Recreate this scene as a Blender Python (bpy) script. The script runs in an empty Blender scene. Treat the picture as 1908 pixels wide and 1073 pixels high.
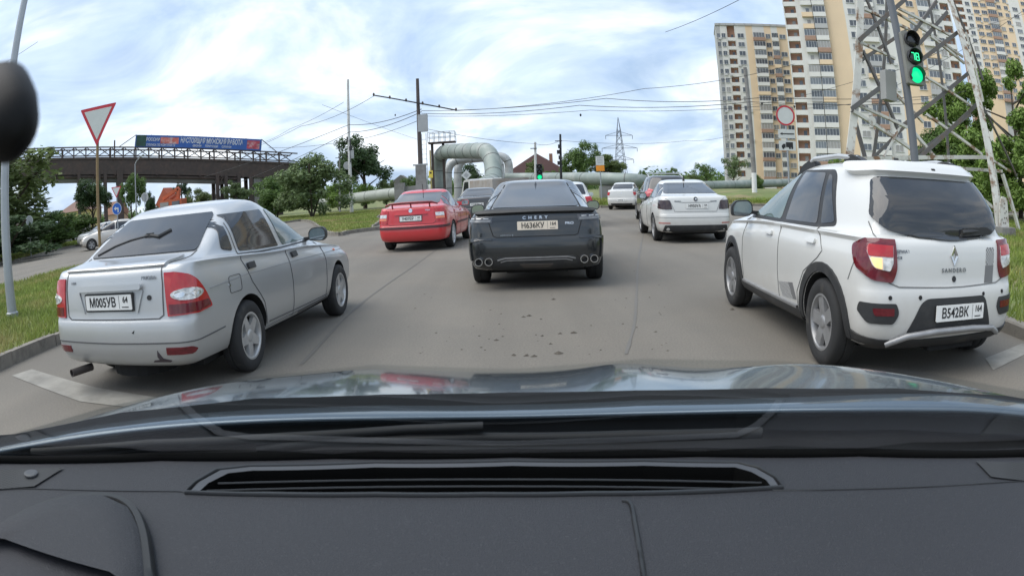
import bpy, bmesh, math, random
import numpy as np
from mathutils import Vector, Matrix
from mathutils.bvhtree import BVHTree

R = math.radians
scene = bpy.context.scene
COL = scene.collection

# ------------------------------------------------------------------ camera: a wide dash-camera lens
F, K, PITCH, ROLL, CAMH = 1269.0, -0.13, R(8.3), R(2.5), 1.32     # focal length in px of the 1908 px frame
cam = bpy.data.cameras.new('dash_camera')
cam_o = bpy.data.objects.new('dash_camera', cam); COL.objects.link(cam_o)
cam_o.location = (0, 0, CAMH)
cam_o.rotation_euler = (Matrix.Rotation(R(90) - PITCH, 3, 'X') @ Matrix.Rotation(-ROLL, 3, 'Z')).to_euler()
cam.type = 'PANO'; cam.panorama_type = 'FISHEYE_LENS_POLYNOMIAL'
cam.sensor_width = 36; cam.lens = 36 * F / 1908
cam.fisheye_fov = R(170)
cam.fisheye_polynomial_k0 = 0.0
cam.fisheye_polynomial_k1 = -4.07104752e-02
cam.fisheye_polynomial_k2 = -3.74049272e-04
cam.fisheye_polynomial_k3 = 3.01131583e-05
cam.fisheye_polynomial_k4 = -1.39522130e-06
cam.clip_start = 0.02; cam.clip_end = 5000
cam.dof.use_dof = True; cam.dof.focus_distance = 11.0; cam.dof.aperture_fstop = 12.0
scene.camera = cam_o

# ------------------------------------------------------------------ sky, sun, exposure
SUN_EL, SUN_AZ = R(58), R(256)          # azimuth clockwise from +Y (ahead)
w = bpy.data.worlds.new('World'); scene.world = w; w.use_nodes = True
nt = w.node_tree; nt.nodes.clear()
def N(t, ty, **kw):
    n = t.nodes.new(ty)
    for k, v in kw.items(): setattr(n, k, v)
    return n
out = N(nt, 'ShaderNodeOutputWorld'); bg = N(nt, 'ShaderNodeBackground')
sky = N(nt, 'ShaderNodeTexSky', sky_type='NISHITA', sun_disc=False, sun_elevation=SUN_EL, sun_rotation=SUN_AZ)
sky.air_density = 1.2; sky.dust_density = 2.0
tc = N(nt, 'ShaderNodeTexCoord'); sep = N(nt, 'ShaderNodeSeparateXYZ')
nt.links.new(tc.outputs['Generated'], sep.inputs[0])
def M_(t, op, a, b=None, clamp=False):
    n = N(t, 'ShaderNodeMath', operation=op, use_clamp=clamp)
    for i, v in enumerate((a, b)):
        if v is None: continue
        if isinstance(v, (int, float)): n.inputs[i].default_value = v
        else: t.links.new(v, n.inputs[i])
    return n.outputs[0]
zz = M_(nt, 'ADD', M_(nt, 'MAXIMUM', sep.outputs[2], 0.0), 0.34)
comb = N(nt, 'ShaderNodeCombineXYZ')
nt.links.new(M_(nt, 'DIVIDE', sep.outputs[0], zz), comb.inputs[0])
nt.links.new(M_(nt, 'DIVIDE', sep.outputs[1], zz), comb.inputs[1])
n1 = N(nt, 'ShaderNodeTexNoise'); n1.inputs['Scale'].default_value = 1.7; n1.inputs['Detail'].default_value = 8; n1.inputs['Roughness'].default_value = 0.56
n1.inputs['Distortion'].default_value = 0.6
n2 = N(nt, 'ShaderNodeTexNoise'); n2.inputs['Scale'].default_value = 4.0; n2.inputs['Detail'].default_value = 6
nt.links.new(comb.outputs[0], n1.inputs['Vector']); nt.links.new(comb.outputs[0], n2.inputs['Vector'])
cr = N(nt, 'ShaderNodeValToRGB')
cr.color_ramp.elements[0].position = 0.38; cr.color_ramp.elements[0].color = (0.27, 0.36, 0.50, 1)
cr.color_ramp.elements[1].position = 0.62; cr.color_ramp.elements[1].color = (0.66, 0.685, 0.72, 1)
e = cr.color_ramp.elements.new(0.50); e.color = (0.41, 0.49, 0.60, 1)
nt.links.new(n1.outputs['Fac'], cr.inputs[0])
cr2 = N(nt, 'ShaderNodeValToRGB')
cr2.color_ramp.elements[0].position = 0.3; cr2.color_ramp.elements[0].color = (0.86, 0.88, 0.90, 1)
cr2.color_ramp.elements[1].position = 0.7; cr2.color_ramp.elements[1].color = (1.1, 1.1, 1.1, 1)
nt.links.new(n2.outputs['Fac'], cr2.inputs[0])
mul = N(nt, 'ShaderNodeMix', data_type='RGBA', blend_type='MULTIPLY'); mul.inputs[0].default_value = 1
nt.links.new(cr.outputs[0], mul.inputs[6]); nt.links.new(cr2.outputs[0], mul.inputs[7])
skyb = N(nt, 'ShaderNodeMix', data_type='RGBA', blend_type='MULTIPLY'); skyb.inputs[0].default_value = 1
nt.links.new(sky.outputs[0], skyb.inputs[6]); skyb.inputs[7].default_value = (0.1, 0.1, 0.1, 1)
mix = N(nt, 'ShaderNodeMix', data_type='RGBA'); mix.inputs[0].default_value = 0.86     # a nearly closed cloud deck over the clear sky
nt.links.new(skyb.outputs[2], mix.inputs[6]); nt.links.new(mul.outputs[2], mix.inputs[7])
nt.links.new(mix.outputs[2], bg.inputs[0]); bg.inputs[1].default_value = 1.0
nt.links.new(bg.outputs[0], out.inputs[0])

sun = bpy.data.lights.new('sun', 'SUN'); sun.energy = 1.5; sun.angle = R(65); sun.color = (1.0, 0.95, 0.88)
sun_o = bpy.data.objects.new('sun', sun); COL.objects.link(sun_o)
sun_o.rotation_euler = (R(90) - SUN_EL, 0, -SUN_AZ + math.pi)
sun_o.location = (0, 0, 60)
vs = scene.view_settings
vs.view_transform = 'Standard'; vs.look = 'None'; vs.exposure = 0.97; vs.gamma = 1.0; vs.use_curve_mapping = False
scene.cycles.max_bounces = 6; scene.cycles.transparent_max_bounces = 12

# ------------------------------------------------------------------ where things stand: picture direction -> place
def ray(px, py):
    dx, dy = px - 954.0, 536.5 - py
    r = math.hypot(dx, dy) / F; ph = math.atan2(dy, dx) - ROLL
    th = r
    for _ in range(12): th = r - K * th ** 3
    xc, zc, yc = math.sin(th) * math.cos(ph), math.sin(th) * math.sin(ph), math.cos(th)
    cp, sp = math.cos(PITCH), math.sin(PITCH)
    return Vector((xc, yc * cp + zc * sp, -yc * sp + zc * cp))
def at(px, py, Y):
    d = ray(px, py); return Vector((0, 0, CAMH)) + d * (Y / d.y)
def gnd(px, py, z=0.0):
    d = ray(px, py); return Vector((0, 0, CAMH)) + d * ((z - CAMH) / d.z)
def atx(px, py, X):
    d = ray(px, py); return Vector((0, 0, CAMH)) + d * (X / d.x)

# ------------------------------------------------------------------ materials
MATS = {}
def pm(name, col, rough=0.6, metal=0.0, coat=0.0, var=0.12, scale=3.0, bump=0.0, bscale=40.0, spec=0.5, emit=None, es=0.0, col2=None, c2pos=0.55, c2w=0.1, c2scale=6.0, detail=6, island=0.0, stretch=None, trans=0.0):
    """principled material with procedural tone variation, optional second colour in patches, optional fine relief"""
    if name in MATS: return MATS[name]
    m = bpy.data.materials.new(name); m.use_nodes = True; MATS[name] = m
    t = m.node_tree; b = t.nodes['Principled BSDF']
    b.inputs['Roughness'].default_value = rough; b.inputs['Metallic'].default_value = metal
    b.inputs['Coat Weight'].default_value = coat; b.inputs['Coat Roughness'].default_value = 0.06
    b.inputs['Specular IOR Level'].default_value = spec
    tcn = N(t, 'ShaderNodeTexCoord'); vec = tcn.outputs['Object']
    if stretch:
        mp = N(t, 'ShaderNodeMapping'); mp.inputs['Scale'].default_value = stretch
        t.links.new(vec, mp.inputs[0]); vec = mp.outputs[0]
    nz = N(t, 'ShaderNodeTexNoise'); nz.inputs['Scale'].default_value = scale; nz.inputs['Detail'].default_value = detail
    t.links.new(vec, nz.inputs['Vector'])
    c = (*col, 1)
    base = None
    if col2 is not None:
        nz2 = N(t, 'ShaderNodeTexNoise'); nz2.inputs['Scale'].default_value = c2scale; nz2.inputs['Detail'].default_value = 8; nz2.inputs['Roughness'].default_value = 0.65
        t.links.new(vec, nz2.inputs['Vector'])
        rp = N(t, 'ShaderNodeValToRGB'); rp.color_ramp.elements[0].position = c2pos - c2w; rp.color_ramp.elements[1].position = c2pos + c2w
        t.links.new(nz2.outputs['Fac'], rp.inputs[0])
        mx = N(t, 'ShaderNodeMix', data_type='RGBA'); mx.inputs[6].default_value = c; mx.inputs[7].default_value = (*col2, 1)
        t.links.new(rp.outputs[0], mx.inputs[0]); base = mx.outputs[2]
    fac = M_(t, 'ADD', M_(t, 'MULTIPLY', M_(t, 'SUBTRACT', nz.outputs['Fac'], 0.5), var * 3.2), 1.0)
    if island:
        g = N(t, 'ShaderNodeNewGeometry')
        fac = M_(t, 'MULTIPLY', fac, M_(t, 'ADD', M_(t, 'MULTIPLY', g.outputs['Random Per Island'], island), 1.0 - island * 0.5))
    mm = N(t, 'ShaderNodeVectorMath', operation='SCALE')
    if base is not None: t.links.new(base, mm.inputs[0])
    else: mm.inputs[0].default_value = col
    t.links.new(fac, mm.inputs['Scale'])
    t.links.new(mm.outputs[0], b.inputs['Base Color'])
    rr = M_(t, 'ADD', M_(t, 'MULTIPLY', M_(t, 'SUBTRACT', nz.outputs['Fac'], 0.5), 0.25 * min(1.0, rough * 2)), rough, True)
    t.links.new(rr, b.inputs['Roughness'])
    if bump:
        nb = N(t, 'ShaderNodeTexNoise'); nb.inputs['Scale'].default_value = bscale; nb.inputs['Detail'].default_value = 5
        t.links.new(vec, nb.inputs['Vector'])
        bn = N(t, 'ShaderNodeBump'); bn.inputs['Strength'].default_value = bump; bn.inputs['Distance'].default_value = 0.02
        t.links.new(nb.outputs['Fac'], bn.inputs['Height']); t.links.new(bn.outputs[0], b.inputs['Normal'])
    if emit is not None:
        b.inputs['Emission Color'].default_value = (*emit, 1); b.inputs['Emission Strength'].default_value = es
    if trans:
        tr = N(t, 'ShaderNodeBsdfTranslucent'); t.links.new(mm.outputs[0], tr.inputs[0])
        ms = N(t, 'ShaderNodeMixShader'); ms.inputs[0].default_value = trans
        o = t.nodes['Material Output']
        t.links.new(b.outputs[0], ms.inputs[1]); t.links.new(tr.outputs[0], ms.inputs[2]); t.links.new(ms.outputs[0], o.inputs[0])
    return m
def paint(name, col, metal=0.0, rough=0.3, dust=(0.30, 0.26, 0.21), amount=0.35):
    """car paint with clear coat and road dust: a film that thins out upward in ragged splashes"""
    if name in MATS: return MATS[name]
    m = pm(name, col, rough=rough, metal=metal, coat=0.8, var=0.03, scale=1.2)
    t = m.node_tree; b = t.nodes['Principled BSDF']
    src = b.inputs['Base Color'].links[0].from_socket
    tcn = N(t, 'ShaderNodeTexCoord'); sp = N(t, 'ShaderNodeSeparateXYZ'); t.links.new(tcn.outputs['Object'], sp.inputs[0])
    nz = N(t, 'ShaderNodeTexNoise'); nz.inputs['Scale'].default_value = 5.0; nz.inputs['Detail'].default_value = 9; nz.inputs['Roughness'].default_value = 0.7
    t.links.new(tcn.outputs['Object'], nz.inputs['Vector'])
    hgt = M_(t, 'SUBTRACT', 1.0, M_(t, 'DIVIDE', sp.outputs[2], 0.85), True)
    f = M_(t, 'MULTIPLY', M_(t, 'MULTIPLY', hgt, M_(t, 'ADD', nz.outputs['Fac'], 0.1)), amount * 2.2, True)
    f2 = M_(t, 'ADD', f, M_(t, 'MULTIPLY', nz.outputs['Fac'], 0.06), True)
    mx = N(t, 'ShaderNodeMix', data_type='RGBA'); t.links.new(f2, mx.inputs[0]); t.links.new(src, mx.inputs[6]); mx.inputs[7].default_value = (*dust, 1)
    t.links.new(mx.outputs[2], b.inputs['Base Color'])
    t.links.new(M_(t, 'SUBTRACT', 0.85, f2, True), b.inputs['Coat Weight'])
    return m
def emission(name, col, s):
    if name in MATS: return MATS[name]
    m = pm(name, (0.02, 0.02, 0.02), rough=0.2, emit=col, es=s); return m

# ------------------------------------------------------------------ mesh helpers
class MB:
    """collects shapes; build() links them as ONE mesh object"""
    def __init__(s): s.v = []; s.f = []
    def add(s, vs, fs):
        o = len(s.v); s.v += [tuple(v) for v in vs]; s.f += [tuple(i + o for i in f) for f in fs]; return s
    def box(s, c, d, rot=None, taper=1.0):
        hx, hy, hz = d[0] / 2, d[1] / 2, d[2] / 2
        vs = [Vector((x * hx * (taper if z > 0 else 1), y * hy * (taper if z > 0 else 1), z * hz)) for z in (-1, 1) for y in (-1, 1) for x in (-1, 1)]
        if rot is not None: vs = [rot @ v for v in vs]
        return s.add([v + Vector(c) for v in vs], [(0, 2, 3, 1), (4, 5, 7, 6), (0, 1, 5, 4), (2, 6, 7, 3), (0, 4, 6, 2), (1, 3, 7, 5)])
    def beam(s, a, b, w, h=None, up=(0, 0, 1)):
        a, b = Vector(a), Vector(b); d = (b - a); L = d.length; d.normalize()
        u = Vector(up)
        if abs(d.dot(u)) > 0.98: u = Vector((0, 1, 0))
        x = d.cross(u).normalized(); z = x.cross(d)
        m = Matrix((x, d, z)).transposed()
        return s.box((a + b) / 2, (w, L, h or w), m)
    def angle(s, a, b, w, th, up=(0, 0, 1), flip=1):
        """rolled angle section from a to b"""
        a, b = Vector(a), Vector(b); d = (b - a).normalized(); u = Vector(up)
        if abs(d.dot(u)) > 0.98: u = Vector((0, 1, 0))
        x = d.cross(u).normalized(); z = x.cross(d)
        s.beam(a + x * (w / 2 * flip), b + x * (w / 2 * flip), w, th, up)
        s.beam(a + z * (w / 2 + th * .5 + .001), b + z * (w / 2 + th * .5 + .001), th, w, up); return s
    def tube(s, pts, r, n=8, cap=True, closed=False):
        pts = [Vector(p) for p in pts]; rs = r if isinstance(r, (list, tuple)) else [r] * len(pts)
        o = len(s.v); k = len(pts); up = None
        for i, p in enumerate(pts):
            a = pts[i - 1] if (i > 0 or closed) else p; b = pts[(i + 1) % k] if (i < k - 1 or closed) else p
            d = (b - a).normalized()
            if up is None:
                up = Vector((0, 0, 1)) if abs(d.z) < 0.95 else Vector((0, 1, 0))
            x = d.cross(up)
            if x.length < 1e-5: x = d.cross(Vector((1, 0, 0)))
            x.normalize(); up = x.cross(d).normalized()
            for j in range(n):
                t = 2 * math.pi * j / n; s.v.append(tuple(p + (x * math.cos(t) + up * math.sin(t)) * rs[i]))
        for i in range(k if closed else k - 1):
            for j in range(n):
                i2 = (i + 1) % k
                s.f.append((o + i * n + j, o + i * n + (j + 1) % n, o + i2 * n + (j + 1) % n, o + i2 * n + j))
        if cap and not closed:
            s.f.append(tuple(o + j for j in range(n))[::-1]); s.f.append(tuple(o + (k - 1) * n + j for j in range(n)))
        return s
    def lathe(s, prof, n=24, axis='Z', c=(0, 0, 0), closed=False):
        """prof: (radius, height) list"""
        o = len(s.v); k = len(prof)
        for (r, h) in prof:
            for j in range(n):
                t = 2 * math.pi * j / n; a, b = r * math.cos(t), r * math.sin(t)
                p = (a, b, h) if axis == 'Z' else ((h, a, b) if axis == 'X' else (a, h, b))
                s.v.append((p[0] + c[0], p[1] + c[1], p[2] + c[2]))
        for i in range(k if closed else k - 1):
            i2 = (i + 1) % k
            for j in range(n): s.f.append((o + i * n + j, o + i * n + (j + 1) % n, o + i2 * n + (j + 1) % n, o + i2 * n + j))
        if not closed:
            s.f.append(tuple(o + j for j in range(n))[::-1]); s.f.append(tuple(o + (k - 1) * n + j for j in range(n)))
        return s
    def prism(s, poly, d0, d1, plane='XZ', m=None):
        """extrude a flat outline between two depths"""
        n = len(poly)
        def P(a, b, d): return Vector((a, d, b)) if plane == 'XZ' else (Vector((d, a, b)) if plane == 'YZ' else Vector((a, b, d)))
        vs = [P(a, b, d0) for a, b in poly] + [P(a, b, d1) for a, b in poly]
        if m is not None: vs = [m @ v for v in vs]
        return s.add(vs, [tuple(range(n)), tuple(range(2 * n - 1, n - 1, -1))] + [(i, i + n, (i + 1) % n + n, (i + 1) % n) for i in range(n)])
    def mesh(s, name, smooth=None, fix=True):
        me = bpy.data.meshes.new(name); me.from_pydata(s.v, [], s.f)
        if fix:
            bm = bmesh.new(); bm.from_mesh(me); bmesh.ops.recalc_face_normals(bm, faces=bm.faces); bm.to_mesh(me); bm.free()
        if smooth is not None:
            me.polygons.foreach_set('use_smooth', [True] * len(me.polygons)); me.set_sharp_from_angle(angle=R(smooth))
        return me
    def build(s, name, mat, parent=None, smooth=None, fix=True):
        return obj(name, s.mesh(name, smooth, fix), mat, parent)
def obj(name, me, mat, parent=None, loc=None, rot=None):
    if mat is not None and not len(me.materials):
        for m in (mat if isinstance(mat, (list, tuple)) else [mat]): me.materials.append(m)
    o = bpy.data.objects.new(name, me); COL.objects.link(o)
    if parent is not None: o.parent = parent
    if loc is not None: o.location = loc
    if rot is not None: o.rotation_euler = rot
    return o
def tag(o, label, cat=None, group=None, kind=None):
    if label: o['label'] = label
    if cat: o['category'] = cat
    if group: o['group'] = group
    if kind: o['kind'] = kind
    return o
def thing(name, label, cat, loc=(0, 0, 0), rz=0.0, group=None):
    o = bpy.data.objects.new(name, None); COL.objects.link(o); o.empty_display_size = 0.2
    o.location = loc; o.rotation_euler = (0, 0, rz)
    return tag(o, label, cat, group)
def struct(o, label=None): o['kind'] = 'structure'; return tag(o, label) if label else o
def text(name, s, size, mat, parent, loc, rot=(R(90), 0, 0), bold=0.0, sx=1.0, align='CENTER', depth=0.0015, spacing=1.0):
    c = bpy.data.curves.new(name, 'FONT'); c.body = s; c.size = size; c.align_x = align; c.align_y = 'CENTER'
    c.extrude = depth; c.offset = bold; c.resolution_u = 3; c.space_character = spacing; c.materials.append(mat)
    o = bpy.data.objects.new(name, c); COL.objects.link(o); o.parent = parent; o.location = loc; o.rotation_euler = rot; o.scale = (sx, 1, 1)
    return o
def rnd(poly, r, n=4):
    """round the corners of a flat outline"""
    o = []; k = len(poly)
    for i in range(k):
        p = Vector(poly[i]); a = Vector(poly[i - 1]) - p; b = Vector(poly[(i + 1) % k]) - p
        rr = min(r, a.length * 0.45, b.length * 0.45); a.normalize(); b.normalize()
        p0, p1 = p + a * rr, p + b * rr
        for j in range(n + 1):
            t = j / n; o.append(tuple((1 - t) ** 2 * p0 + 2 * t * (1 - t) * p + t * t * p1))
    return o
def ell(ca, cb, ra, rb, n=20): return [(ca + ra * math.cos(2 * math.pi * i / n), cb + rb * math.sin(2 * math.pi * i / n)) for i in range(n)]
def rect(a0, b0, a1, b1): return [(a0, b0), (a1, b0), (a1, b1), (a0, b1)]
# ------------------------------------------------------------------ cars
GLASS = pm('tinted_glass', (0.025, 0.027, 0.03), rough=0.06, spec=0.6, coat=0.3, var=0.05)
GLASS_LT = pm('clear_green_glass', (0.10, 0.135, 0.125), rough=0.05, spec=0.6, var=0.25, scale=2.0)
RUBBER = pm('tyre_rubber', (0.022, 0.022, 0.022), rough=0.85, var=0.25, scale=9, col2=(0.07, 0.065, 0.055), c2pos=0.66, c2scale=7)
PLASTIC = pm('black_plastic', (0.025, 0.026, 0.027), rough=0.55, var=0.15, scale=8, col2=(0.055, 0.052, 0.047), c2pos=0.62, c2scale=4)
SEAM = pm('panel_gap', (0.012, 0.012, 0.012), rough=0.8); SEAM_S = pm('panel_gap_silver', (0.09, 0.09, 0.09), rough=0.8); SEAM_W = pm('panel_gap_white', (0.16, 0.16, 0.155), rough=0.8)
ALLOY = pm('alloy', (0.50, 0.50, 0.49), rough=0.35, metal=0.55, var=0.15, scale=12)
ALLOY_DK = pm('grey_alloy', (0.30, 0.30, 0.30), rough=0.4, metal=0.5, var=0.2, scale=12)
CHROME = pm('chrome', (0.65, 0.66, 0.67), rough=0.15, metal=1.0, var=0.05)
RED_L = pm('red_lens', (0.42, 0.012, 0.016), rough=0.12, coat=0.6, var=0.14, scale=22, detail=2)
RED_DK = pm('dark_red_lens', (0.12, 0.006, 0.012), rough=0.12, coat=0.6, var=0.3, scale=28, detail=2)
CLEAR_L = pm('clear_lens', (0.62, 0.62, 0.60), rough=0.12, coat=0.6, var=0.5, scale=34, detail=3, metal=0.3)
AMBER_ON = pm('lit_amber_lens', (0.8, 0.5, 0.25), rough=0.2, emit=(1.0, 0.55, 0.18), es=0.55, var=0.3, scale=25)
SMOKE_L = pm('smoked_lens', (0.03, 0.012, 0.014), rough=0.08, coat=0.6, var=0.3, scale=20)
PLATE = pm('plate_white', (0.74, 0.74, 0.71), rough=0.45, var=0.08, scale=9, col2=(0.5, 0.47, 0.42), c2pos=0.72, c2scale=9)
PLATE_BEIGE = pm('plate_cream', (0.78, 0.68, 0.55), rough=0.45, var=0.08, scale=9)
INK = pm('plate_ink', (0.012, 0.012, 0.013), rough=0.5)
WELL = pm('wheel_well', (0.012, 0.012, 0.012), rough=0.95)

def car_rings(p):
    W, H, Lr, Lf, c = p['W'], p['H'], p['Lr'], p['Lf'], p.get('clr', 0.2)
    zb = p['zb']; dk = p['deck']; bm_ = p['belt']; hf = p['hood']; hb = p.get('hoodb', bm_)
    yb, yw, yr, yf = p['yb'], p['yw'], p['yr'], p['yf']
    wb, wt = p['wb'], p['wt']; zgb = p.get('zgb', dk + 0.01)
    prd = p.get('proud', 0.05)
    g = []
    def r(zr, zm, zf, y0, y1, w, cr=p.get('cr', 0.22), cf=0.3, br=0.08, bf=0.2, tr=0.05, tf=0.08): g.append((zr, zm, zf, y0, y1, w, cr, cf, br, bf, tr, tf))
    r(c, c, c, -Lr + .13, Lf - .2, W - .12)
    r(c + .03, c + .02, c + .03, -Lr + .05, Lf - .08, W - .05)
    r(c + .12, c + .10, c + .12, -Lr + .01, Lf - .02, W - .02)
    r((c + zb) / 2 + .02, (c + zb) / 2, (c + zb) / 2, -Lr, Lf, W - .005)
    r(zb - .03, zb - .04, zb - .05, -Lr + .008, Lf - .01, W)
    r(zb - .004, zb - .01, zb - .02, -Lr + .02, Lf - .03, W)
    r(zb + .012, zb + .01, zb, -Lr + prd, Lf - .05, W)
    zs = dk - p.get('sh', 0.14)
    r((zb + zs) / 2, (zb + bm_ - .1) / 2, (zb + hf - .08) / 2, -Lr + prd + .005, Lf - .08, W)
    r(zs, bm_ - .09, hf - .09, -Lr + prd + p.get('rk', .01), Lf - .12, W - .012)
    r(dk - .035, bm_ - .035, hf - .03, -Lr + prd + p.get('rk', .01) + .012, Lf - .2, W - .05)
    r(dk - .006, bm_ - .005, hf, -Lr + prd + p.get('rk', .01) + .05, Lf - .3, wb + .055, cr=.2)
    r(dk, bm_ + .002, hf + .01, -Lr + prd + p.get('rk', .01) + .085, Lf - .36, wb + .03, cr=.2)
    # greenhouse
    r(zgb, bm_ + .006, hb, yb, yw, wb + .012, cr=p.get('gcr', .16), cf=.25, br=p.get('bw', .10), bf=.22, tr=p.get('gt', .10), tf=.06)
    n = 4
    for i in range(1, n + 1):
        t = i / n; s = t * 0.93
        bul = 0.035 * math.sin(math.pi * t)
        z1 = H - .075
        r(zgb + (z1 - .03 - zgb) * t, bm_ + (z1 - bm_) * t, hb + (z1 - .02 - hb) * t,
          yb + (yr - yb) * s - bul * p.get('rb', 1.0), yw + (yf - yw) * s + bul, wb + (wt - wb) * t + bul * .6, cr=p.get('gcr', .15), cf=.22, br=.10, bf=.18, tr=p.get('gt', .10) * (1 - .3 * t), tf=.06)
    sp_ = yf - yr
    r(H - .052, H - .033, H - .048, yr + .02, yf - .02, wt - .045, cr=.15, cf=.2, br=.09, bf=.14, tr=.08, tf=.05)
    r(H - .028, H - .014, H - .026, yr + min(.13, sp_ * .14), yf - min(.12, sp_ * .14), wt - .13, cr=.15, cf=.2, br=.07, bf=.1, tr=.06, tf=.05)
    r(H - .022, H - .002, H - .018, yr + min(.30, sp_ * .27), yf - min(.28, sp_ * .27), wt - .28, cr=.12, cf=.15, br=.05, bf=.05, tr=.03, tf=.03)
    r(H - .012, H, H - .010, yr + min(.45, sp_ * .38), yf - min(.40, sp_ * .38), wt - .42, cr=.05, cf=.05, br=.02, bf=.02, tr=.01, tf=.01)
    return g
def ring_outline(g):
    zr, zm, zf, y0, y1, w, cr, cf, br, bf, tr, tf = g
    cr = min(cr, w * .5); cf = min(cf, w * .5)
    nR, nC, nS = 6, 5, 16
    pts = []
    wr, wf = w - tr, w - tf
    for i in range(nR):
        x = (wr - cr) * i / nR; pts.append((x, y0 + br * (x / w) ** 2))
    xe = wr - cr; ye = y0 + br * (xe / w) ** 2; ce = cr * 0.8
    for i in range(nC):
        t = (i) / nC * math.pi / 2
        pts.append((xe + cr * math.sin(t), ye + ce * (1 - math.cos(t))))
    ys0 = ye + ce; xf = wf - cf; yfe = y1 - bf * (xf / w) ** 2; ys1 = yfe - cf * .8
    if ys1 < ys0 + .02: ys0 = ys1 = (ys0 + ys1) / 2; ys0 -= .01; ys1 += .01
    ym = (ys0 + ys1) / 2; hl = max(1e-3, (ys1 - ys0) / 2)
    for i in range(nS + 1):
        y = ys0 + (ys1 - ys0) * i / nS; t = max(-1, min(1, (y - ym) / hl))
        x = w - (tr * (-t) ** 2.6 if t < 0 else tf * t ** 2.6); pts.append((x, y))
    for i in range(1, nC + 1):
        t = (1 - i / nC) * math.pi / 2
        pts.append((xf + cf * math.sin(t), yfe - cf * .8 * (1 - math.cos(t))))
    for i in range(1, nR + 1):
        x = xf * (1 - i / nR); pts.append((x, y1 - bf * (x / w) ** 2))
    full = []
    def zat(y):
        s = (y - y0) / max(1e-3, y1 - y0)
        if s < .5: u = s * 2; u = u * u * (3 - 2 * u) if abs(zm - zr) > .04 else u; return zr + (zm - zr) * u
        u = (s - .5) * 2; return zm + (zf - zm) * (u * u * .6 + u * .4)
    right = [(x, y, zat(y)) for x, y in pts]
    left = [(-x, y, z) for x, y, z in right[1:-1]][::-1]
    return right + left
class Car: pass
UNDER = []
def make_car(name, label, p, mat, loc, yaw, group=None):
    """yaw: degrees clockwise (to the right) from straight ahead; origin on the road under the middle of the rear axle"""
    root = thing(name, label, 'car', loc, -R(yaw), group)
    rings = [ring_outline(g) for g in car_rings(p)]
    n = len(rings[0]); vs = [v for r_ in rings for v in r_]; fs = []
    for i in range(len(rings) - 1):
        for j in range(n):
            j2 = (j + 1) % n; fs.append((i * n + j, i * n + j2, (i + 1) * n + j2, (i + 1) * n + j))
    def cap(o):
        q = []; h = n // 2                     # strip across the ring
        for j in range(h):
            a, b, c_, d = o + j, o + j + 1, o + (n - j - 1) % n, o + (n - j) % n
            q.append((a, b, c_, d) if j > 0 and j < h - 1 else ((a, b, c_) if j == 0 else (a, b, d)))
        return q
    fs += cap(0) + cap((len(rings) - 1) * n)
    me = bpy.data.meshes.new('body'); me.from_pydata(vs, [], fs)
    bm = bmesh.new(); bm.from_mesh(me); bmesh.ops.recalc_face_normals(bm, faces=bm.faces); bm.to_mesh(me); bm.free()
    tmp = bpy.data.objects.new('tmp', me); COL.objects.link(tmp)
    tmp.modifiers.new('s', 'SUBSURF').levels = 1
    dg = bpy.context.evaluated_depsgraph_get()
    ev = tmp.evaluated_get(dg); sm = bpy.data.meshes.new_from_object(ev)
    bvh = BVHTree.FromPolygons([v.co.copy() for v in sm.vertices], [tuple(q.vertices) for q in sm.polygons])
    # wheel arches
    wr = p['wr']; ar = wr + p.get('arch', .05); wz = wr - .005; cut = MB()
    for ya in (0.0, p['wb_len']):
        for sx in (-1, 1):
            x0, x1 = sx * (p['W'] - .30), sx * (p['W'] + .3)
            cut.lathe([(ar, x0), (ar, x1)], 40, 'X', (0, ya, wz))
    cm = cut.mesh('cut'); co = bpy.data.objects.new('cut', cm); COL.objects.link(co)
    bo = tmp.modifiers.new('b', 'BOOLEAN'); bo.object = co; bo.operation = 'DIFFERENCE'; bo.solver = 'EXACT'
    dg = bpy.context.evaluated_depsgraph_get(); ev = tmp.evaluated_get(dg)
    bmesh_ = bpy.data.meshes.new_from_object(ev); bmesh_.name = 'body'
    bpy.data.objects.remove(tmp); bpy.data.objects.remove(co)
    bmesh_.materials.clear(); bmesh_.materials.append(mat); bmesh_.materials.append(WELL)
    for q in bmesh_.polygons:
        q.use_smooth = True; c = q.center; q.material_index = 0
        for ya in (0.0, p['wb_len']):
            if all(abs(math.hypot(bmesh_.vertices[i].co.y - ya, bmesh_.vertices[i].co.z - wz) - ar) < .004 or (abs(abs(bmesh_.vertices[i].co.x) - (p['W'] - .30)) < .004 and math.hypot(bmesh_.vertices[i].co.y - ya, bmesh_.vertices[i].co.z - wz) < ar + .01) for i in q.vertices): q.material_index = 1
        if c.z < p.get('clr', .2) + .015: q.material_index = 1
    bmesh_.set_sharp_from_angle(angle=R(32))
    body = obj('body', bmesh_, None, root)
    C = Car(); C.root, C.body, C.bvh, C.p, C.mat = root, body, bvh, p, mat
    C.zm = p.get('zm')
    return C
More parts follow.
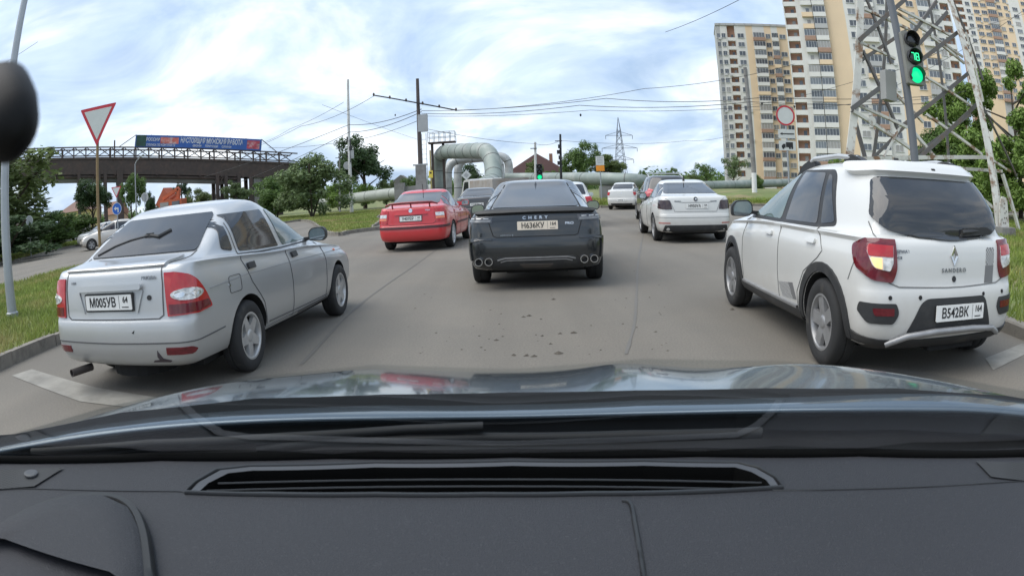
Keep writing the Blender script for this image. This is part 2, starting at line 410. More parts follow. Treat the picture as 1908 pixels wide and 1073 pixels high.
def cast(C, mode, a, b):
    if C.zm and mode != 'T': b = C.zm(b)
    if mode == 'R': o, d = Vector((a, -6, b)), Vector((0, 1, 0))
    elif mode == 'F': o, d = Vector((a, 9, b)), Vector((0, -1, 0))
    elif mode == 'S+': o, d = Vector((4, a, b)), Vector((-1, 0, 0))
    elif mode == 'S-': o, d = Vector((-4, a, b)), Vector((1, 0, 0))
    elif mode == 'T': o, d = Vector((a, b, 4)), Vector((0, 0, -1))
    elif mode == 'C': t = R(a); dd = Vector((math.sin(t), -math.cos(t), 0)); o, d = Vector((0, 0, b)) + dd * 5, -dd
    elif mode == 'G':
        yc = C.p['wb_len']; t = R(a); dd = Vector((math.sin(t), math.cos(t), 0)); o, d = Vector((0, yc, b)) + dd * 5, -dd
    h, nrm, i, dist = C.bvh.ray_cast(o, d)
    if h is None: h, nrm, i, dist = C.bvh.find_nearest(o + d * 4.5)
    if nrm.dot(d) > 0: nrm = -nrm
    return h, nrm
def panel(C, name, poly, mode, mat, off=.005, step=None, skirt=.012, parent=None, label=None):
    """a piece that follows the body: outline given in the flat coordinates of the mode, laid on the body surface"""
    if step is None: step = 4.0 if mode in 'CG' else .06
    bm = bmesh.new(); vs = [bm.verts.new((a, b, 0)) for a, b in poly]; bm.faces.new(vs)
    bmesh.ops.triangulate(bm, faces=bm.faces[:], ngon_method='EAR_CLIP')
    sb = min(.06, step) if mode not in 'CG' else .05
    for ax, st in ((0, step), (1, sb)):
        lo = min(q[ax] for q in poly); hi = max(q[ax] for q in poly); k = math.floor(lo / st) + 1
        while k * st < hi - st * .05:
            co = [0, 0, 0]; co[ax] = k * st; no = [0, 0, 0]; no[ax] = 1
            bmesh.ops.bisect_plane(bm, geom=bm.verts[:] + bm.edges[:] + bm.faces[:], plane_co=co, plane_no=no, dist=1e-5); k += 1
    bmesh.ops.remove_doubles(bm, verts=bm.verts[:], dist=1e-5)
    bmesh.ops.dissolve_limit(bm, angle_limit=.001, verts=bm.verts[:], edges=[]) if False else None
    inner = {}
    for v in bm.verts:
        h, nrm = cast(C, mode, v.co.x, v.co.y); v.co = h + nrm * off; inner[v] = h - nrm * skirt
    be = [e for e in bm.edges if e.is_boundary]; nv = {}
    for e_ in be:
        for v in e_.verts:
            if v not in nv: nv[v] = bm.verts.new(inner[v])
    for e_ in be:
        a, b = e_.verts; bm.faces.new((a, b, nv[b], nv[a]))
    bmesh.ops.recalc_face_normals(bm, faces=bm.faces)
    me = bpy.data.meshes.new(name); bm.to_mesh(me); bm.free()
    # make sure the shell looks outward
    if len(me.polygons):
        c0 = me.polygons[0]; h, nrm = C.bvh.find_nearest(c0.center)[:2]
        if c0.normal.dot(nrm) < 0 and abs(c0.normal.dot(nrm)) > .5:
            me.flip_normals()
    me.polygons.foreach_set('use_smooth', [True] * len(me.polygons)); me.set_sharp_from_angle(angle=R(40))
    o = obj(name, me, mat, parent or C.root)
    if label: o['label'] = label
    return o
def strip(C, name, pts, wd, mode, mat, off=.004, parent=None, closed=False):
    """a narrow band along a line on the body: gaps between panels, mouldings, painted crease shade"""
    P = []
    pts = list(pts) + ([pts[0]] if closed else [])
    ka = 50.0 if mode in 'CG' else 1.0           # degrees against metres
    for i in range(len(pts) - 1):
        a, b = pts[i], pts[i + 1]; n = max(1, int(math.hypot((b[0] - a[0]) / ka, b[1] - a[1]) / .03))
        P += [(a[0] + (b[0] - a[0]) * j / n, a[1] + (b[1] - a[1]) * j / n) for j in range(n)]
    P.append(pts[-1])
    q3 = [cast(C, mode, a, b) for a, b in P]
    m = MB(); vs = []
    for i, (h, nrm) in enumerate(q3):
        t = (q3[min(i + 1, len(q3) - 1)][0] - q3[max(i - 1, 0)][0])
        s = t.cross(nrm)
        s = s.normalized() * (wd / 2) if s.length > 1e-7 else Vector((0, 0, wd / 2))
        vs += [h + nrm * off + s, h + nrm * off - s, h - nrm * .004 - s * 1.15, h - nrm * .004 + s * 1.15]
    k = len(q3); fs = []
    for i in range(k - 1):
        o = i * 4
        fs += [(o, o + 1, o + 5, o + 4), (o + 1, o + 2, o + 6, o + 5), (o + 3, o, o + 4, o + 7)]
    m.add(vs, fs); return m.build(name, mat, parent or C.root, smooth=50)
def mirror_poly(poly): return [(-a, b) for a, b in poly][::-1]
WHEEL_CACHE = {}
def wheel_mesh(r, hw, rim, style, mat):
    key = (r, hw, rim, style, mat.name)
    if key in WHEEL_CACHE: return WHEEL_CACHE[key]
    ty = MB()
    prof = [(rim - .012, -hw * .8), (rim + .008, -hw * .92), (rim + (r - rim) * .5, -hw), (r - .022, -hw * .93), (r - .006, -hw * .78), (r, -hw * .5), (r, -hw * .08), (r - .008, -hw * .06), (r - .008, hw * .06), (r, hw * .08), (r, hw * .5), (r - .006, hw * .78), (r - .022, hw * .93), (rim + (r - rim) * .5, hw), (rim + .008, hw * .92), (rim - .012, hw * .8)]
    ty.lathe(prof, 40, 'X', closed=True)
    tm = ty.mesh('tyre', smooth=40); tm.materials.append(RUBBER)
    rm = MB()                                                     # outer face towards +X
    rm.lathe([(rim, hw * .8), (rim + .004, hw * .9), (rim - .012, hw * .9), (rim - .022, hw * .7), (rim - .025, -hw * .6), (rim - .01, -hw * .8)], 40, 'X', closed=True)
    rm.lathe([(.03, hw * .84), (.045, hw * .8), (.062, hw * .62), (.062, hw * .2)], 20, 'X')
    ns = {'star5': 5, 'split': 5, 'multi': 9, 'turbine': 7}[style]
    for i in range(ns):
        t = 2 * math.pi * (i + .5) / ns
        c_, s_ = math.cos(t), math.sin(t)
        ws = {'star5': (.05, .030), 'split': (.045, .050), 'multi': (.02, .016), 'turbine': (.03, .026)}[style]
        pts = []
        for (rr, w0, x0) in ((.045, ws[0], hw * .72), (rim * .6, (ws[0] + ws[1]) / 2.1, hw * .78), (rim - .015, ws[1], hw * .80)):
            for sg in (-1, 1): pts.append((x0, rr * c_ - sg * w0 * s_, rr * s_ + sg * w0 * c_))
            for sg in (-1, 1): pts.append((x0 - .035, rr * c_ - sg * w0 * 1.1 * s_, rr * s_ + sg * w0 * 1.1 * c_))
        f = []
        for k in (0, 4): f += [(k, k + 1, k + 5, k + 4), (k + 2, k + 6, k + 7, k + 3), (k, k + 4, k + 6, k + 2), (k + 1, k + 3, k + 7, k + 5)]
        rm.add(pts, f + [(0, 2, 3, 1), (8, 9, 11, 10)])
    rmm = rm.mesh('rim', smooth=35); rmm.materials.append(mat)
    dk = MB(); dk.lathe([(rim - .026, hw * .2), (rim * .72, hw * .22), (rim * .7, hw * .3), (.06, hw * .3)], 30, 'X')
    dm = dk.mesh('brake_disc', smooth=35); dm.materials.append(pm('brake_iron', (0.05, .045, .04), rough=.6, metal=.4, var=.3))
    WHEEL_CACHE[key] = (tm, rmm, dm); return WHEEL_CACHE[key]
def wheels(C, style='star5', mat=None, hw=.1, rim=None, inset=.0, steer=0):
    p = C.p; r = p['wr']; mat = mat or ALLOY
    tm, rm, dm = wheel_mesh(r, hw, rim or r * .66, style, mat)
    for ya in (0.0, p['wb_len']):
        for sx in (1, -1):
            x = sx * (p['W'] - hw - .012 - inset)
            rz = (0 if sx > 0 else math.pi) - (R(steer) if ya > 0 else 0)
            t = obj('wheel', tm, None, C.root, (x, ya, r), (0.3 * sx, 0, rz)); t.rotation_euler = (random.uniform(0, 6), 0, rz)
            obj('rim', rm, None, t); obj('brake_disc', dm, None, t)
def plate(C, x, z, s, reg, mat=None, w=.52, h=.112, tilt=0, frame=True, y=None, out=.012):
    hpt, nrm = cast(C, 'R', x, z); yy = (hpt.y if y is None else y) - out
    mat = mat or PLATE
    if frame: f = MB(); f.prism(rnd(rect(-w / 2 - .012, -h / 2 - .014, w / 2 + .012, h / 2 + .012), .012), .001, .03); fo = f.build('plate_frame', PLASTIC, C.root)
    m = MB(); m.prism(rnd(rect(-w / 2, -h / 2, w / 2, h / 2), .01), -.004, .004)
    po = m.build('number_plate', mat, C.root); z = C.zm(z) if C.zm else z; po.location = (x, yy, z); po.rotation_euler = (R(tilt), 0, 0)
    if frame: fo.location = (x, yy, z); fo.rotation_euler = (R(tilt), 0, 0)
    text('registration', s, .098, INK, po, (-.062, -.0055, -.002), bold=.0012, sx=.86)
    text('region_code', reg, .062, INK, po, (.195, -.0055, .016), bold=.0008, sx=.9)
    b = MB(); b.box((.128, -.0052, 0), (.003, .001, h * .86)); b.box((.19, -.0052, -.036), (.07, .001, .007)); b.build('plate_line', INK, po)
    return po
def mirror_pair(C, y, z, mat, x=None, both=True, cap_mat=None, side=(1, -1), s=1.0):
    for sx in side:
        h, nrm = cast(C, 'S+' if sx > 0 else 'S-', y, z - .02); z = (C.zm(z) if C.zm else z) if sx == side[0] else z
        m = MB()
        pr = [(-.10, -.062), (.06, -.068), (.10, -.03), (.095, .04), (.06, .075), (-.06, .07), (-.10, .03)]
        pr = [(a * s, b * s) for a, b in rnd(pr, .03)]
        # shell tapering forward
        vs = []; ks = ((0, 1.0), (.05, 1.02), (.10, .8), (.13, .45)); n = len(pr)
        for d, k in ks: vs += [Vector((a * k, d, b * k)) for a, b in pr]
        fs = [tuple(range(n))] + [(i * n + j, i * n + (j + 1) % n, (i + 1) * n + (j + 1) % n, (i + 1) * n + j) for i in range(3) for j in range(n)] + [tuple(3 * n + j for j in range(n))[::-1]]
        cx = h.x + sx * (.13 * s + .03)
        m.add([v + Vector((cx, y - .03, z + .03)) for v in vs], fs)
        m.beam((h.x - sx * .02, y + .03, z - .015), (cx, y + .03, z), .05, .035)
        mo = m.build('side_mirror', cap_mat or mat, C.root, smooth=40)
        g = MB(); g.prism([(a * .88, b * .86) for a, b in pr], -.0325, -.03); go = g.build('mirror_glass', pm('mirror_silver', (.42, .47, .48), rough=.06, metal=.9, var=.05), mo)
        go.location = (cx, y, z + .03)
def handle(C, y, z, mat, side=(1, -1), w=.17, h=.03, recess=True):
    for sx in side:
        md = 'S+' if sx > 0 else 'S-'
        if recess: panel(C, 'handle_recess', ell(y, z, w * .42, h * 1.3, 14), md, SEAM if mat is PLASTIC else C.mat, off=.001, skirt=.004)
        panel(C, 'door_handle', rnd(rect(y - w / 2, z - h / 2, y + w / 2, z + h / 2), .012), md, mat, off=.022, step=.08)
def side_windows(C, polys, mats, side=(1, -1), trim=None):
    for sx in side:
        md = 'S+' if sx > 0 else 'S-'
        for poly, m in zip(polys, mats): panel(C, 'side_window', rnd(poly, .035), md, m, off=.006, step=.035, skirt=.008)
def windscreen(C, mat=None, zt=None, wfac=.86):
    p = C.p; z0 = max(p.get('hoodb', p['belt']), p['belt']) + .05; z1 = p['H'] - .11
    panel(C, 'windscreen', rnd([(-p['wb'] * wfac, z0), (p['wb'] * wfac, z0), (p['wt'] * wfac, z1), (-p['wt'] * wfac, z1)], .06), 'F', mat or GLASS, off=.003, step=.12)
def door_seams(C, ys, z0, z1, side=(1, -1)):
    for sx in side:
        md = 'S+' if sx > 0 else 'S-'
        for y in ys: strip(C, 'door_gap', y if isinstance(y, list) else [(y, z0), (y, z1)], .007, md, SEAM)
def badge_text(C, s, x, z, size, mat, sx=1.0, spacing=1.0, out=.006, bold=.0008):
    h, nrm = cast(C, 'R', x, z)
    tilt = math.atan2(nrm.z, -nrm.y); z = C.zm(z) if C.zm else z
    return text('badge_lettering', s, size, mat, C.root, (x, h.y - out, z), rot=(R(90) - tilt, 0, 0), sx=sx, spacing=spacing, bold=bold)
def exhaust(C, x, z, y, r=.03, L=.2, mat=None, name='exhaust_pipe', rot=0):
    m = MB(); m.lathe([(r, 0), (r, L), (r * .82, L), (r * .82, 0)], 20, 'Y', closed=True); o = m.build(name, mat or CHROME, C.root, smooth=40)
    o.location = (x, y, z); o.rotation_euler = (0, 0, rot)
    k = MB(); k.lathe([(r * .80, .03), (r * .80, .04)], 16, 'Y'); k.build('exhaust_bore', WELL, o)
    return o
def bar(C, name, x0, x1, z, mode, mat, h, out):
    """a raised horizontal rail following the rear or the side"""
    return panel(C, name, rnd(rect(x0, z - h / 2, x1, z + h / 2), h * .45), mode, mat, off=out, skirt=.01)
# ---- silver saloon, front left lane
random.seed(4)
SILVER = paint('silver_paint', (0.44, 0.455, 0.46), metal=0.40, rough=0.36, amount=0.40, dust=(.36, .335, .29))
pr = dict(W=.84, H=1.42, Lr=.98, Lf=3.37, zm=lambda z: z if z < .6 else (.6 + (z - .6) * .85 if z < 1.06 else .991 + (z - 1.06) * 1.19), clr=.235, zb=.60, deck=.99, belt=.91, hood=.75, hoodb=.935, yb=-.54, yw=1.95, yr=.13, yf=1.02, wb=.755, wt=.635, cr=.17, gcr=.10, wr=.292, wb_len=2.492, zgb=.997, sh=.12, proud=.035, rk=.02, gt=.06, bw=.07, arch=.055)
A = make_car('silver_saloon', 'dusty silver four-door saloon with a dark rear window, nearest car on the left', pr, SILVER, (-2.94, 5.07, 0), 3.7)
wheels(A, 'star5', ALLOY, hw=.09, rim=.19)
panel(A, 'rear_window', rnd([(-.60, 1.10), (.60, 1.10), (.49, 1.33), (-.49, 1.33)], .035), 'R', GLASS, off=.010, step=.03)
wp = MB(); h0, n0 = cast(A, 'R', -.42, 1.12); 
pts = [cast(A, 'R', x, z)[0] + Vector((0, -.012, .008)) for x, z in ((-.52, 1.115), (-.36, 1.165), (-.2, 1.195), (-.05, 1.21), (.0, 1.215))]
wp.tube(pts, .009, 6); wp.tube([pts[-2], pts[-1], cast(A, 'R', .12, 1.20)[0] + Vector((0, -.015, .01)), cast(A, 'R', .20, 1.235)[0] + Vector((0, -.012, .01))], .016, 6)
wp.box(pts[-1], (.07, .03, .035)); wp.build('rear_wiper', PLASTIC, A.root)
qw = [(-.225, 1.085), (-.06, 1.06), (-.035, 1.29), (-.08, 1.27), (-.155, 1.19)]
rd = [(.04, 1.048), (.4, 1.025), (.86, 1.01), (.71, 1.318), (.05, 1.308)]
fd = [(.97, 1.01), (1.78, 1.01), (1.58, 1.09), (1.17, 1.30), (.83, 1.32)]
side_windows(A, [qw, rd, fd], [GLASS, GLASS, GLASS_LT])
for sx in ('S+', 'S-'):
    strip(A, 'window_seal', [(-.02, 1.025), (.4, .998), (.9, .985), (1.85, .985)], .014, sx, PLASTIC, off=.004)
    strip(A, 'door_gap', [(.0, 1.31), (-.01, .97), (.10, .74), (.30, .52), (.36, .32)], .006, sx, SEAM_S)
    strip(A, 'door_gap', [(.93, .95), (.98, .6), (.98, .28)], .006, sx, SEAM_S)
    strip(A, 'door_gap', [(1.93, .95), (2.02, .7), (2.0, .30)], .006, sx, SEAM_S)
    strip(A, 'crease_shade', [(-.60, .80), (0, .825), (1, .815), (2.2, .79), (2.9, .76)], .006, sx, pm('crease_shade_grey', (.26, .265, .27), rough=.6))  # darker strip stands in for the shade along the body crease
    strip(A, 'sill_gap', [(.40, .335), (2.05, .315)], .008, sx, SEAM_S)
    panel(A, 'sill', rnd(rect(.32, .215, 2.12, .30), .03), sx, pm('sill_grey', (.12, .12, .12), rough=.7, var=.2), off=.006, step=.3)
    panel(A, 'mudguard', rnd(rect(-.42, .15, -.31, .30), .02), sx, PLASTIC, off=.0, skirt=.02)
strip(A, 'fuel_flap_gap', rnd(rect(-.30, .70, -.10, .85), .03), .005, 'S+', SEAM_S, closed=True)
panel(A, 'fuel_flap_lock', ell(-.30, .775, .012, .014, 8), 'S+', CHROME, off=.008)
panel(A, 'repeater_lamp', ell(2.45, .79, .035, .017, 10), 'S+', pm('orange_lens', (.6, .13, .03), rough=.2, coat=.5), off=.012)
handle(A, .12, .895, PLASTIC, w=.13, h=.06, recess=False); handle(A, 1.10, .885, PLASTIC, w=.13, h=.06, recess=False)
mirror_pair(A, 1.70, 1.02, PLASTIC, side=(1, -1))
# boot lid, lamps, bumper
strip(A, 'boot_gap', [(-.53, 1.04), (-.545, .9), (-.54, .64), (-.50, .612), (.50, .612), (.54, .64), (.545, .9), (.53, 1.04)], .009, 'R', SEAM_S)
strip(A, 'boot_gap', [(.55, -.84), (.60, -.55), (.60, -.42)], .007, 'T', SEAM_S); strip(A, 'boot_gap', [(-.55, -.84), (-.60, -.55), (-.60, -.42)], .007, 'T', SEAM_S)
panel(A, 'boot_lip', rnd(rect(-.56, 1.035, .56, 1.075), .018), 'R', SILVER, off=.022, step=.1)
lamp = [(32.5, .985), (37, .985), (42.5, .955), (46, .90), (49.5, .80), (53, .655), (45, .635), (32.5, .625)]
for sg in (1, -1):
    L_ = panel(A, 'tail_lamp', rnd([(a * sg, b) for a, b in lamp][::sg], .8), 'C', RED_L, off=.014)
    panel(A, 'reversing_lens', [(a * sg, b) for a, b in ell(41.2, .80, 6.6, .048, 18)][::sg], 'C', CLEAR_L, off=.020, parent=L_)
    panel(A, 'lamp_bulb', [(a * sg, b) for a, b in ell(38.0, .80, 2.0, .026, 12)][::sg], 'C', CHROME, off=.024, parent=L_)
    panel(A, 'lamp_bulb', [(a * sg, b) for a, b in ell(44.3, .80, 1.8, .026, 12)][::sg], 'C', CHROME, off=.024, parent=L_)
    panel(A, 'lower_lens', rnd([(a * sg, b) for a, b in [(33.5, .725), (50.5, .725), (51.8, .67), (45, .65), (33.5, .642)]][::sg], .6), 'C', RED_DK, off=.018, parent=L_)
    panel(A, 'bumper_reflector', rnd([(a * sg, b) for a, b in [(30, .352), (41, .352), (43, .385), (40.5, .405), (30, .405)]][::sg], .9), 'C', RED_DK, off=.008)
panel(A, 'boot_handle_bar', rnd(rect(-.36, .862, .36, .912), .022), 'R', SILVER, off=.045, step=.12)
for sg in (1, -1): strip(A, 'plate_recess_edge', [(sg * .36, .855), (sg * .30, .67)], .012, 'R', SILVER, off=.012)
plate(A, .0, .765, 'М005УВ', '64')
panel(A, 'boot_lock', ell(.42, .79, .020, .022, 12), 'R', PLASTIC, off=.008)
badge_text(A, 'PRIORA', .42, .955, .035, pm('badge_grey', (.22, .23, .24), rough=.3, metal=.7), sx=1.2)
badge_text(A, 'LADA', -.44, .945, .025, MATS['badge_grey'])
strip(A, 'bumper_groove', [(-62, .455), (-45, .44), (-30, .437), (0, .435), (30, .437), (45, .44), (62, .455)], .009, 'C', SEAM_S)
panel(A, 'bumper_hole', [(.235, .515), (.262, .533), (.255, .508)], 'R', SEAM, off=.003)
panel(A, 'bumper_break', [(.44, .335), (.455, .385), (.49, .32), (.56, .305), (.54, .29), (.38, .29), (.40, .305), (.45, .31)], 'R', pm('bare_bumper', (.06, .045, .05), rough=.8, var=.3), off=.003)
bk = exhaust(A, -.52, .195, -1.02, .032, .25, pm('rusty_steel', (.07, .06, .055), rough=.75, metal=.3, var=.3), rot=-.25)
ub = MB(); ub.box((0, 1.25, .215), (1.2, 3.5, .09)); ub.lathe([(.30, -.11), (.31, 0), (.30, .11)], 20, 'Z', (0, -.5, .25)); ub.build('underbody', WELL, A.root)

# ---- white crossover hatchback, front right lane
WHITE = paint('white_paint', (0.62, 0.625, 0.60), rough=0.32, amount=0.42)
ps = dict(W=.865, H=1.525, Lr=.74, Lf=3.36, clr=.235, zb=.655, deck=1.0, belt=1.0, hood=.90, hoodb=1.06, yb=-.63, yw=2.10, yr=-.36, yf=1.20, wb=.80, wt=.615, wr=.325, wb_len=2.589, zgb=1.015, sh=.1, proud=.03, rk=.01, bw=.14, gt=.13, rb=2.2, arch=.05)
S = make_car('white_crossover', 'white crossover hatchback with black wheel-arch trim and roof rails, nearest car on the right', ps, WHITE, (3.10, 4.36, 0), 3.1)
wheels(S, 'split', ALLOY_DK, hw=.1, rim=.208)
panel(S, 'rear_window', rnd([(-.54, 1.39), (.54, 1.39), (.61, 1.24), (.655, 1.11), (.57, 1.04), (.35, .99), (0, .97), (-.35, .99), (-.57, 1.04), (-.655, 1.11), (-.61, 1.24)], .05), 'R', GLASS, off=.016, step=.045)
panel(S, 'roof_spoiler', rnd([(-.60, 1.405), (.60, 1.405), (.57, 1.47), (-.57, 1.47)], .03), 'R', WHITE, off=.055, step=.1, skirt=.03)
panel(S, 'brake_lamp', rnd(rect(-.02, 1.425, .02, 1.438), .005), 'R', SEAM, off=.058, skirt=-.03)
wq = MB(); wq.tube([cast(S, 'R', x, z)[0] + Vector((0, -.03, 0)) for x, z in ((.42, 1.03), (.30, 1.045), (.12, 1.035))], .02, 6); wq.prism(rnd([(.10, 1.005), (.46, 1.02), (.50, 1.045), (.42, 1.075), (.16, 1.065)], .015), cast(S, 'R', .3, 1.04)[0].y - .045, cast(S, 'R', .3, 1.04)[0].y - .015); wq.build('rear_wiper', PLASTIC, S.root)
fw = [(1.02, 1.03), (1.94, 1.03), (1.74, 1.15), (1.42, 1.37), (1.25, 1.425), (1.02, 1.43)]
rw = [(.22, 1.035), (.90, 1.03), (.90, 1.435), (.36, 1.425)]
qw = [(-.05, 1.06), (.155, 1.037), (.29, 1.42), (.21, 1.395)]
for sx in ('S+', 'S-'):
    panel(S, 'window_surround', rnd([(-.09, 1.035), (.2, 1.01), (2.02, 1.0), (1.80, 1.14), (1.44, 1.40), (1.25, 1.455), (.22, 1.45), (.14, 1.40)], .05), sx, PLASTIC, off=.003, step=.04, skirt=.006)
side_windows(S, [fw, rw, qw], [GLASS_LT, GLASS, GLASS])
arch_r0, arch_r1 = .385, .455
for sx in ('S+', 'S-'):
    for ya in (0.0, 2.589):
        inn = [(ya + arch_r0 * math.cos(t), .315 + arch_r0 * math.sin(t)) for t in np.linspace(R(-12), R(192), 19)]
        o_ = [(ya + arch_r1 * math.cos(t), .315 + arch_r1 * math.sin(t)) for t in np.linspace(R(192), R(-12), 19)]
        panel(S, 'arch_trim', inn + o_, sx, PLASTIC, off=.016, step=.08)
    panel(S, 'sill_trim', rnd(rect(.43, .245, 2.17, .35), .03), sx, PLASTIC, off=.02, step=.3)
    strip(S, 'sill_rail', [(.50, .355), (2.12, .355)], .022, sx, ALLOY_DK, off=.022)
    strip(S, 'door_gap', [(.16, 1.02), (.02, .85), (.10, .79), (.36, .66), (.50, .48), (.50, .37)], .006, sx, SEAM_W)
    strip(S, 'door_gap', [(.955, 1.0), (.97, .6), (.95, .37)], .006, sx, SEAM_W)
    strip(S, 'door_gap', [(2.0, 1.0), (2.10, .8), (2.12, .6), (2.10, .40)], .006, sx, SEAM_W)
    strip(S, 'bumper_gap', [(-.42, .70), (-.50, .84)], .006, sx, SEAM_W)
handle(S, .24, .905, WHITE, w=.17, h=.035); handle(S, 1.22, .90, WHITE, w=.17, h=.035)
mirror_pair(S, 1.84, 1.06, PLASTIC, s=1.12)
def checks(name, c1, c2, n=1):
    if name in MATS: return MATS[name]
    m = pm(name, c1, rough=.4); t = m.node_tree; b = t.nodes['Principled BSDF']
    tcn = N(t, 'ShaderNodeTexCoord'); ck = N(t, 'ShaderNodeTexChecker'); ck.inputs['Scale'].default_value = n
    mp = N(t, 'ShaderNodeMapping'); mp.inputs['Location'].default_value = (.013, .017, .011); t.links.new(tcn.outputs['Object'], mp.inputs[0]); t.links.new(mp.outputs[0], ck.inputs['Vector'])
    ck.inputs['Color1'].default_value = (*c1, 1); ck.inputs['Color2'].default_value = (*c2, 1); t.links.new(ck.outputs[0], b.inputs['Base Color']); return m
DECAL = checks('chequered_decal', (.10, .10, .10), (.5, .5, .49), 70)
GREYDEC = pm('grey_decal', (.16, .16, .16), rough=.4)
for k in range(9):
    y0 = 1.02 - k * .0
for sx in ('S-', 'S+'):
    panel(S, 'door_decal', [(.60, .40), (.86, .385), (.95, .50), (.70, .525)], sx, DECAL, off=.0025, skirt=.003)
    panel(S, 'door_decal', [(.52, .405), (.60, .40), (.70, .525), (.60, .535)], sx, GREYDEC, off=.0022, skirt=.003)
# tailgate
strip(S, 'tailgate_gap', [(-.66, 1.09), (-.672, .98), (-.665, .76), (-.60, .70), (-.52, .672), (-.10, .658), (.10, .658), (.52, .672), (.60, .70), (.665, .76), (.672, .98), (.66, 1.09)], .008, 'R', SEAM_W)
lampo = [(40, .975), (55, .985), (61, .93), (57, .80), (49, .72), (40.5, .70), (38.5, .80)]
for sg in (1, -1):
    L_ = panel(S, 'tail_lamp', rnd([(a * sg, b) for a, b in lampo][::sg], 1.5), 'C', RED_DK, off=.018)
    panel(S, 'lamp_rim', rnd([(a * sg, b) for a, b in [(41, .935), (51, .945), (52, .91), (48.6, .80), (42, .775), (40.8, .83)]][::sg], 1.2), 'C', pm('lamp_rim_white', (.7, .7, .68), rough=.2, coat=.5), off=.022, parent=L_)
    panel(S, 'stop_lens', rnd([(a * sg, b) for a, b in [(41.2, .937), (51.3, .946), (52, .92), (50.7, .875), (41, .868)]][::sg], .8), 'C', RED_L, off=.026, parent=L_)
    panel(S, 'turn_lens', rnd([(a * sg, b) for a, b in [(45.4, .862), (50.2, .866), (48.2, .805), (45.2, .790)]][::sg], .5), 'C', AMBER_ON if sg < 0 else CLEAR_L, off=.026, parent=L_)
    panel(S, 'reversing_lens', rnd([(a * sg, b) for a, b in [(41, .855), (45.0, .86), (44.7, .786), (42, .778)]][::sg], .5), 'C', CLEAR_L, off=.026, parent=L_)
    panel(S, 'bumper_pod', rnd([(a * sg, b) for a, b in [(38, .565), (54, .575), (55, .52), (50, .44), (39, .43), (36.5, .50)]][::sg], 1.5), 'C', PLASTIC, off=.012)
    panel(S, 'bumper_reflector', rnd([(a * sg, b) for a, b in [(39, .535), (48, .54), (47, .49), (39, .485)]][::sg], .8), 'C', RED_DK, off=.016)
    for a, z in ((.34, .60), (.60, .605)):
        panel(S, 'parking_sensor', ell(sg * a, z, .015, .015, 10), 'R', SEAM, off=.006)
panel(S, 'bumper_insert', rnd([(-.27, .59), (.33, .59), (.37, .56), (.46, .34), (-.46, .34), (-.33, .56)], .05), 'R', PLASTIC, off=.007)
panel(S, 'lower_bumper', rnd([(-62, .37), (-45, .325), (-30, .31), (0, .31), (30, .31), (45, .325), (62, .37), (62, .25), (-62, .25)], 1.0), 'C', PLASTIC, off=.012)
sk = MB(); yk = cast(S, 'R', 0, .33)[0].y
sk.tube([(-.60, yk + .06, .285), (-.46, yk - .025, .345), (-.2, yk - .045, .365), (.2, yk - .045, .365), (.46, yk - .025, .345), (.60, yk + .06, .285)], .024, 8); sk.build('skid_bar', ALLOY_DK, S.root, smooth=60)
plate(S, .06, .487, 'В542ВК', '164', frame=False, out=.022)
lg = MB()
yl = cast(S, 'R', 0, .875)[0].y
for (o1, o2) in (((0, .060), (.0, .030)),):
    out_ = [(0, .07), (.038, .0), (0, -.07), (-.038, 0)]; inn = [(0, .036), (.018, 0), (0, -.036), (-.018, 0)]
    vs = [Vector((a, yl - .014, .875 + b)) for a, b in out_] + [Vector((a, yl - .010, .875 + b)) for a, b in inn] + [Vector((a * 1.05, yl + .004, .875 + b * 1.05)) for a, b in out_]
    lg.add(vs, [(i, (i + 1) % 4, 4 + (i + 1) % 4, 4 + i) for i in range(4)] + [(i, 8 + i, 8 + (i + 1) % 4, (i + 1) % 4) for i in range(4)])
lg.build('diamond_emblem', CHROME, S.root)
badge_text(S, 'SANDERO', 0, .775, .040, MATS['badge_grey'], sx=1.15, spacing=1.35)
badge_text(S, 'STEPWAY', -.50, .905, .030, MATS['badge_grey'], sx=1.2); badge_text(S, 'DCI', -.53, .865, .022, MATS['badge_grey'], sx=2)
panel(S, 'tailgate_lock', ell(0, .715, .020, .022, 12), 'R', PLASTIC, off=.006)
panel(S, 'tailgate_decal', [(.36, .675), (.47, .675), (.485, .80), (.375, .80)], 'R', GREYDEC, off=.0025, skirt=.003)
panel(S, 'tailgate_decal', [(.375, .80), (.485, .80), (.50, .93), (.39, .93)], 'R', DECAL, off=.0025, skirt=.003)
for sx in (1, -1):
    pts = [cast(S, 'T', sx * x, y)[0] for x, y in ((.50, -.10), (.535, .3), (.535, .8), (.51, 1.10))]
    rr = MB(); rr.tube([pts[0] + Vector((0, .10, .06)), pts[1] + Vector((0, 0, .065)), pts[2] + Vector((0, 0, .065)), pts[3] + Vector((0, -.1, .06))], .02, 8); ro = rr.build('roof_rail', pm('rail_silver', (.55, .56, .56), rough=.4, metal=.4), S.root, smooth=60)
    for (q, s_) in ((pts[0], 1), (pts[3], -1)):
        ft = MB(); base = [(-.16, -.05), (.30, -.03), (.30, .075), (.16, .09), (.0, .05)]
        ft.prism([(a * s_, b) for a, b in rnd(base, .03)], -.03, .03, 'YZ'); fo = ft.build('rail_foot', PLASTIC, ro, smooth=30); fo.location = q
for sx in ('S+', 'S-'): panel(S, 'mudguard', rnd(rect(-.47, .10, -.37, .32), .02), sx, PLASTIC, off=.0, skirt=.03)
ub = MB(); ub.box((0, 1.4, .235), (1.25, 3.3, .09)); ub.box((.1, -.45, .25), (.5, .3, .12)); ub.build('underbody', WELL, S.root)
panel(S, 'aerial', ell(0, .2, .02, .03, 8), 'T', PLASTIC, off=.05)

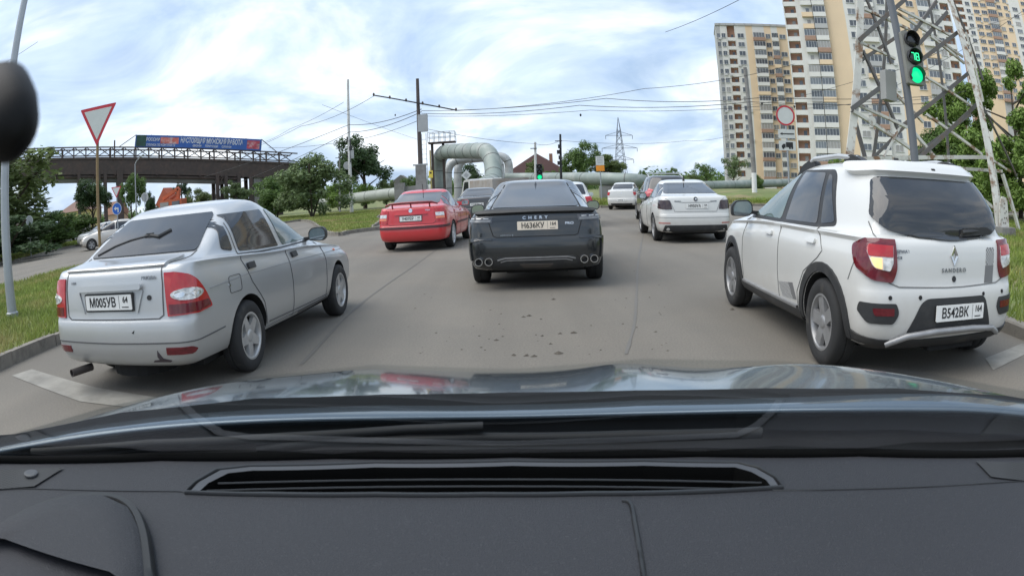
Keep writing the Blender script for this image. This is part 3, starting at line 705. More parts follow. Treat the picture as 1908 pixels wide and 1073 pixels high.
# ---- charcoal fastback in our lane
CHAR = paint('charcoal_paint', (0.022, 0.025, 0.027), metal=0.3, rough=0.2, amount=0.08, dust=(.10, .095, .085))
pc = dict(zm=lambda z: z if z < .68 else (.68 + (z - .68) * .80 if z < 1.12 else 1.032 + (z - 1.12) * 1.21), W=.925, H=1.455, Lr=1.02, Lf=3.76, clr=.25, zb=.68, deck=1.02, belt=.925, hood=.79, hoodb=.95, yb=-.66, yw=2.25, yr=.62, yf=1.30, wb=.80, wt=.60, wr=.345, wb_len=2.79, zgb=1.03, sh=.12, proud=.025, rk=.03, gt=.16, bw=.16, arch=.04)
B = make_car('charcoal_fastback', 'dark charcoal fastback saloon with four round exhaust tips, straight ahead', pc, CHAR, (.39, 9.74, 0), 3.4)
wheels(B, 'multi', ALLOY_DK, hw=.115, rim=.24)
panel(B, 'rear_window', rnd([(-.60, 1.145), (.60, 1.145), (.46, 1.395), (-.46, 1.395)], .05), 'R', GLASS, off=.007, step=.035)
for sg in (1, -1):
    strip(B, 'window_pillar', [(sg * .615, 1.13), (sg * .475, 1.41)], .02, 'R', SEAM)
panel(B, 'boot_spoiler', rnd([(-.78, 1.075), (-.6, 1.10), (0, 1.11), (.6, 1.10), (.78, 1.075), (.76, 1.055), (0, 1.065), (-.76, 1.055)], .01), 'R', PLASTIC, off=.05, step=.1, skirt=.02)
BG = pm('gloss_black', (.012, .013, .014), rough=.12, coat=.8, var=.05)
panel(B, 'lamp_band', rnd([(-.60, .985), (-.36, .99), (-.25, 1.02), (.25, 1.02), (.36, .99), (.60, .985), (.60, .955), (.34, .965), (-.34, .965), (-.60, .955)], .01), 'R', BG, off=.010, step=.1)
for sg in (1, -1):
    lm = panel(B, 'tail_lamp', rnd([(a * sg, b) for a, b in [(30.5, 1.03), (46, 1.035), (54, 1.0), (54, .965), (44, .935), (30.5, .935)]][::sg], .8), 'C', pm('smoked_grey_lens', (.05, .05, .055), rough=.1, coat=.8), off=.012)
    panel(B, 'lamp_bar', rnd([(a * sg, b) for a, b in [(31.5, .985), (51, .99), (50, .955), (31.5, .945)]][::sg], .6), 'C', pm('grey_lens', (.16, .165, .17), rough=.15, coat=.7, var=.3, scale=30), off=.018, parent=lm)
    for k in range(3): panel(B, 'lamp_dash', rnd([(sg * (33 + k * 4.5), 1.008), (sg * (36 + k * 4.5), 1.01), (sg * (36 + k * 4.5), 1.0), (sg * (33 + k * 4.5), .998)][::sg], .2), 'C', CLEAR_L, off=.018, parent=lm)
    panel(B, 'corner_reflector', rnd([(a * sg, b) for a, b in [(45, .62), (52, .65), (54, .44), (46, .40)]][::sg], .8), 'C', RED_DK, off=.008)
    panel(B, 'bumper_fin', rnd([(a * sg, b) for a, b in [(30, .675), (40, .69), (47, .67), (45, .40), (43, .40), (44, .63), (38, .66), (30, .655)]][::sg], .4), 'C', CHAR, off=.022)
strip(B, 'boot_gap', [(-.60, 1.03), (-.60, .94), (-.545, .72), (-.50, .70), (.50, .70), (.545, .72), (.60, .94), (.60, 1.03)], .011, 'R', SEAM)
plate(B, .03, .875, 'Н636КУ', '164', mat=PLATE_BEIGE, frame=False, out=.02)
badge_text(B, 'CHERY', .0, 1.0, .055, CHROME, sx=1.1, spacing=2.1, out=.014)
badge_text(B, 'PRO', .44, .895, .045, CHROME, sx=1.3, out=.008); badge_text(B, 'ARRIZO 8', -.37, .725, .035, MATS['badge_grey'], sx=1.1)
panel(B, 'diffuser', rnd([(-.50, .44), (.50, .44), (.60, .33), (.56, .265), (-.56, .265), (-.60, .33)], .03), 'R', PLASTIC, off=.006, step=.1)
strip(B, 'diffuser_rail', [(-.50, .40), (-.40, .425), (.40, .425), (.50, .40)], .018, 'R', ALLOY_DK, off=.016); strip(B, 'diffuser_rail', [(-.46, .375), (-.38, .395), (.38, .395), (.46, .375)], .012, 'R', ALLOY_DK, off=.014)
panel(B, 'diffuser_foot', rnd([(-.22, .345), (.22, .345), (.16, .30), (-.16, .30)], .02), 'R', pm('brown_grime', (.06, .05, .042), rough=.8), off=.02)
for sg in (1, -1):
    for x in (.615, .745):
        e_ = exhaust(B, sg * x, .385, -1.0, .052, .15, CHROME, name='exhaust_tip')
qwc = [(-.30, 1.13), (.10, 1.04), (.14, 1.30)]; rdc = [(.17, 1.03), (1.05, 1.02), (1.03, 1.385), (.6, 1.375), (.22, 1.32)]; fdc = [(1.12, 1.02), (2.1, 1.015), (1.85, 1.13), (1.5, 1.31), (1.1, 1.39)]
side_windows(B, [rdc, fdc], [GLASS, GLASS])
door_seams(B, [[(.12, 1.02), (.2, .7), (.40, .5), (.42, .32)], 1.08, [(2.12, 1.0), (2.2, .7), (2.18, .32)]], .32, 1.0)
handle(B, .42, .90, CHAR); handle(B, 1.4, .89, CHAR)
mirror_pair(B, 1.95, 1.03, PLASTIC, s=1.15)
fin = MB(); hf_ = cast(B, 'T', 0, .55)[0]
fin.add([hf_ + Vector(v) for v in ((0, -.05, -.004), (.022, .03, -.004), (0, .16, -.004), (-.022, .03, -.004), (0, -.07, .055), (0, -.03, .06))], [(0, 1, 5, 4), (1, 2, 5), (2, 3, 5), (3, 0, 4, 5), (0, 3, 2, 1)]); fin.build('shark_fin_aerial', BG, B.root)
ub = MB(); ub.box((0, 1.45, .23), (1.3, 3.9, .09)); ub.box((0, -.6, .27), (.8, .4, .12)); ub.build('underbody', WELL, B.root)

# ---- red liftback with boot wing, left lane
REDP = paint('red_paint', (0.55, 0.014, 0.022), rough=0.3, amount=0.22, dust=(.30, .12, .10))
pd = dict(W=.865, H=1.43, Lr=.95, Lf=3.56, clr=.22, zb=.60, deck=1.03, belt=.93, hood=.76, hoodb=.96, yb=-.62, yw=1.95, yr=.42, yf=1.05, wb=.77, wt=.60, wr=.32, wb_len=2.512, zgb=1.045, sh=.13, proud=.04, rk=.03, gt=.14, bw=.14, arch=.035)
D = make_car('red_liftback', 'bright red liftback with a small boot wing ahead in the left lane', pd, REDP, (-2.17, 16.4, 0), 5.5)
wheels(D, 'multi', pm('white_alloy', (.6, .6, .6), rough=.4, metal=.3), hw=.1, rim=.225)
panel(D, 'rear_window', rnd([(-.60, 1.09), (.60, 1.09), (.50, 1.345), (-.50, 1.345)], .05), 'R', GLASS, off=.007, step=.035)
wg = MB(); yy = cast(D, 'R', 0, 1.02)[0].y
wg.tube([(-.63, yy + .05, 1.08), (-.5, yy - .02, 1.125), (-.2, yy - .035, 1.135), (.2, yy - .035, 1.135), (.5, yy - .02, 1.125), (.63, yy + .05, 1.08)], [.02, .026, .028, .028, .026, .02], 8)
wg.beam((-.45, yy + .02, 1.02), (-.45, yy - .02, 1.125), .03); wg.beam((.45, yy + .02, 1.02), (.45, yy - .02, 1.125), .03); wg.beam((0, yy + .02, 1.02), (0, yy - .03, 1.13), .03)
wg.build('boot_wing', pm('wing_dark_red', (.2, .01, .015), rough=.3, coat=.6), D.root, smooth=50)
for sg in (1, -1):
    L_ = panel(D, 'tail_lamp', rnd([(a * sg, b) for a, b in [(33, .97), (45, .97), (50, .90), (50, .68), (34, .66), (32, .80)]][::sg], 1.2), 'C', RED_L, off=.010)
    panel(D, 'lamp_lens', rnd([(a * sg, b) for a, b in [(34.5, .88), (44.5, .88), (45, .80), (34.5, .80)]][::sg], .8), 'C', CLEAR_L, off=.014, parent=L_)
    panel(D, 'lamp_lens', rnd([(a * sg, b) for a, b in [(34.5, .79), (45, .79), (45, .74), (34.5, .74)]][::sg], .8), 'C', pm('orange_glow_lens', (.75, .2, .1), rough=.2, coat=.6), off=.014, parent=L_)
panel(D, 'bumper_strip', rnd([(-64, .60), (-40, .585), (0, .58), (40, .585), (64, .60), (64, .545), (40, .53), (0, .525), (-40, .53), (-64, .545)], .4), 'C', pm('dark_red_strip', (.07, .015, .018), rough=.5), off=.014)
for sx in ('S+', 'S-'):
    panel(D, 'side_strip', rnd(rect(.45, .55, 2.1, .60), .01), sx, MATS['dark_red_strip'], off=.012, step=.3)
plate(D, .0, .765, 'У407ЕР', '64'); bar(D, 'boot_handle_bar', -.40, .40, .865, 'R', REDP, .03, .03)
strip(D, 'boot_gap', [(-.60, 1.0), (-.58, .66), (-.52, .625), (.52, .625), (.58, .66), (.60, 1.0)], .008, 'R', pm('red_gap', (.10, .008, .01), rough=.7))
panel(D, 'round_emblem', ell(0, .945, .045, .045, 16), 'R', CHROME, off=.012); badge_text(D, 'TDI', .40, .94, .045, CHROME, sx=1.6)
side_windows(D, [[(-.22, 1.06), (.10, .99), (.12, 1.30), (.04, 1.28)], [(.16, .985), (.92, .975), (.80, 1.345), (.18, 1.315)], [(1.0, .975), (1.82, .975), (1.6, 1.09), (1.2, 1.31), (.92, 1.345)]], [GLASS, GLASS, GLASS_LT])
door_seams(D, [[(.13, .97), (.3, .6), (.40, .45), (.42, .3)], .96, [(1.9, .95), (2.0, .7), (1.98, .3)]], .3, .96)
handle(D, .30, .87, REDP); handle(D, 1.2, .86, REDP); mirror_pair(D, 1.68, .99, REDP)
ae = MB(); q = cast(D, 'T', 0, .55)[0]; ae.tube([q, q + Vector((0, -.07, .16))], .008, 6); ae.build('aerial', PLASTIC, D.root)
ub = MB(); ub.box((0, 1.35, .21), (1.2, 3.6, .09)); ub.build('underbody', WELL, D.root)

# ---- white liftback saloon, right lane
pe = dict(W=.905, H=1.465, Lr=1.02, Lf=3.66, clr=.23, zb=.66, deck=1.075, belt=.95, hood=.78, hoodb=.98, yb=-.62, yw=2.05, yr=.40, yf=1.15, wb=.80, wt=.60, wr=.325, wb_len=2.686, zgb=1.09, sh=.12, proud=.035, rk=.02, gt=.14, bw=.14, arch=.035)
Q = make_car('white_liftback', 'white liftback saloon with smoked black tail lamps, right lane ahead', pe, WHITE, (4.30, 15.75, 0), 4.5)
wheels(Q, 'split', ALLOY_DK, hw=.105, rim=.22)
panel(Q, 'rear_window', rnd([(-.66, 1.125), (.66, 1.125), (.52, 1.375), (-.52, 1.375)], .05), 'R', GLASS, off=.007, step=.035)
for sg in (1, -1):
    panel(Q, 'tail_lamp', rnd([(a * sg, b) for a, b in [(33, .975), (50, .985), (50, .80), (37, .77), (30, .775)]][::sg], .8), 'C', SMOKE_L, off=.012)
    panel(Q, 'bumper_reflector', rnd([(a * sg, b) for a, b in [(32, .475), (48, .48), (48, .455), (32, .45)]][::sg], .4), 'C', pm('pink_reflector', (.4, .12, .10), rough=.3), off=.006)
strip(Q, 'boot_gap', [(-.70, 1.02), (-.60, .96), (-.52, .78), (-.50, .72), (.50, .72), (.52, .78), (.60, .96), (.70, 1.02)], .009, 'R', pm('gap_and_shade_grey', (.2, .2, .19), rough=.7))
strip(Q, 'lid_crease_shade', [(-.5, .955), (-.3, .925), (.3, .925), (.5, .955)], .012, 'R', MATS['gap_and_shade_grey'])  # grey strip paints the shade in the fold of the lid
panel(Q, 'round_emblem', ell(0, 1.0, .047, .047, 16), 'R', pm('dark_emblem', (.08, .08, .08), rough=.3, metal=.5), off=.012)
panel(Q, 'emblem_wing', [(-.02, .985), (.025, .99), (.018, 1.02), (-.01, 1.012)], 'R', CHROME, off=.018)
badge_text(Q, 'SKODA', -.42, .955, .035, MATS['badge_grey'], sx=1.3); badge_text(Q, 'OCTAVIA', .43, .955, .033, MATS['badge_grey'], sx=1.2)
plate(Q, .03, .845, 'Н950УА', '164', frame=False)
panel(Q, 'lower_bumper', rnd([(-.74, .415), (.74, .415), (.78, .28), (.7, .24), (-.7, .24), (-.78, .28)], .02), 'R', PLASTIC, off=.006, step=.12)
strip(Q, 'bumper_crease_shade', [(-60, .60), (-30, .585), (30, .585), (60, .60)], .008, 'C', MATS['gap_and_shade_grey'])  # shade along the bumper fold, painted as a grey strip
side_windows(Q, [[(-.25, 1.08), (.06, 1.03), (.10, 1.30)], [(.12, 1.02), (1.0, 1.0), (.92, 1.375), (.2, 1.325)], [(1.06, 1.0), (1.95, 1.0), (1.7, 1.12), (1.35, 1.32), (1.0, 1.38)]], [GLASS, GLASS, GLASS_LT])
door_seams(Q, [[(.1, 1.0), (.3, .65), (.42, .5), (.42, .32)], 1.03, [(2.0, .98), (2.1, .7), (2.08, .32)]], .32, .99)
handle(Q, .35, .90, WHITE); handle(Q, 1.3, .89, WHITE); mirror_pair(Q, 1.78, 1.02, PLASTIC, cap_mat=PLASTIC)
fin = MB(); q = cast(Q, 'T', 0, .5)[0]; fin.tube([q, q + Vector((0, -.02, .04))], .03, 8); fin.tube([q, q + Vector((0, -.06, .14))], .01, 6); fin.build('aerial', PLASTIC, Q.root)
ub = MB(); ub.box((0, 1.4, .22), (1.3, 3.8, .09)); ub.box((0, -.6, .26), (1.0, .4, .10)); ub.build('underbody', WELL, Q.root)

# ---- farther cars
def far_car(name, label, p, mat, loc, yaw, lamps, win, sidew, plate_z=None, reg=None, style='split', rear=True, mir=PLASTIC, hw=.1):
    C = make_car(name, label, p, mat, loc, yaw); wheels(C, style, ALLOY_DK, hw=hw)
    if win: panel(C, 'rear_window', rnd(win, .05), 'R', GLASS, off=.007, step=.035)
    for poly, m in lamps:
        for sg in (1, -1): panel(C, 'tail_lamp', rnd([(a * sg, b) for a, b in poly][::sg], .8), 'C', m, off=.012)
    side_windows(C, sidew, [GLASS] * len(sidew)); windscreen(C)
    if reg: plate(C, 0, plate_z, reg[0], reg[1], frame=False)
    mirror_pair(C, p['yw'] - .25, p['belt'] + .06, mir)
    ub = MB(); ub.box((0, p['wb_len'] / 2, p.get('clr', .2) + .02), (1.2, p['wb_len'] + .8, .09)); ub.build('underbody', WELL, C.root)
    return C
GREYP = paint('dark_grey_paint', (0.05, 0.05, 0.052), metal=.4, rough=.3, amount=.15)
pg = dict(W=.90, H=1.44, Lr=1.05, Lf=3.7, clr=.22, zb=.62, deck=1.06, belt=.94, hood=.78, hoodb=.97, yb=-.45, yw=2.0, yr=.40, yf=1.1, wb=.79, wt=.60, wr=.32, wb_len=2.8, zgb=1.07, proud=.04, rk=.02)
xg = at(893, 400, 27.5)
G = far_car('grey_saloon', 'dark grey saloon between the red liftback and the charcoal fastback', pg, GREYP, (xg.x, 27.5, 0), 1.5, [([(32, .93), (50, .94), (52, .86), (44, .80), (32, .82)], RED_L)], [(-.62, 1.11), (.62, 1.11), (.52, 1.36), (-.52, 1.36)], [[(-.1, 1.0), (.95, .99), (.85, 1.34), (.1, 1.3)], [(1.0, .99), (1.85, .99), (1.3, 1.33), (.95, 1.35)]], .78, ('А318ОМ', '64'))
strip(G, 'boot_gap', [(-.58, 1.0), (-.56, .68), (.56, .68), (.58, 1.0)], .01, 'R', SEAM)
ph = dict(W=.87, H=1.50, Lr=.80, Lf=3.4, clr=.22, zb=.62, deck=1.0, belt=.95, hood=.85, hoodb=1.0, yb=-.55, yw=1.95, yr=-.12, yf=1.15, wb=.78, wt=.60, wr=.31, wb_len=2.6, zgb=1.01, proud=.04, rk=.01)
xh = at(1058, 400, 22.5)
Hc = far_car('white_hatchback', 'white hatchback mostly hidden behind the charcoal fastback', ph, WHITE, (xh.x, 22.5, 0), 3, [([(38, .98), (52, 1.0), (54, .84), (40, .80)], RED_L)], [(-.60, 1.07), (.60, 1.07), (.52, 1.40), (-.52, 1.40)], [[(0, 1.0), (.95, .99), (.9, 1.40), (.15, 1.37)], [(1.0, .99), (1.8, .99), (1.3, 1.38), (.97, 1.41)]], .72, ('Т271СН', '64'), mir=WHITE)
pl = dict(W=.865, H=1.52, Lr=.92, Lf=3.43, clr=.22, zb=.62, deck=1.10, belt=.98, hood=.88, hoodb=1.02, yb=-.35, yw=1.95, yr=.35, yf=1.1, wb=.78, wt=.60, wr=.31, wb_len=2.634, zgb=1.11, proud=.04, rk=.02)
Lc = far_car('white_saloon', 'white compact saloon turning at the far end of the junction, below the large pipe', pl, WHITE, (6.45, 37.6, 0), 17, [([(38, .98), (50, .99), (52, .82), (40, .80)], RED_L)], [(-.58, 1.15), (.58, 1.15), (.50, 1.42), (-.50, 1.42)], [[(.0, 1.04), (.9, 1.02), (.85, 1.42), (.15, 1.38)], [(.95, 1.02), (1.8, 1.02), (1.3, 1.40), (.92, 1.43)]], .53, ('О644КВ', '64'), mir=WHITE)
panel(Lc, 'lower_bumper', rect(-.6, .25, .6, .36), 'R', PLASTIC, off=.006)
panel(Lc, 'emblem', [(0, .98), (.03, .93), (0, .88), (-.03, .93)], 'R', CHROME, off=.01)
DRED = paint('black_paint', (0.03, 0.031, 0.033), rough=.25, amount=.15)
pi_ = dict(W=.92, H=1.68, Lr=.95, Lf=3.6, clr=.28, zb=.72, deck=1.12, belt=1.08, hood=1.0, hoodb=1.12, yb=-.75, yw=2.0, yr=-.4, yf=1.2, wb=.83, wt=.66, wr=.36, wb_len=2.66, zgb=1.13, proud=.05, rk=.01)
xi = at(1243, 400, 23.5)
Ic = far_car('dark_estate', 'dark tall estate with silver roof bars, half hidden behind the white liftback', pi_, DRED, (xi.x, 23.5, 0), 6, [([(36, 1.16), (50, 1.22), (52, .92), (38, .92)], pm('pink_red_lens', (.45, .08, .09), rough=.2, coat=.5, var=.15, scale=20))], [(-.66, 1.17), (.66, 1.17), (.58, 1.55), (-.58, 1.55)], [[(-.3, 1.13), (.9, 1.12), (.85, 1.57), (-.1, 1.54)], [(.97, 1.12), (1.85, 1.12), (1.35, 1.54), (.95, 1.57)]], .82, ('Е905ТР', '64'))
for sx in (1, -1):
    rr = MB(); pts = [cast(Ic, 'T', sx * .6, y)[0] for y in (-.2, .4, 1.1)]; rr.tube([pts[0] + Vector((0, 0, .01)), pts[0] + Vector((0, .1, .05)), pts[1] + Vector((0, 0, .06)), pts[2] + Vector((0, -.1, .05)), pts[2]], .018, 6); rr.build('roof_rail', MATS['rail_silver'], Ic.root, smooth=60)
rr = MB()
for y in (.1, .75): q = cast(Ic, 'T', 0, y)[0]; rr.box(q + Vector((0, 0, .08)), (1.25, .05, .03))
rr.build('roof_bars', MATS['rail_silver'], Ic.root)
# hatchback coming out of the side road
BEIGE = paint('pearl_paint', (0.62, 0.58, 0.52), metal=.2, rough=.3, amount=.3)
pj = dict(W=.87, H=1.50, Lr=.75, Lf=3.35, clr=.21, zb=.60, deck=1.0, belt=.95, hood=.80, hoodb=1.02, yb=-.5, yw=2.15, yr=-.1, yf=1.1, wb=.78, wt=.60, wr=.31, wb_len=2.6, zgb=1.01, proud=.04, rk=.01)
ja, jb = gnd(163, 468), gnd(222, 452)
J = far_car('pearl_hatchback', 'pearl white hatchback coming out of the side road on the left, facing us', pj, BEIGE, (0, 0, 0), 0, [([(40, .98), (52, 1.0), (54, .84), (42, .80)], RED_L)], [(-.60, 1.07), (.60, 1.07), (.52, 1.40), (-.52, 1.40)], [[(-.2, 1.02), (.95, .99), (.9, 1.39), (.0, 1.34)], [(1.0, .99), (1.95, .99), (1.4, 1.36), (.97, 1.40)]])
jy = 228.0
dirv = Vector((math.sin(R(jy)), math.cos(R(jy)), 0))
J.root.location = gnd(170, 466) - dirv * 2.6 - Vector((dirv.y, -dirv.x, 0)) * 0.2; J.root.rotation_euler = (0, 0, -R(jy))
for sg in (1, -1):
    panel(J, 'headlamp', rnd([(a * sg, b) for a, b in [(36, .72), (60, .80), (66, .70), (40, .63)]][::sg], 1), 'G', CLEAR_L, off=.012)
    panel(J, 'fog_lamp', [(a * sg, b) for a, b in ell(44, .38, 4, .05, 12)][::sg], 'G', PLASTIC, off=.01)
panel(J, 'grille', rnd([(-.36, .66), (.36, .66), (.32, .58), (-.32, .58)], .02), 'F', PLASTIC, off=.01)
panel(J, 'lower_grille', rnd([(-.42, .42), (.42, .42), (.5, .28), (-.5, .28)], .03), 'F', PLASTIC, off=.01)
# small white car behind it
xk = gnd(210, 449)
Kc = far_car('small_white_car', 'small white car farther up the side road behind the pearl hatchback', dict(ph), WHITE, (at(212, 430, 40).x, 40, 0), 200, [], [(-.60, 1.07), (.60, 1.07), (.52, 1.40), (-.52, 1.40)], [[(0, 1.0), (.95, .99), (.9, 1.40), (.15, 1.37)], [(1.0, .99), (1.8, .99), (1.3, 1.38), (.97, 1.41)]])
# lorry ahead: white cab, grey box body
tx = at(948, 345, 33)
T = thing('box_lorry', 'lorry with white cab and grey-brown tarpaulin body beyond the charcoal fastback', 'lorry', (tx.x, 33, 0), R(22))
m = MB(); m.box((0, 1.4, .95), (1.95, 3.4, .12)); m.build('load_bed', PLASTIC, T)
m = MB(); m.prism(rnd(rect(-.95, 1.0, .95, 1.86), .05), -.3, 3.0); m.build('tarpaulin_body', pm('tarpaulin', (.30, .285, .26), rough=.7, var=.2, scale=2, col2=(.22, .17, .13), c2pos=.58, c2scale=1.2), T)
m = MB(); m.prism(rnd([(3.15, .5), (4.9, .5), (4.95, 1.0), (4.6, 1.25), (4.15, 1.92), (3.15, 1.95)], .08), -.9, .9, 'YZ'); m.build('cab', WHITE, T, smooth=30)
m = MB(); m.prism(rnd(rect(-.7, 1.35, .7, 1.8), .05), 3.12, 3.16); m.build('cab_window', GLASS, T)
for sx in (-1, 1):
    m = MB(); m.prism(rnd([(3.4, 1.3), (4.3, 1.3), (4.05, 1.8), (3.4, 1.82)], .05), sx * .9, sx * .912, 'YZ'); m.build('cab_side_window', GLASS, T)
    for yy in (.6, 4.2):
        ty = MB(); ty.lathe([(.18, -.12), (.35, -.13), (.38, -.08), (.38, .08), (.35, .13), (.18, .12)], 24, 'X'); o = ty.build('wheel', RUBBER, T, smooth=40); o.location = (sx * .85, yy, .38)
m = MB(); m.prism(rnd(rect(-.26, .6, .26, .72), .01), -.36, -.34); m.build('number_plate', PLATE, T)
# ------------------------------------------------------------------ ground, road, kerbs, verges
GRASS_BASE = pm('grass_soil', (0.12, 0.155, 0.045), rough=.95, var=.35, scale=.6, bump=.6, bscale=14, col2=(.24, .20, .10), c2pos=.56, c2w=.08, c2scale=.5)
def asphalt():
    m = pm('asphalt', (0.156, 0.143, 0.121), rough=.88, var=.10, scale=.35, bump=.45, bscale=160, col2=(.185, .165, .135), c2pos=.56, c2w=.12, c2scale=.25)
    t = m.node_tree; b = t.nodes['Principled BSDF']; src = b.inputs['Base Color'].links[0].from_socket
    tcn = N(t, 'ShaderNodeTexCoord')
    # wheel tracks polished along the lanes, repairs and fine stone speckle
    mp = N(t, 'ShaderNodeMapping'); mp.inputs['Scale'].default_value = (1.0, .05, 1); t.links.new(tcn.outputs['Object'], mp.inputs[0])
    nz = N(t, 'ShaderNodeTexNoise'); nz.inputs['Scale'].default_value = 1.1; nz.inputs['Detail'].default_value = 4; t.links.new(mp.outputs[0], nz.inputs['Vector'])
    sp = N(t, 'ShaderNodeTexNoise'); sp.inputs['Scale'].default_value = 55; sp.inputs['Detail'].default_value = 3; t.links.new(tcn.outputs['Object'], sp.inputs['Vector'])
    f = M_(t, 'ADD', M_(t, 'MULTIPLY', nz.outputs['Fac'], .6), .70)
    f = M_(t, 'MULTIPLY', f, M_(t, 'ADD', M_(t, 'MULTIPLY', sp.outputs['Fac'], .8), .60))
    vm = N(t, 'ShaderNodeVectorMath', operation='SCALE'); t.links.new(src, vm.inputs[0]); t.links.new(f, vm.inputs['Scale']); t.links.new(vm.outputs[0], b.inputs['Base Color'])
    return m
ASPH = asphalt()
KERB = pm('kerb_concrete', (0.22, 0.20, 0.17), rough=.9, var=.2, scale=6, bump=.3, bscale=60, col2=(.12, .11, .095), c2pos=.6, c2scale=5)
def sheet(name, pts, z, mat, cuts=0):
    me = bpy.data.meshes.new(name); me.from_pydata([(p[0], p[1], z) for p in pts], [], [tuple(range(len(pts)))])
    bm = bmesh.new(); bm.from_mesh(me); bmesh.ops.triangulate(bm, faces=bm.faces[:]); bmesh.ops.recalc_face_normals(bm, faces=bm.faces)
    for f in bm.faces:
        if f.normal.z < 0: f.normal_flip()
    bm.to_mesh(me); bm.free()
    return struct(obj(name, me, mat))
sheet('ground', [(-3000, -60), (3000, -60), (3000, 4000), (-3000, 4000)], -.03, GRASS_BASE)
sheet('road', [(-90, -20), (90, -20), (90, 47), (12, 47), (4, 62), (-1, 140), (-7.5, 140), (-9, 62), (-14, 47), (-60, 130), (-78, 130), (-60, 60), (-90, 60)], 0.0, ASPH)
def smooth_line(pts, n=6, closed=False):
    P = [Vector((p[0], p[1])) for p in pts]; o = []; k = len(P)
    for i in range(k if closed else k - 1):
        a, b, c, d = P[(i - 1) % k if closed else max(i - 1, 0)], P[i], P[(i + 1) % k], P[(i + 2) % k if closed else min(i + 2, k - 1)]
        for j in range(n):
            t = j / n; o.append(.5 * ((2 * b) + (c - a) * t + (2 * a - 5 * b + 4 * c - d) * t * t + (3 * b - a - 3 * c + d) * t ** 3))
    if not closed: o.append(P[-1])
    return [(p.x, p.y) for p in o]
KSTONE = {}
def kerb(name, label, line, stone=1.0, gap=.012, h=.14, wdt=.15, limit=300):
    """a row of kerb stones along a line, each its own piece"""
    root = bpy.data.objects.new(name, None); COL.objects.link(root); struct(root, label)
    d = [0.0]; P = [Vector(p) for p in line]
    for i in range(1, len(P)): d.append(d[-1] + (P[i] - P[i - 1]).length)
    L = d[-1]; n = int(L / stone)
    def pos(s):
        s = min(max(s, 0), L)
        for i in range(1, len(P)):
            if d[i] >= s: return P[i - 1].lerp(P[i], (s - d[i - 1]) / max(1e-6, d[i] - d[i - 1]))
        return P[-1]
    if 'm' not in KSTONE:
        m = MB(); b = .02
        m.prism([(-wdt / 2, -.1), (wdt / 2, -.1), (wdt / 2, h), (wdt / 2 - b, h + .0), (-wdt / 2 + b, h), (-wdt / 2, h - b)], -.5, .5, 'XZ'); KSTONE['m'] = m.mesh('kerb_stone'); KSTONE['m'].materials.append(KERB)
    rg = random.Random(len(name))
    for i in range(n):
        a, b = pos(i * stone), pos((i + 1) * stone); c = (a + b) / 2; ang = math.atan2(b.y - a.y, b.x - a.x)
        o = obj('kerb_stone', KSTONE['m'], None, root, (c.x + rg.uniform(-.008, .008), c.y + rg.uniform(-.008, .008), rg.uniform(-.012, .008)), (rg.uniform(-.01, .01), rg.uniform(-.01, .01), ang - math.pi / 2 + rg.uniform(-.006, .006)))
        o.scale = (1, ((b - a).length - gap), 1)
    return root
def g2(px, py): v = gnd(px, py); return (v.x, v.y)
# left traffic island
isl_near = smooth_line([(-5.6, -6), (-5.3, 0), g2(0, 688), g2(70, 655), g2(135, 630), (-5.4, 9.5), (-6.4, 13.0), (-7.9, 16.4), (-9.0, 17.2)], 6)
isl_far = smooth_line([(-9.0, 17.2), (-9.8, 17.0), g2(150, 503), g2(70, 522), g2(0, 540), (-22, 9), (-40, 4)], 6)
isl = isl_near + isl_far[1:] + [(-40, -6)]
sheet('verge_island', isl, .11, GRASS_BASE)
kerb('kerb_island', None, isl_near); kerb('kerb_island_far', None, isl_far)
# lawn ahead on the left, round the big bush
lawn_edge = smooth_line([(-34, 62), (-22, 40), (-16.0, 31.5), g2(560, 412), g2(612, 437), g2(655, 434), g2(715, 428), (-5.6, 27), (-6.6, 34), (-8.5, 44), (-9.6, 62)], 6)
sheet('lawn', lawn_edge, .11, GRASS_BASE)
kerb('kerb_lawn', None, lawn_edge)
# far side of the side road
fs = smooth_line([g2(-150, 512), g2(0, 492), g2(80, 474), g2(145, 459), (-23, 33), (-27, 44), (-40, 66)], 6)
sheet('verge_far', fs + [(-90, 66), (-90, 10)], .10, GRASS_BASE)
kerb('kerb_far', None, fs)
# verge beyond the junction, with the pipe behind it
bank_edge = smooth_line([(3.6, 62), (3.4, 48), (4.6, 41.5), (8, 40.5), (14, 40.0), (24, 39), (40, 37), (70, 34)], 5)
kerb('kerb_bank', None, bank_edge)
bm_ = MB(); L0 = bank_edge; n_ = len(L0)
def bank_z(t): return .11 if t == 0 else (.45 if t == 1 else .6)
vs = []
for k, (dy, z) in enumerate(((0, .11), (2.0, .25), (4.5, .75), (14, .9), (40, .9))):
    for i, (x, y) in enumerate(L0):
        ease = min(1, max(0, (x - 9) / 6)); vs.append((x + dy * .12, y + dy, .11 + (z - .11) * ease))
fsx = [(k * n_ + i, k * n_ + i + 1, (k + 1) * n_ + i + 1, (k + 1) * n_ + i) for k in range(4) for i in range(n_ - 1)]
bm_.add(vs, fsx); struct(bm_.build('verge_bank', GRASS_BASE, smooth=60))
# verge on the right under the pylon
right_edge = smooth_line([(4.55, -6), (4.62, 0), (4.85, 5), (5.05, 7.5), (5.6, 12), (7.5, 18), (11, 24), (18, 29), (34, 31), (70, 30)], 6)
sheet('verge_right', right_edge + [(70, -6)], .11, GRASS_BASE)
kerb('kerb_right', None, right_edge)
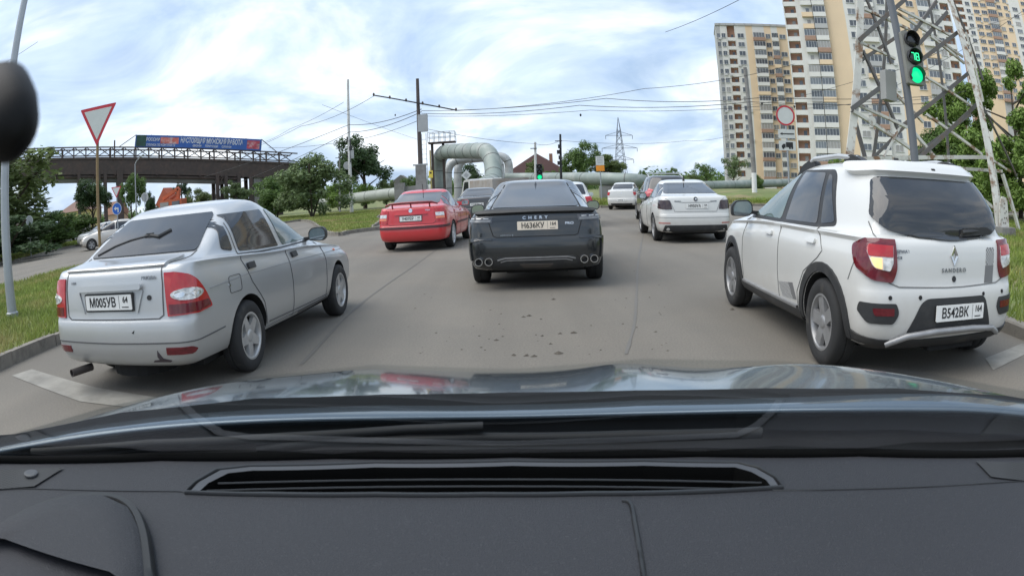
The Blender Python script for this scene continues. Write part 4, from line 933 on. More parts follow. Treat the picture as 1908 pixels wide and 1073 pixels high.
# painted stop line, worn
WORN = pm('worn_paint', (.27, .258, .225), rough=.8, var=.2, scale=4, col2=(.185, .174, .15), c2pos=.52, c2w=.14, c2scale=3)
def mark(name, pts, z=.004): return sheet(name, pts, z, WORN)
mark('stop_line', [g2(22, 700), g2(60, 688), g2(180, 722), g2(300, 742), g2(300, 765), g2(150, 748)])
mark('stop_line_right', [g2(1835, 668), g2(1905, 640), g2(1930, 650), g2(1850, 690)])
TAR = pm('tar_seam', (.125, .116, .10), rough=.7, var=.2, scale=3, col2=(.12, .11, .1), c2pos=.56, c2w=.1, c2scale=6)
def ribbon(name, line, wd, z, mat):
    P = [Vector(p) for p in line]; L, Rr = [], []
    for i, p in enumerate(P):
        d = (P[min(i + 1, len(P) - 1)] - P[max(i - 1, 0)]).normalized(); s = Vector((-d.y, d.x)) * wd * random.uniform(.6, 1.2) / 2; L.append(p + s); Rr.append(p - s)
    m = MB(); n = len(P); m.add([(p.x, p.y, z) for p in L] + [(p.x, p.y, z) for p in Rr], [(i, i + 1, n + i + 1, n + i) for i in range(n - 1)]); return struct(m.build(name, mat))
ribbon('tar_seam', smooth_line([g2(1166, 660), g2(1182, 600), g2(1186, 540), g2(1190, 480), g2(1200, 430), g2(1203, 410)], 6), .035, .004, TAR)
ribbon('tar_seam_lane', smooth_line([g2(560, 680), g2(680, 560), g2(780, 490), g2(850, 440)], 8), .035, .004, pm('faint_seam', (.125, .117, .102), rough=.85, var=.1))
# bits of dirt dropped on the road
deb = MB(); rg = random.Random(5)
for (px_, py_, s) in [(1040, 658, .05), (957, 661, .035), (980, 662, .03), (995, 663, .035), (1025, 640, .025), (925, 633, .03), (1010, 625, .025), (1043, 621, .03), (1068, 620, .04), (975, 590, .03), (985, 588, .04), (1030, 558, .04), (1007, 594, .02), (1365, 577, .05)] + [(rg.uniform(760, 1250), rg.uniform(500, 660), rg.uniform(.008, .02)) for _ in range(60)]:
    c = gnd(px_, py_); n = 7; a0 = rg.uniform(0, 6)
    v = [(c.x + s * rg.uniform(.5, 1) * math.cos(a0 + i * 6.283 / n), c.y + s * rg.uniform(.4, .9) * math.sin(a0 + i * 6.283 / n), .001) for i in range(n)] + [(c.x, c.y, s * .45)]
    deb.add(v, [(i, (i + 1) % n, n) for i in range(n)])
tag(deb.build('road_debris', pm('dirt_clod', (.075, .065, .052), rough=.95, var=.3, scale=20)), 'crumbs of dirt scattered on the asphalt in our lane', None, kind='stuff')
# ------------------------------------------------------------------ the car we sit in: bonnet, scuttle, windscreen foot, dashboard
EGO = thing('camera_car', 'our own car: grey-blue bonnet and dark dashboard with long air vent, seen from inside', 'car')
EGO.location = (0, 0, CAMH)
_c = R(90) - PITCH
EGO.rotation_euler = (Matrix.Rotation(_c, 3, 'X') @ Matrix.Rotation(-ROLL, 3, 'Z') @ Matrix.Rotation(-_c, 3, 'X')).to_euler()
def ray_e(px, py):
    global ROLL
    r0 = ROLL; ROLL = 0.0; d = ray(px, py); ROLL = r0; return d
def ey(px, py, Y): d = ray_e(px, py); return d * (Y / d.y)
def ed(px, py, drop): d = ray_e(px, py); return d * (-drop / d.z)
DASH = pm('dash_plastic', (0.031, 0.031, 0.036), rough=.62, var=.10, scale=4, bump=.35, bscale=520, spec=.35, col2=(.055, .055, .06), c2pos=.62, c2w=.06, c2scale=260)
DASH_DK = pm('dash_dark', (0.012, 0.012, 0.013), rough=.5, var=.1)
DASH_TRIM = pm('vent_trim', (0.055, 0.055, 0.06), rough=.45, var=.1)
BONNET = pm('bonnet_paint', (0.15, 0.19, 0.23), rough=.16, metal=.6, coat=1.0, var=.06, scale=2.0)
COWL = pm('scuttle_plastic', (0.012, 0.012, 0.013), rough=.6, var=.2, scale=10)
# bonnet: rear edge and crest lines
rear = [(-60, 846), (20, 830), (120, 811), (230, 795), (340, 784), (450, 777), (560, 773), (690, 770), (830, 768), (960, 766), (1100, 763), (1240, 760), (1380, 757), (1500, 755), (1620, 754), (1740, 754), (1850, 757), (1960, 772)]
crest = [(-60, 842), (30, 822), (140, 784), (250, 750), (350, 724), (450, 708), (560, 699), (690, 684), (800, 690), (960, 692), (1090, 686), (1160, 671), (1290, 688), (1400, 684), (1500, 673), (1640, 688), (1800, 716), (1960, 758)]
m = MB(); nA = len(rear); rows = 9
grid = []
for i in range(nA):
    s = (rear[i][0] - 954) / 954
    YA = 1.30 - .34 * s * s; YB = 2.02 - .95 * abs(s) ** 1.9
    A_, B_ = ey(*rear[i], YA), ey(*crest[i], max(YB, YA + .04))
    colp = []
    for k in range(rows):
        t = k / (rows - 1); p_ = A_.lerp(B_, t); p_.z += .009 * math.sin(math.pi * t) ** .8 * (1 - .5 * s * s); colp.append(p_)
    for dz, dyy in ((-.012, .05), (-.05, .12), (-.2, .22)): colp.append(colp[rows - 1] + Vector((0, dyy, dz)))
    low = A_ + Vector((0, -.012, -.012)); low2 = A_ + Vector((0, .02, -.03))
    grid.append([low2, low] + colp)
nb_ = len(grid[0])
m.add([p_ for c in grid for p_ in c], [(i * nb_ + k, (i + 1) * nb_ + k, (i + 1) * nb_ + k + 1, i * nb_ + k + 1) for i in range(nA - 1) for k in range(nb_ - 1)])
bo = m.build('bonnet', BONNET, EGO, smooth=70)
bo.modifiers.new('s', 'SUBSURF').levels = 2; bo.modifiers['s'].render_levels = 2
# scuttle panel between bonnet and glass
m = MB(); front = [(-80, 842), (0, 843), (200, 845), (450, 847), (700, 847), (954, 846), (1200, 844), (1450, 840), (1700, 836), (1908, 832), (1990, 830)]
back = [(-80, 838), (0, 834), (200, 796), (450, 772), (700, 765), (954, 760), (1200, 757), (1450, 752), (1700, 750), (1908, 762), (1990, 775)]
v = []
for (a, b) in zip(front, back):
    s = (a[0] - 954) / 954; p0 = ey(*a, 1.03 - .25 * s * s); p1 = ey(*b, 1.30 - .34 * s * s) + Vector((0, .05, -.075)); pm_ = (p0 + p1) / 2 + Vector((0, 0, -.03)); v += [p0 + Vector((0, 0, -.01)), pm_, p1, p1 + Vector((0, .03, .085))]
m.add(v, [(i * 4 + k, (i + 1) * 4 + k, (i + 1) * 4 + k + 1, i * 4 + k + 1) for i in range(len(front) - 1) for k in range(3)]); m.build('scuttle', COWL, EGO, smooth=60)
for name_, pts_, r_ in (('wiper', [(480, 838), (600, 822), (900, 816), (1180, 812), (1420, 806)], .011), ('wiper', [(60, 842), (280, 826), (520, 815), (760, 800), (900, 794)], .009)):
    m = MB(); P_ = []
    for q in pts_: s = (q[0] - 954) / 954; P_.append(ey(q[0], q[1], 1.10 - .25 * s * s))
    m.tube(P_, r_, 8); m.build(name_, COWL, EGO, smooth=50)
# dashboard top with a hole for the demister vent
DR = .40
vent_in = [ed(x, y, DR) for x, y in [(372, 911), (388, 897), (425, 879), (470, 875), (700, 872), (954, 870), (1200, 869), (1370, 870), (1400, 878), (1428, 893), (1436, 904), (1300, 912), (1100, 917), (900, 919), (700, 918), (500, 915)]]
vent_out = [ed(x, y, DR) for x, y in [(346, 913), (362, 896), (402, 873), (465, 867), (700, 864), (954, 862), (1200, 861), (1375, 862), (1415, 871), (1448, 890), (1458, 906), (1300, 917), (1100, 922), (900, 924), (700, 923), (500, 920)]]
outer = [ed(x, y, DR) for x, y in [(-260, 838), (0, 844), (300, 848), (620, 850), (954, 849), (1300, 846), (1600, 840), (1908, 832), (2150, 826)]]
outer += [Vector((1.05, .34, -DR)), Vector((0, .34, -DR)), Vector((-1.05, .34, -DR))]
bm = bmesh.new()
def loop(pts): vs_ = [bm.verts.new((p.x, p.y, -DR)) for p in pts]; return [bm.edges.new((vs_[i], vs_[(i + 1) % len(vs_)])) for i in range(len(vs_))]
eds = loop(outer) + loop(vent_out)
bmesh.ops.triangle_fill(bm, edges=eds, use_beauty=True)
def inside(p, poly):
    c = False; n = len(poly)
    for i in range(n):
        a, b = poly[i], poly[i - 1]
        if (a.y > p.y) != (b.y > p.y) and p.x < (b.x - a.x) * (p.y - a.y) / (b.y - a.y) + a.x: c = not c
    return c
bad = [f for f in bm.faces if inside(f.calc_center_median(), vent_out)]
if bad: bmesh.ops.delete(bm, geom=bad, context='FACES')
for ax, lo, hi, st in ((0, -1.0, 1.0, .1), (1, .36, 1.0, .05)):
    k = lo
    while k < hi:
        co = [0, 0, 0]; co[ax] = k; no = [0, 0, 0]; no[ax] = 1
        bmesh.ops.bisect_plane(bm, geom=bm.verts[:] + bm.edges[:] + bm.faces[:], plane_co=co, plane_no=no, dist=1e-5); k += st
def dash_z(x, y):
    z = -DR
    if y < .80: z -= .10 * (.80 - y) ** 1.6
    z -= .02 * x * x
    return z
for v_ in bm.verts: v_.co.z = dash_z(v_.co.x, v_.co.y)
bmesh.ops.recalc_face_normals(bm, faces=bm.faces)
for f in bm.faces:
    if f.normal.z < 0: f.normal_flip()
me = bpy.data.meshes.new('dashboard'); bm.to_mesh(me); bm.free(); me.polygons.foreach_set('use_smooth', [True] * len(me.polygons))
dash = obj('dashboard', me, DASH, EGO)
def onz(p, dz=0.0): return Vector((p.x, p.y, dash_z(p.x, p.y) + dz))
m = MB(); n = len(vent_in)
v = [onz(p, -.002) for p in vent_out] + [onz(p.lerp(q, .4), .004) for p, q in zip(vent_out, vent_in)] + [onz(p, .002) for p in vent_in] + [onz(p, -.09) for p in vent_in]
m.add(v[:3 * n], [(k * n + i, k * n + (i + 1) % n, (k + 1) * n + (i + 1) % n, (k + 1) * n + i) for k in range(2) for i in range(n)]); vent = m.build('vent_frame', DASH_TRIM, dash, smooth=40)
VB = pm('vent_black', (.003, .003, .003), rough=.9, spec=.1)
mw = MB(); mw.add(v[2 * n:], [(i, (i + 1) % n, n + (i + 1) % n, n + i) for i in range(n)]); mw.build('vent_well', VB, dash)
m = MB(); m.tube([onz(p, .001) for p in vent_out], .0045, 6, closed=True); m.build('vent_groove', DASH_DK, dash, smooth=60)
m = MB(); m.add([onz(p, -.088) for p in vent_in], [tuple(range(n))]); m.build('vent_floor', MATS['vent_black'], dash)
for (y0, x0, x1) in ((891, 405, 1420), (904, 384, 1434)):
    m = MB(); P_ = [onz(ed(x, y0 + 2 - 7 * (1 - ((x - 900) / 520) ** 2) * .4, DR), -.003) for x in np.linspace(x0, x1, 14)]
    m.tube(P_, .0017, 6); m.build('vent_slat', DASH_DK, dash, smooth=50)
m = MB(); m.tube([onz(p, .004) for p in outer[:9]], .009, 8); m.build('glass_gap_shade', VB, dash, smooth=60)  # black tube stands in for the shaded gap between dashboard and glass
# passenger airbag seam and cluster hood edge
def groove(name, pts_, r_, mat_, dz=0.0):
    m = MB(); P_ = smooth_line([(ed(x, y, DR).x, ed(x, y, DR).y) for x, y in pts_], 5); m.tube([Vector((a, b, dash_z(a, b) + dz)) for a, b in P_], r_, 6); return m.build(name, mat_, dash, smooth=60)
groove('airbag_seam', [(1160, 933), (1176, 940), (1186, 985), (1197, 1040), (1206, 1100)], .0035, DASH_DK)
groove('dash_seam', [(-40, 893), (60, 895), (300, 908), (344, 912)], .0015, DASH_DK); groove('dash_seam', [(1440, 910), (1650, 902), (1850, 885), (1960, 872)], .0018, DASH_DK)
hood = [(-60, 985), (0, 966), (70, 938), (140, 925), (205, 926), (245, 945), (266, 985), (274, 1040), (278, 1110)]
groove('cluster_hood_edge', hood, .010, DASH_DK, .006)
P_ = [Vector((ed(x, y, DR).x, ed(x, y, DR).y, 0)) for x, y in hood]
m = MB(); cx_ = sum((p for p in P_), Vector()) / len(P_)
inn = [Vector((p.x, p.y, dash_z(p.x, p.y) + .008)) for p in P_]; mid = [Vector((p.x * .93 + cx_.x * .07, p.y * .9 + cx_.y * .1 - .01, dash_z(p.x, p.y) + .022)) for p in P_]; cor = [Vector((p.x * .6 + cx_.x * .4, p.y * .5 + cx_.y * .5 - .03, dash_z(p.x, p.y) + .02)) for p in P_]
k = len(P_); m.add(inn + mid + cor, [(r_ * k + i, r_ * k + i + 1, (r_ + 1) * k + i + 1, (r_ + 1) * k + i) for r_ in range(2) for i in range(k - 1)] + [tuple(2 * k + i for i in range(k))]); m.build('cluster_hood', DASH, dash, smooth=60)
# corner loudspeaker covers
m_sp = pm('speaker_mesh', (.03, .03, .032), rough=.8)
t = m_sp.node_tree; b = t.nodes['Principled BSDF']; tcn = N(t, 'ShaderNodeTexCoord'); vo = N(t, 'ShaderNodeTexVoronoi'); vo.inputs['Scale'].default_value = 130; vo.inputs['Randomness'].default_value = .0
t.links.new(tcn.outputs['Object'], vo.inputs['Vector']); rp = N(t, 'ShaderNodeValToRGB'); rp.color_ramp.elements[0].position = .28; rp.color_ramp.elements[0].color = (.008, .008, .008, 1); rp.color_ramp.elements[1].position = .36; rp.color_ramp.elements[1].color = (.035, .035, .037, 1)
t.links.new(vo.outputs['Distance'], rp.inputs[0]); t.links.new(rp.outputs[0], b.inputs['Base Color'])
for pts_ in ([(-120, 850), (118, 862), (60, 893), (-120, 890)], [(1820, 848), (2030, 838), (2030, 880), (1850, 876)]):
    m = MB(); m.add([onz(ed(x, y, DR), .003) for x, y in pts_], [(0, 1, 2, 3)]); so = m.build('speaker_cover', m_sp, dash)
m = MB(); q = onz(ed(55, 873, DR), .004); m.lathe([(.016, 0), (.016, .003), (.012, .004)], 16, 'Z', q); m.build('light_sensor', DASH_TRIM, dash)
# foot of the windscreen: thin clear pane that mirrors the dashboard
gm = bpy.data.materials.new('windscreen_glass'); gm.use_nodes = True; t = gm.node_tree; t.nodes.clear()
o_ = N(t, 'ShaderNodeOutputMaterial'); tr = N(t, 'ShaderNodeBsdfTransparent'); tr.inputs[0].default_value = (.93, .96, .95, 1); gl = N(t, 'ShaderNodeBsdfGlossy'); gl.inputs['Roughness'].default_value = .02
lw = N(t, 'ShaderNodeLayerWeight'); lw.inputs[0].default_value = .5
fr = M_(t, 'ADD', M_(t, 'MULTIPLY', M_(t, 'POWER', lw.outputs['Facing'], 5.0), .68), .05, True)
mx = N(t, 'ShaderNodeMixShader'); t.links.new(fr, mx.inputs[0]); t.links.new(tr.outputs[0], mx.inputs[1]); t.links.new(gl.outputs[0], mx.inputs[2]); t.links.new(mx.outputs[0], o_.inputs[0])
m = MB(); bot = [(x, y + 1) for x, y in front]; top = [(-80, 830), (0, 815), (200, 757), (450, 704), (700, 679), (954, 686), (1200, 668), (1450, 672), (1700, 690), (1908, 728), (1990, 760)]
v = []
for a, b in zip(bot, top):
    p0 = ed(a[0], a[1] + 1, DR - .004); p1 = ey(*b, p0.y * .5)
    for k in range(6): v.append(p0.lerp(p1, k / 5))
m.add(v, [(i * 6 + k, (i + 1) * 6 + k, (i + 1) * 6 + k + 1, i * 6 + k + 1) for i in range(len(bot) - 1) for k in range(5)]); m.build('windscreen', gm, EGO, smooth=80)
# edge of the interior mirror close to the lens
m = MB(); c0 = ray_e(14, 226) * .20
m.lathe([(.001, -.06), (.010, -.045), (.0145, -.022), (.0135, -.006), (.0110, .007), (.0068, .0135), (.001, .0165)], 24, 'X'); mo = m.build('interior_mirror', pm('mirror_shell', (.004, .004, .004), rough=.6, spec=.2), EGO, smooth=80)
mo.location = c0; mo.rotation_euler = (0, R(24), R(-30))
# ------------------------------------------------------------------ vegetation
def leafmat(name, col, v=.5): return pm(name, col, rough=.6, var=.25, scale=.9, island=v, trans=.3, spec=.3)
LEAF = {k: leafmat('leaf_' + k, c) for k, c in dict(mid=(.115, .185, .052), dark=(.062, .105, .042), olive=(.14, .185, .066), fresh=(.165, .255, .055), pine=(.055, .09, .048), willow=(.145, .20, .085)).items()}
BARK = pm('bark', (.075, .06, .045), rough=.95, var=.3, scale=12, bump=.6, bscale=30)
def leaf_mesh(name, centers, radii, n, leaf, rg, flat=.6, droop=0.0):
    """n small leaf-shaped faces gathered in clumps"""
    C_ = np.array(centers); Rr = np.array(radii); w_ = np.array([max(a) ** 2 if np.ndim(a) else a ** 2 for a in radii]); w_ = w_ / w_.sum()
    idx = rg.choice(len(C_), n, p=w_)
    d = rg.normal(size=(n, 3)); d /= np.linalg.norm(d, axis=1, keepdims=True)
    rad = rg.random(n) ** .45
    R3 = Rr[idx][:, None] if Rr.ndim == 1 else Rr[idx]
    pos = C_[idx] + d * rad[:, None] * R3 * np.array([1, 1, .85])
    nrm = d * .7 + rg.normal(size=(n, 3)) * .55 + np.array([0, 0, flat]); nrm /= np.linalg.norm(nrm, axis=1, keepdims=True)
    a = np.cross(nrm, rg.normal(size=(n, 3))); a /= np.linalg.norm(a, axis=1, keepdims=True); b = np.cross(nrm, a)
    L = leaf * rg.uniform(.55, 1.3, size=(n, 1)); Wd = L * rg.uniform(.4, .6, size=(n, 1))
    if droop: a[:, 2] -= droop; a /= np.linalg.norm(a, axis=1, keepdims=True)
    v = np.stack([pos - a * L, pos + b * Wd - a * L * .1, pos + a * L, pos - b * Wd - a * L * .1], 1).reshape(-1, 3)
    me = bpy.data.meshes.new(name); me.vertices.add(4 * n); me.vertices.foreach_set('co', v.astype(np.float32).ravel())
    me.loops.add(4 * n); me.loops.foreach_set('vertex_index', np.arange(4 * n, dtype=np.int32)); me.polygons.add(n)
    me.polygons.foreach_set('loop_start', np.arange(0, 4 * n, 4, dtype=np.int32)); me.update(calc_edges=True); me.validate()
    return me
PROTO = {}
def proto(kind):
    if kind in PROTO: return PROTO[kind]
    rg = np.random.default_rng({'round': 1, 'round2': 2, 'bush': 3, 'pine': 4, 'tall': 5, 'cone': 6, 'sparse': 7, 'bush2': 8}[kind]); cs, rs = [], []; tr = MB()
    # unit crown: height 1 (base at z=0), width 1
    if kind in ('round', 'round2', 'tall', 'sparse'):
        n = {'round': 46, 'round2': 40, 'tall': 44, 'sparse': 26}[kind]; z0 = .18 if kind != 'tall' else .12
        lobes = [(rg.uniform(-.22, .22), rg.uniform(-.22, .22), rg.uniform(.45, .82), rg.uniform(.2, .3)) for _ in range(5)]
        for i in range(n):
            l = lobes[i % 5]; d = rg.normal(size=3); d /= np.linalg.norm(d)
            c = np.array([l[0], l[1], l[2]]) + d * l[3] * rg.uniform(.55, 1.05) * np.array([1, 1, .8]); c[2] = min(max(c[2], z0), .95)
            k = min(1, (c[2] - z0 + .1) / .25) * (1 if c[2] < .7 else 1 - (c[2] - .7) * 1.4); c[0] *= k ** .5; c[1] *= k ** .5
            cs.append(c); rs.append(rg.uniform(.06, .13))
        tr.tube([(0, 0, -.02), (.01, 0, .2), (-.01, .01, .45), (.02, 0, .75)], [.028, .022, .016, .006], 8)
        for i in range(7):
            a = i * 2.4; z = .2 + .07 * i; tr.tube([(0, 0, z), (.1 * math.cos(a), .1 * math.sin(a), z + .1), (.28 * math.cos(a), .28 * math.sin(a), z + .2)], [.013, .009, .003], 6)
        nl, lf = {'round': (9000, .021), 'round2': (9000, .021), 'tall': (9000, .02), 'sparse': (3200, .02)}[kind]
    elif kind in ('bush', 'bush2'):
        for i in range(40):
            a = rg.uniform(0, 6.28); r_ = rg.uniform(0, .42) ; z = rg.uniform(.06, .82) * (1 - (r_ / .55) ** 2 * .5)
            cs.append((r_ * math.cos(a), r_ * math.sin(a), z)); rs.append(rg.uniform(.08, .16))
        for i in range(12): a = i * 2.1; tr.tube([(0, 0, -.03), (.12 * math.cos(a), .12 * math.sin(a), .3), (.3 * math.cos(a), .3 * math.sin(a), .65)], [.012, .008, .003], 5)
        nl, lf = 10000, .022
    elif kind == 'pine':
        for i in range(30):
            z = rg.uniform(.35, .98); r_ = .28 * (1 - (z - .35) / .75) + .04; a = rg.uniform(0, 6.28); rr = r_ * rg.uniform(.3, 1)
            cs.append((rr * math.cos(a), rr * math.sin(a), z)); rs.append(rg.uniform(.05, .10))
            tr.tube([(0, 0, z - .05), (rr * math.cos(a), rr * math.sin(a), z)], [.006, .003], 5)
        tr.tube([(0, 0, -.02), (.01, 0, .5), (0, 0, .98)], [.022, .015, .004], 8); nl, lf = 7000, .018
    elif kind == 'cone':
        for i in range(46):
            z = rg.uniform(.08, .97); r_ = .42 * (1 - z) ** .8 + .03; a = rg.uniform(0, 6.28); rr = r_ * rg.uniform(.4, 1)
            cs.append((rr * math.cos(a), rr * math.sin(a), z)); rs.append(rg.uniform(.045, .09))
        tr.tube([(0, 0, -.02), (0, 0, .97)], [.025, .003], 8); nl, lf = 9000, .018
    PROTO[kind] = (leaf_mesh('crown_' + kind, cs, rs, nl, lf, rg), tr.mesh('trunk_' + kind, smooth=60)); PROTO[kind][1].materials.append(BARK)
    return PROTO[kind]
CROWNS = {}
def tree(name, label, kind, mat, loc, w, h, rz=None, group=None, cat='tree', trunk=True):
    cm, tm = proto(kind); key = (kind, mat)
    if key not in CROWNS:
        c = cm.copy(); c.materials.clear(); c.materials.append(LEAF[mat]); CROWNS[key] = c
    t = thing(name, label, cat, loc, random.uniform(0, 6.28) if rz is None else rz, group)
    o = obj('crown' if cat == 'tree' else 'foliage', CROWNS[key], None, t); o.scale = (w, w, h)
    if trunk: o2 = obj('trunk' if cat == 'tree' else 'stems', tm, None, t); o2.scale = (h, h, h) if kind in ('pine', 'cone') else (w, w, h)
    return t
def tree_px(name, label, kind, mat, x0, x1, ytop, ybase, Y, **kw):
    """tree whose crown reads between two columns and from its foot to its top, at a given distance"""
    c = (x0 + x1) / 2; top, base = at(c, ytop, Y), at(c, ybase, Y); a, b = at(x0, (ytop + ybase) / 2, Y), at(x1, (ytop + ybase) / 2, Y)
    zb = min(base.z, .2); zb = max(zb, -.1); return tree(name, label, kind, mat, (base.x, Y, zb), (b.x - a.x) * (1.22 if kind.startswith('bush') else 1.38), (top.z - zb) * (1.08 if kind.startswith('bush') else 1.10), **kw)
random.seed(11)
tree_px('bush', 'big dense grey-green bush on the lawn left of the lamp post', 'bush', 'willow', 512, 650, 268, 402, 52, cat='bush')
tree_px('bush', 'lower dark part of the shrubbery between the bridge pier and the big bush', 'bush2', 'mid', 470, 560, 320, 396, 58, cat='bush')
tree_px('tree', 'dark green round tree behind the white lamp post', 'round', 'dark', 628, 732, 258, 378, 82)
for i, (x0, x1, yt, lb) in enumerate([(600, 660, 335, 'small fresh green bush left of the ground pipe'), (662, 700, 338, 'small bright bush behind the ground pipe, below the dark tree'), (700, 740, 330, 'pale green bush behind the ground pipe, right of the dark tree'), (742, 790, 322, 'bush behind the concrete post beside the tram pole')]):
    tree_px('bush', lb, 'bush2', ['fresh', 'fresh', 'olive', 'mid'][i], x0, x1, yt, 376, 78 + i * 2, cat='bush')
tree_px('conifer', 'dark conifer under the bridge, left of the thick brown column', 'tall', 'dark', 150, 202, 338, 446, 50)
tree_px('conifer', 'dark tree under the bridge beside the blue arrow sign', 'tall', 'mid', 230, 266, 330, 446, 56)
tree_px('conifer', 'tall pine standing behind the red-roofed house', 'pine', 'pine', 318, 362, 325, 395, 105)
for i, (x0, x1, yt, yb_, Y, k, mt, lb) in enumerate([
    (-130, 66, 262, 470, 34, 'bush2', 'olive', 'leafy tall bush at the far left behind the grey lamp post'),
    (-60, 75, 390, 482, 28, 'bush', 'dark', 'dark hedge bush at the far left kerb'),
    (50, 140, 388, 462, 38, 'bush2', 'mid', 'hedge bush in front of the yellow house'),
    (95, 185, 392, 448, 50, 'bush', 'mid', 'hedge bush behind the pale concrete fence'),
    (354, 396, 353, 395, 92, 'round', 'olive', 'round tree right of the red-roofed house'),
    (418, 464, 338, 395, 80, 'round2', 'willow', 'light green tree behind the bridge columns'),
    (273, 295, 360, 400, 75, 'round', 'dark', 'small dark tree left of the red-roofed house')]):
    tree_px('tree' if k.startswith('r') else 'bush', lb, k, mt, x0, x1, yt, yb_, Y, cat='tree' if k.startswith('r') else 'bush')
for i, (x0, x1, yt, yb_, Y, k, mt, lb) in enumerate([
    (858, 905, 308, 352, 95, 'round', 'dark', 'dark tree seen through the pipe arch'),
    (975, 1012, 300, 340, 80, 'round2', 'olive', 'tree in front of the brown roof'),
    (1000, 1045, 310, 340, 76, 'bush', 'mid', 'bush below the brown roof beside the far traffic light'),
    (1052, 1112, 268, 338, 85, 'round', 'mid', 'tall tree behind the pipe, left of the orange sign'),
    (1095, 1165, 285, 338, 90, 'round2', 'olive', 'broad tree behind the pipe at the foot of the distant pylon'),
    (1030, 1070, 300, 338, 88, 'bush', 'olive', 'bush behind the pipe next to the thin black pole'),
    (1188, 1210, 310, 335, 150, 'bush', 'mid', 'small far bush above the pipe, right of the pylon'),
    (1238, 1262, 314, 340, 120, 'round', 'mid', 'small far tree above the maroon estate'),
    (1296, 1340, 300, 345, 90, 'sparse', 'mid', 'thin tree above the pipe, right of the white liftback'),
    (1345, 1392, 285, 342, 86, 'sparse', 'willow', 'pale sparse tree before the left apartment block'),
    (1270, 1310, 318, 345, 95, 'bush', 'olive', 'low bush above the pipe behind the white liftback'),
    (1545, 1582, 282, 320, 70, 'bush2', 'fresh', 'bright green bush left of the lattice mast'),
    (1395, 1425, 318, 345, 75, 'bush', 'mid', 'small bush beside the concrete post with the white foot')]):
    tree_px('tree' if k[0] in 'rs' else 'bush', lb, k, mt, x0, x1, yt, yb_, Y, cat='tree' if k[0] in 'rs' else 'bush')
# trees on the right behind the mast: finer leaves, they are close
for i, (x0, x1, yt, yb_, Y, lb) in enumerate([(1795, 2010, 128, 440, 27, 'large bright green tree at the right edge behind the lattice mast'), (1720, 1850, 235, 430, 30, 'dark lower tree behind the foot of the lattice mast'), (1850, 2050, 260, 440, 22, 'dark shrubby tree at the right edge above the verge')]):
    c = (x0 + x1) / 2; base = at(c, yb_, Y); base.z = .1; top = at(c, yt, Y); hw = at(x1, 300, Y).x - at(x0, 300, Y).x
    rg = np.random.default_rng(40 + i); cs, rs = [], []
    H_ = top.z - .1
    for k in range(110):
        d = rg.normal(size=3); d /= np.linalg.norm(d); z = .52 + .46 * d[2] * rg.uniform(.6, 1); q = hw * .5 * rg.uniform(.65, 1)
        cs.append((d[0] * q, d[1] * q, max(.3, z * H_))); rs.append(rg.uniform(.35, .8))
    t = thing('tree', lb, 'tree', base)
    me = leaf_mesh('crown', cs, rs, [52000, 34000, 40000][i], .125, rg); obj('crown', me, LEAF[['fresh', 'mid', 'fresh'][i]], t)
    m = MB(); m.tube([(0, 0, -.1), (.1, 0, H_ * .3), (0, .1, H_ * .6), (.1, 0, H_ * .85)], [.2, .16, .1, .04], 10)
    for k in range(9): a = k * 2.4; z = H_ * (.25 + .06 * k); m.tube([(0, 0, z), (hw * .18 * math.cos(a), hw * .18 * math.sin(a), z + H_ * .08), (hw * .38 * math.cos(a), hw * .38 * math.sin(a), z + H_ * .14)], [.08, .05, .02], 6)
    m.build('trunk', BARK, t, smooth=60)
# distant belt of trees along the horizon
rg = np.random.default_rng(77); cs, rs = [], []
for k in range(900):
    a = rg.uniform(-1.15, 1.15); Y = rg.uniform(230, 420); cs.append((math.tan(a) * Y, Y, rg.uniform(1, 5.5))); rs.append(rg.uniform(2, 5))
tag(obj('distant_treeline', leaf_mesh('distant_treeline', cs, rs, 60000, .9, rg), LEAF['mid']), 'low belt of distant trees along the horizon', None, kind='stuff')
# grass blades on the near verges
def grass(name, label, poly, n, h, seed, mat, z=.11, dens=None):
    rg = np.random.default_rng(seed); P_ = np.array(poly); lo, hi = P_.min(0), P_.max(0); pts = np.empty((0, 2))
    while len(pts) < n:
        q = rg.uniform(lo, hi, size=(n * 3, 2)); c = np.zeros(len(q), bool); k = len(P_)
        for i in range(k):
            a, b = P_[i], P_[i - 1]; cond = ((a[1] > q[:, 1]) != (b[1] > q[:, 1])) & (q[:, 0] < (b[0] - a[0]) * (q[:, 1] - a[1]) / (b[1] - a[1] + 1e-12) + a[0]); c ^= cond
        q = q[c]
        if dens is not None: q = q[rg.random(len(q)) < dens(q)]
        pts = np.vstack([pts, q])
    pts = pts[:n]; hh = h * rg.uniform(.4, 1.3, n); ang = rg.uniform(0, 6.28, n); lean = rg.normal(size=(n, 2)) * .45 * hh[:, None]; wd = .006 + .010 * rg.random(n) + .0006 * pts[:, 1]
    dx, dy = np.cos(ang) * wd, np.sin(ang) * wd; zz_ = np.full(n, z - .01)
    v = np.stack([np.stack([pts[:, 0] - dx, pts[:, 1] - dy, zz_], 1), np.stack([pts[:, 0] + dx, pts[:, 1] + dy, zz_], 1), np.stack([pts[:, 0] + lean[:, 0], pts[:, 1] + lean[:, 1], z + hh], 1)], 1).reshape(-1, 3)
    me = bpy.data.meshes.new(name); me.vertices.add(3 * n); me.vertices.foreach_set('co', v.astype(np.float32).ravel()); me.loops.add(3 * n); me.loops.foreach_set('vertex_index', np.arange(3 * n, dtype=np.int32)); me.polygons.add(n); me.polygons.foreach_set('loop_start', np.arange(0, 3 * n, 3, dtype=np.int32)); me.update(calc_edges=True)
    return tag(obj(name, me, mat), label, None, kind='stuff')
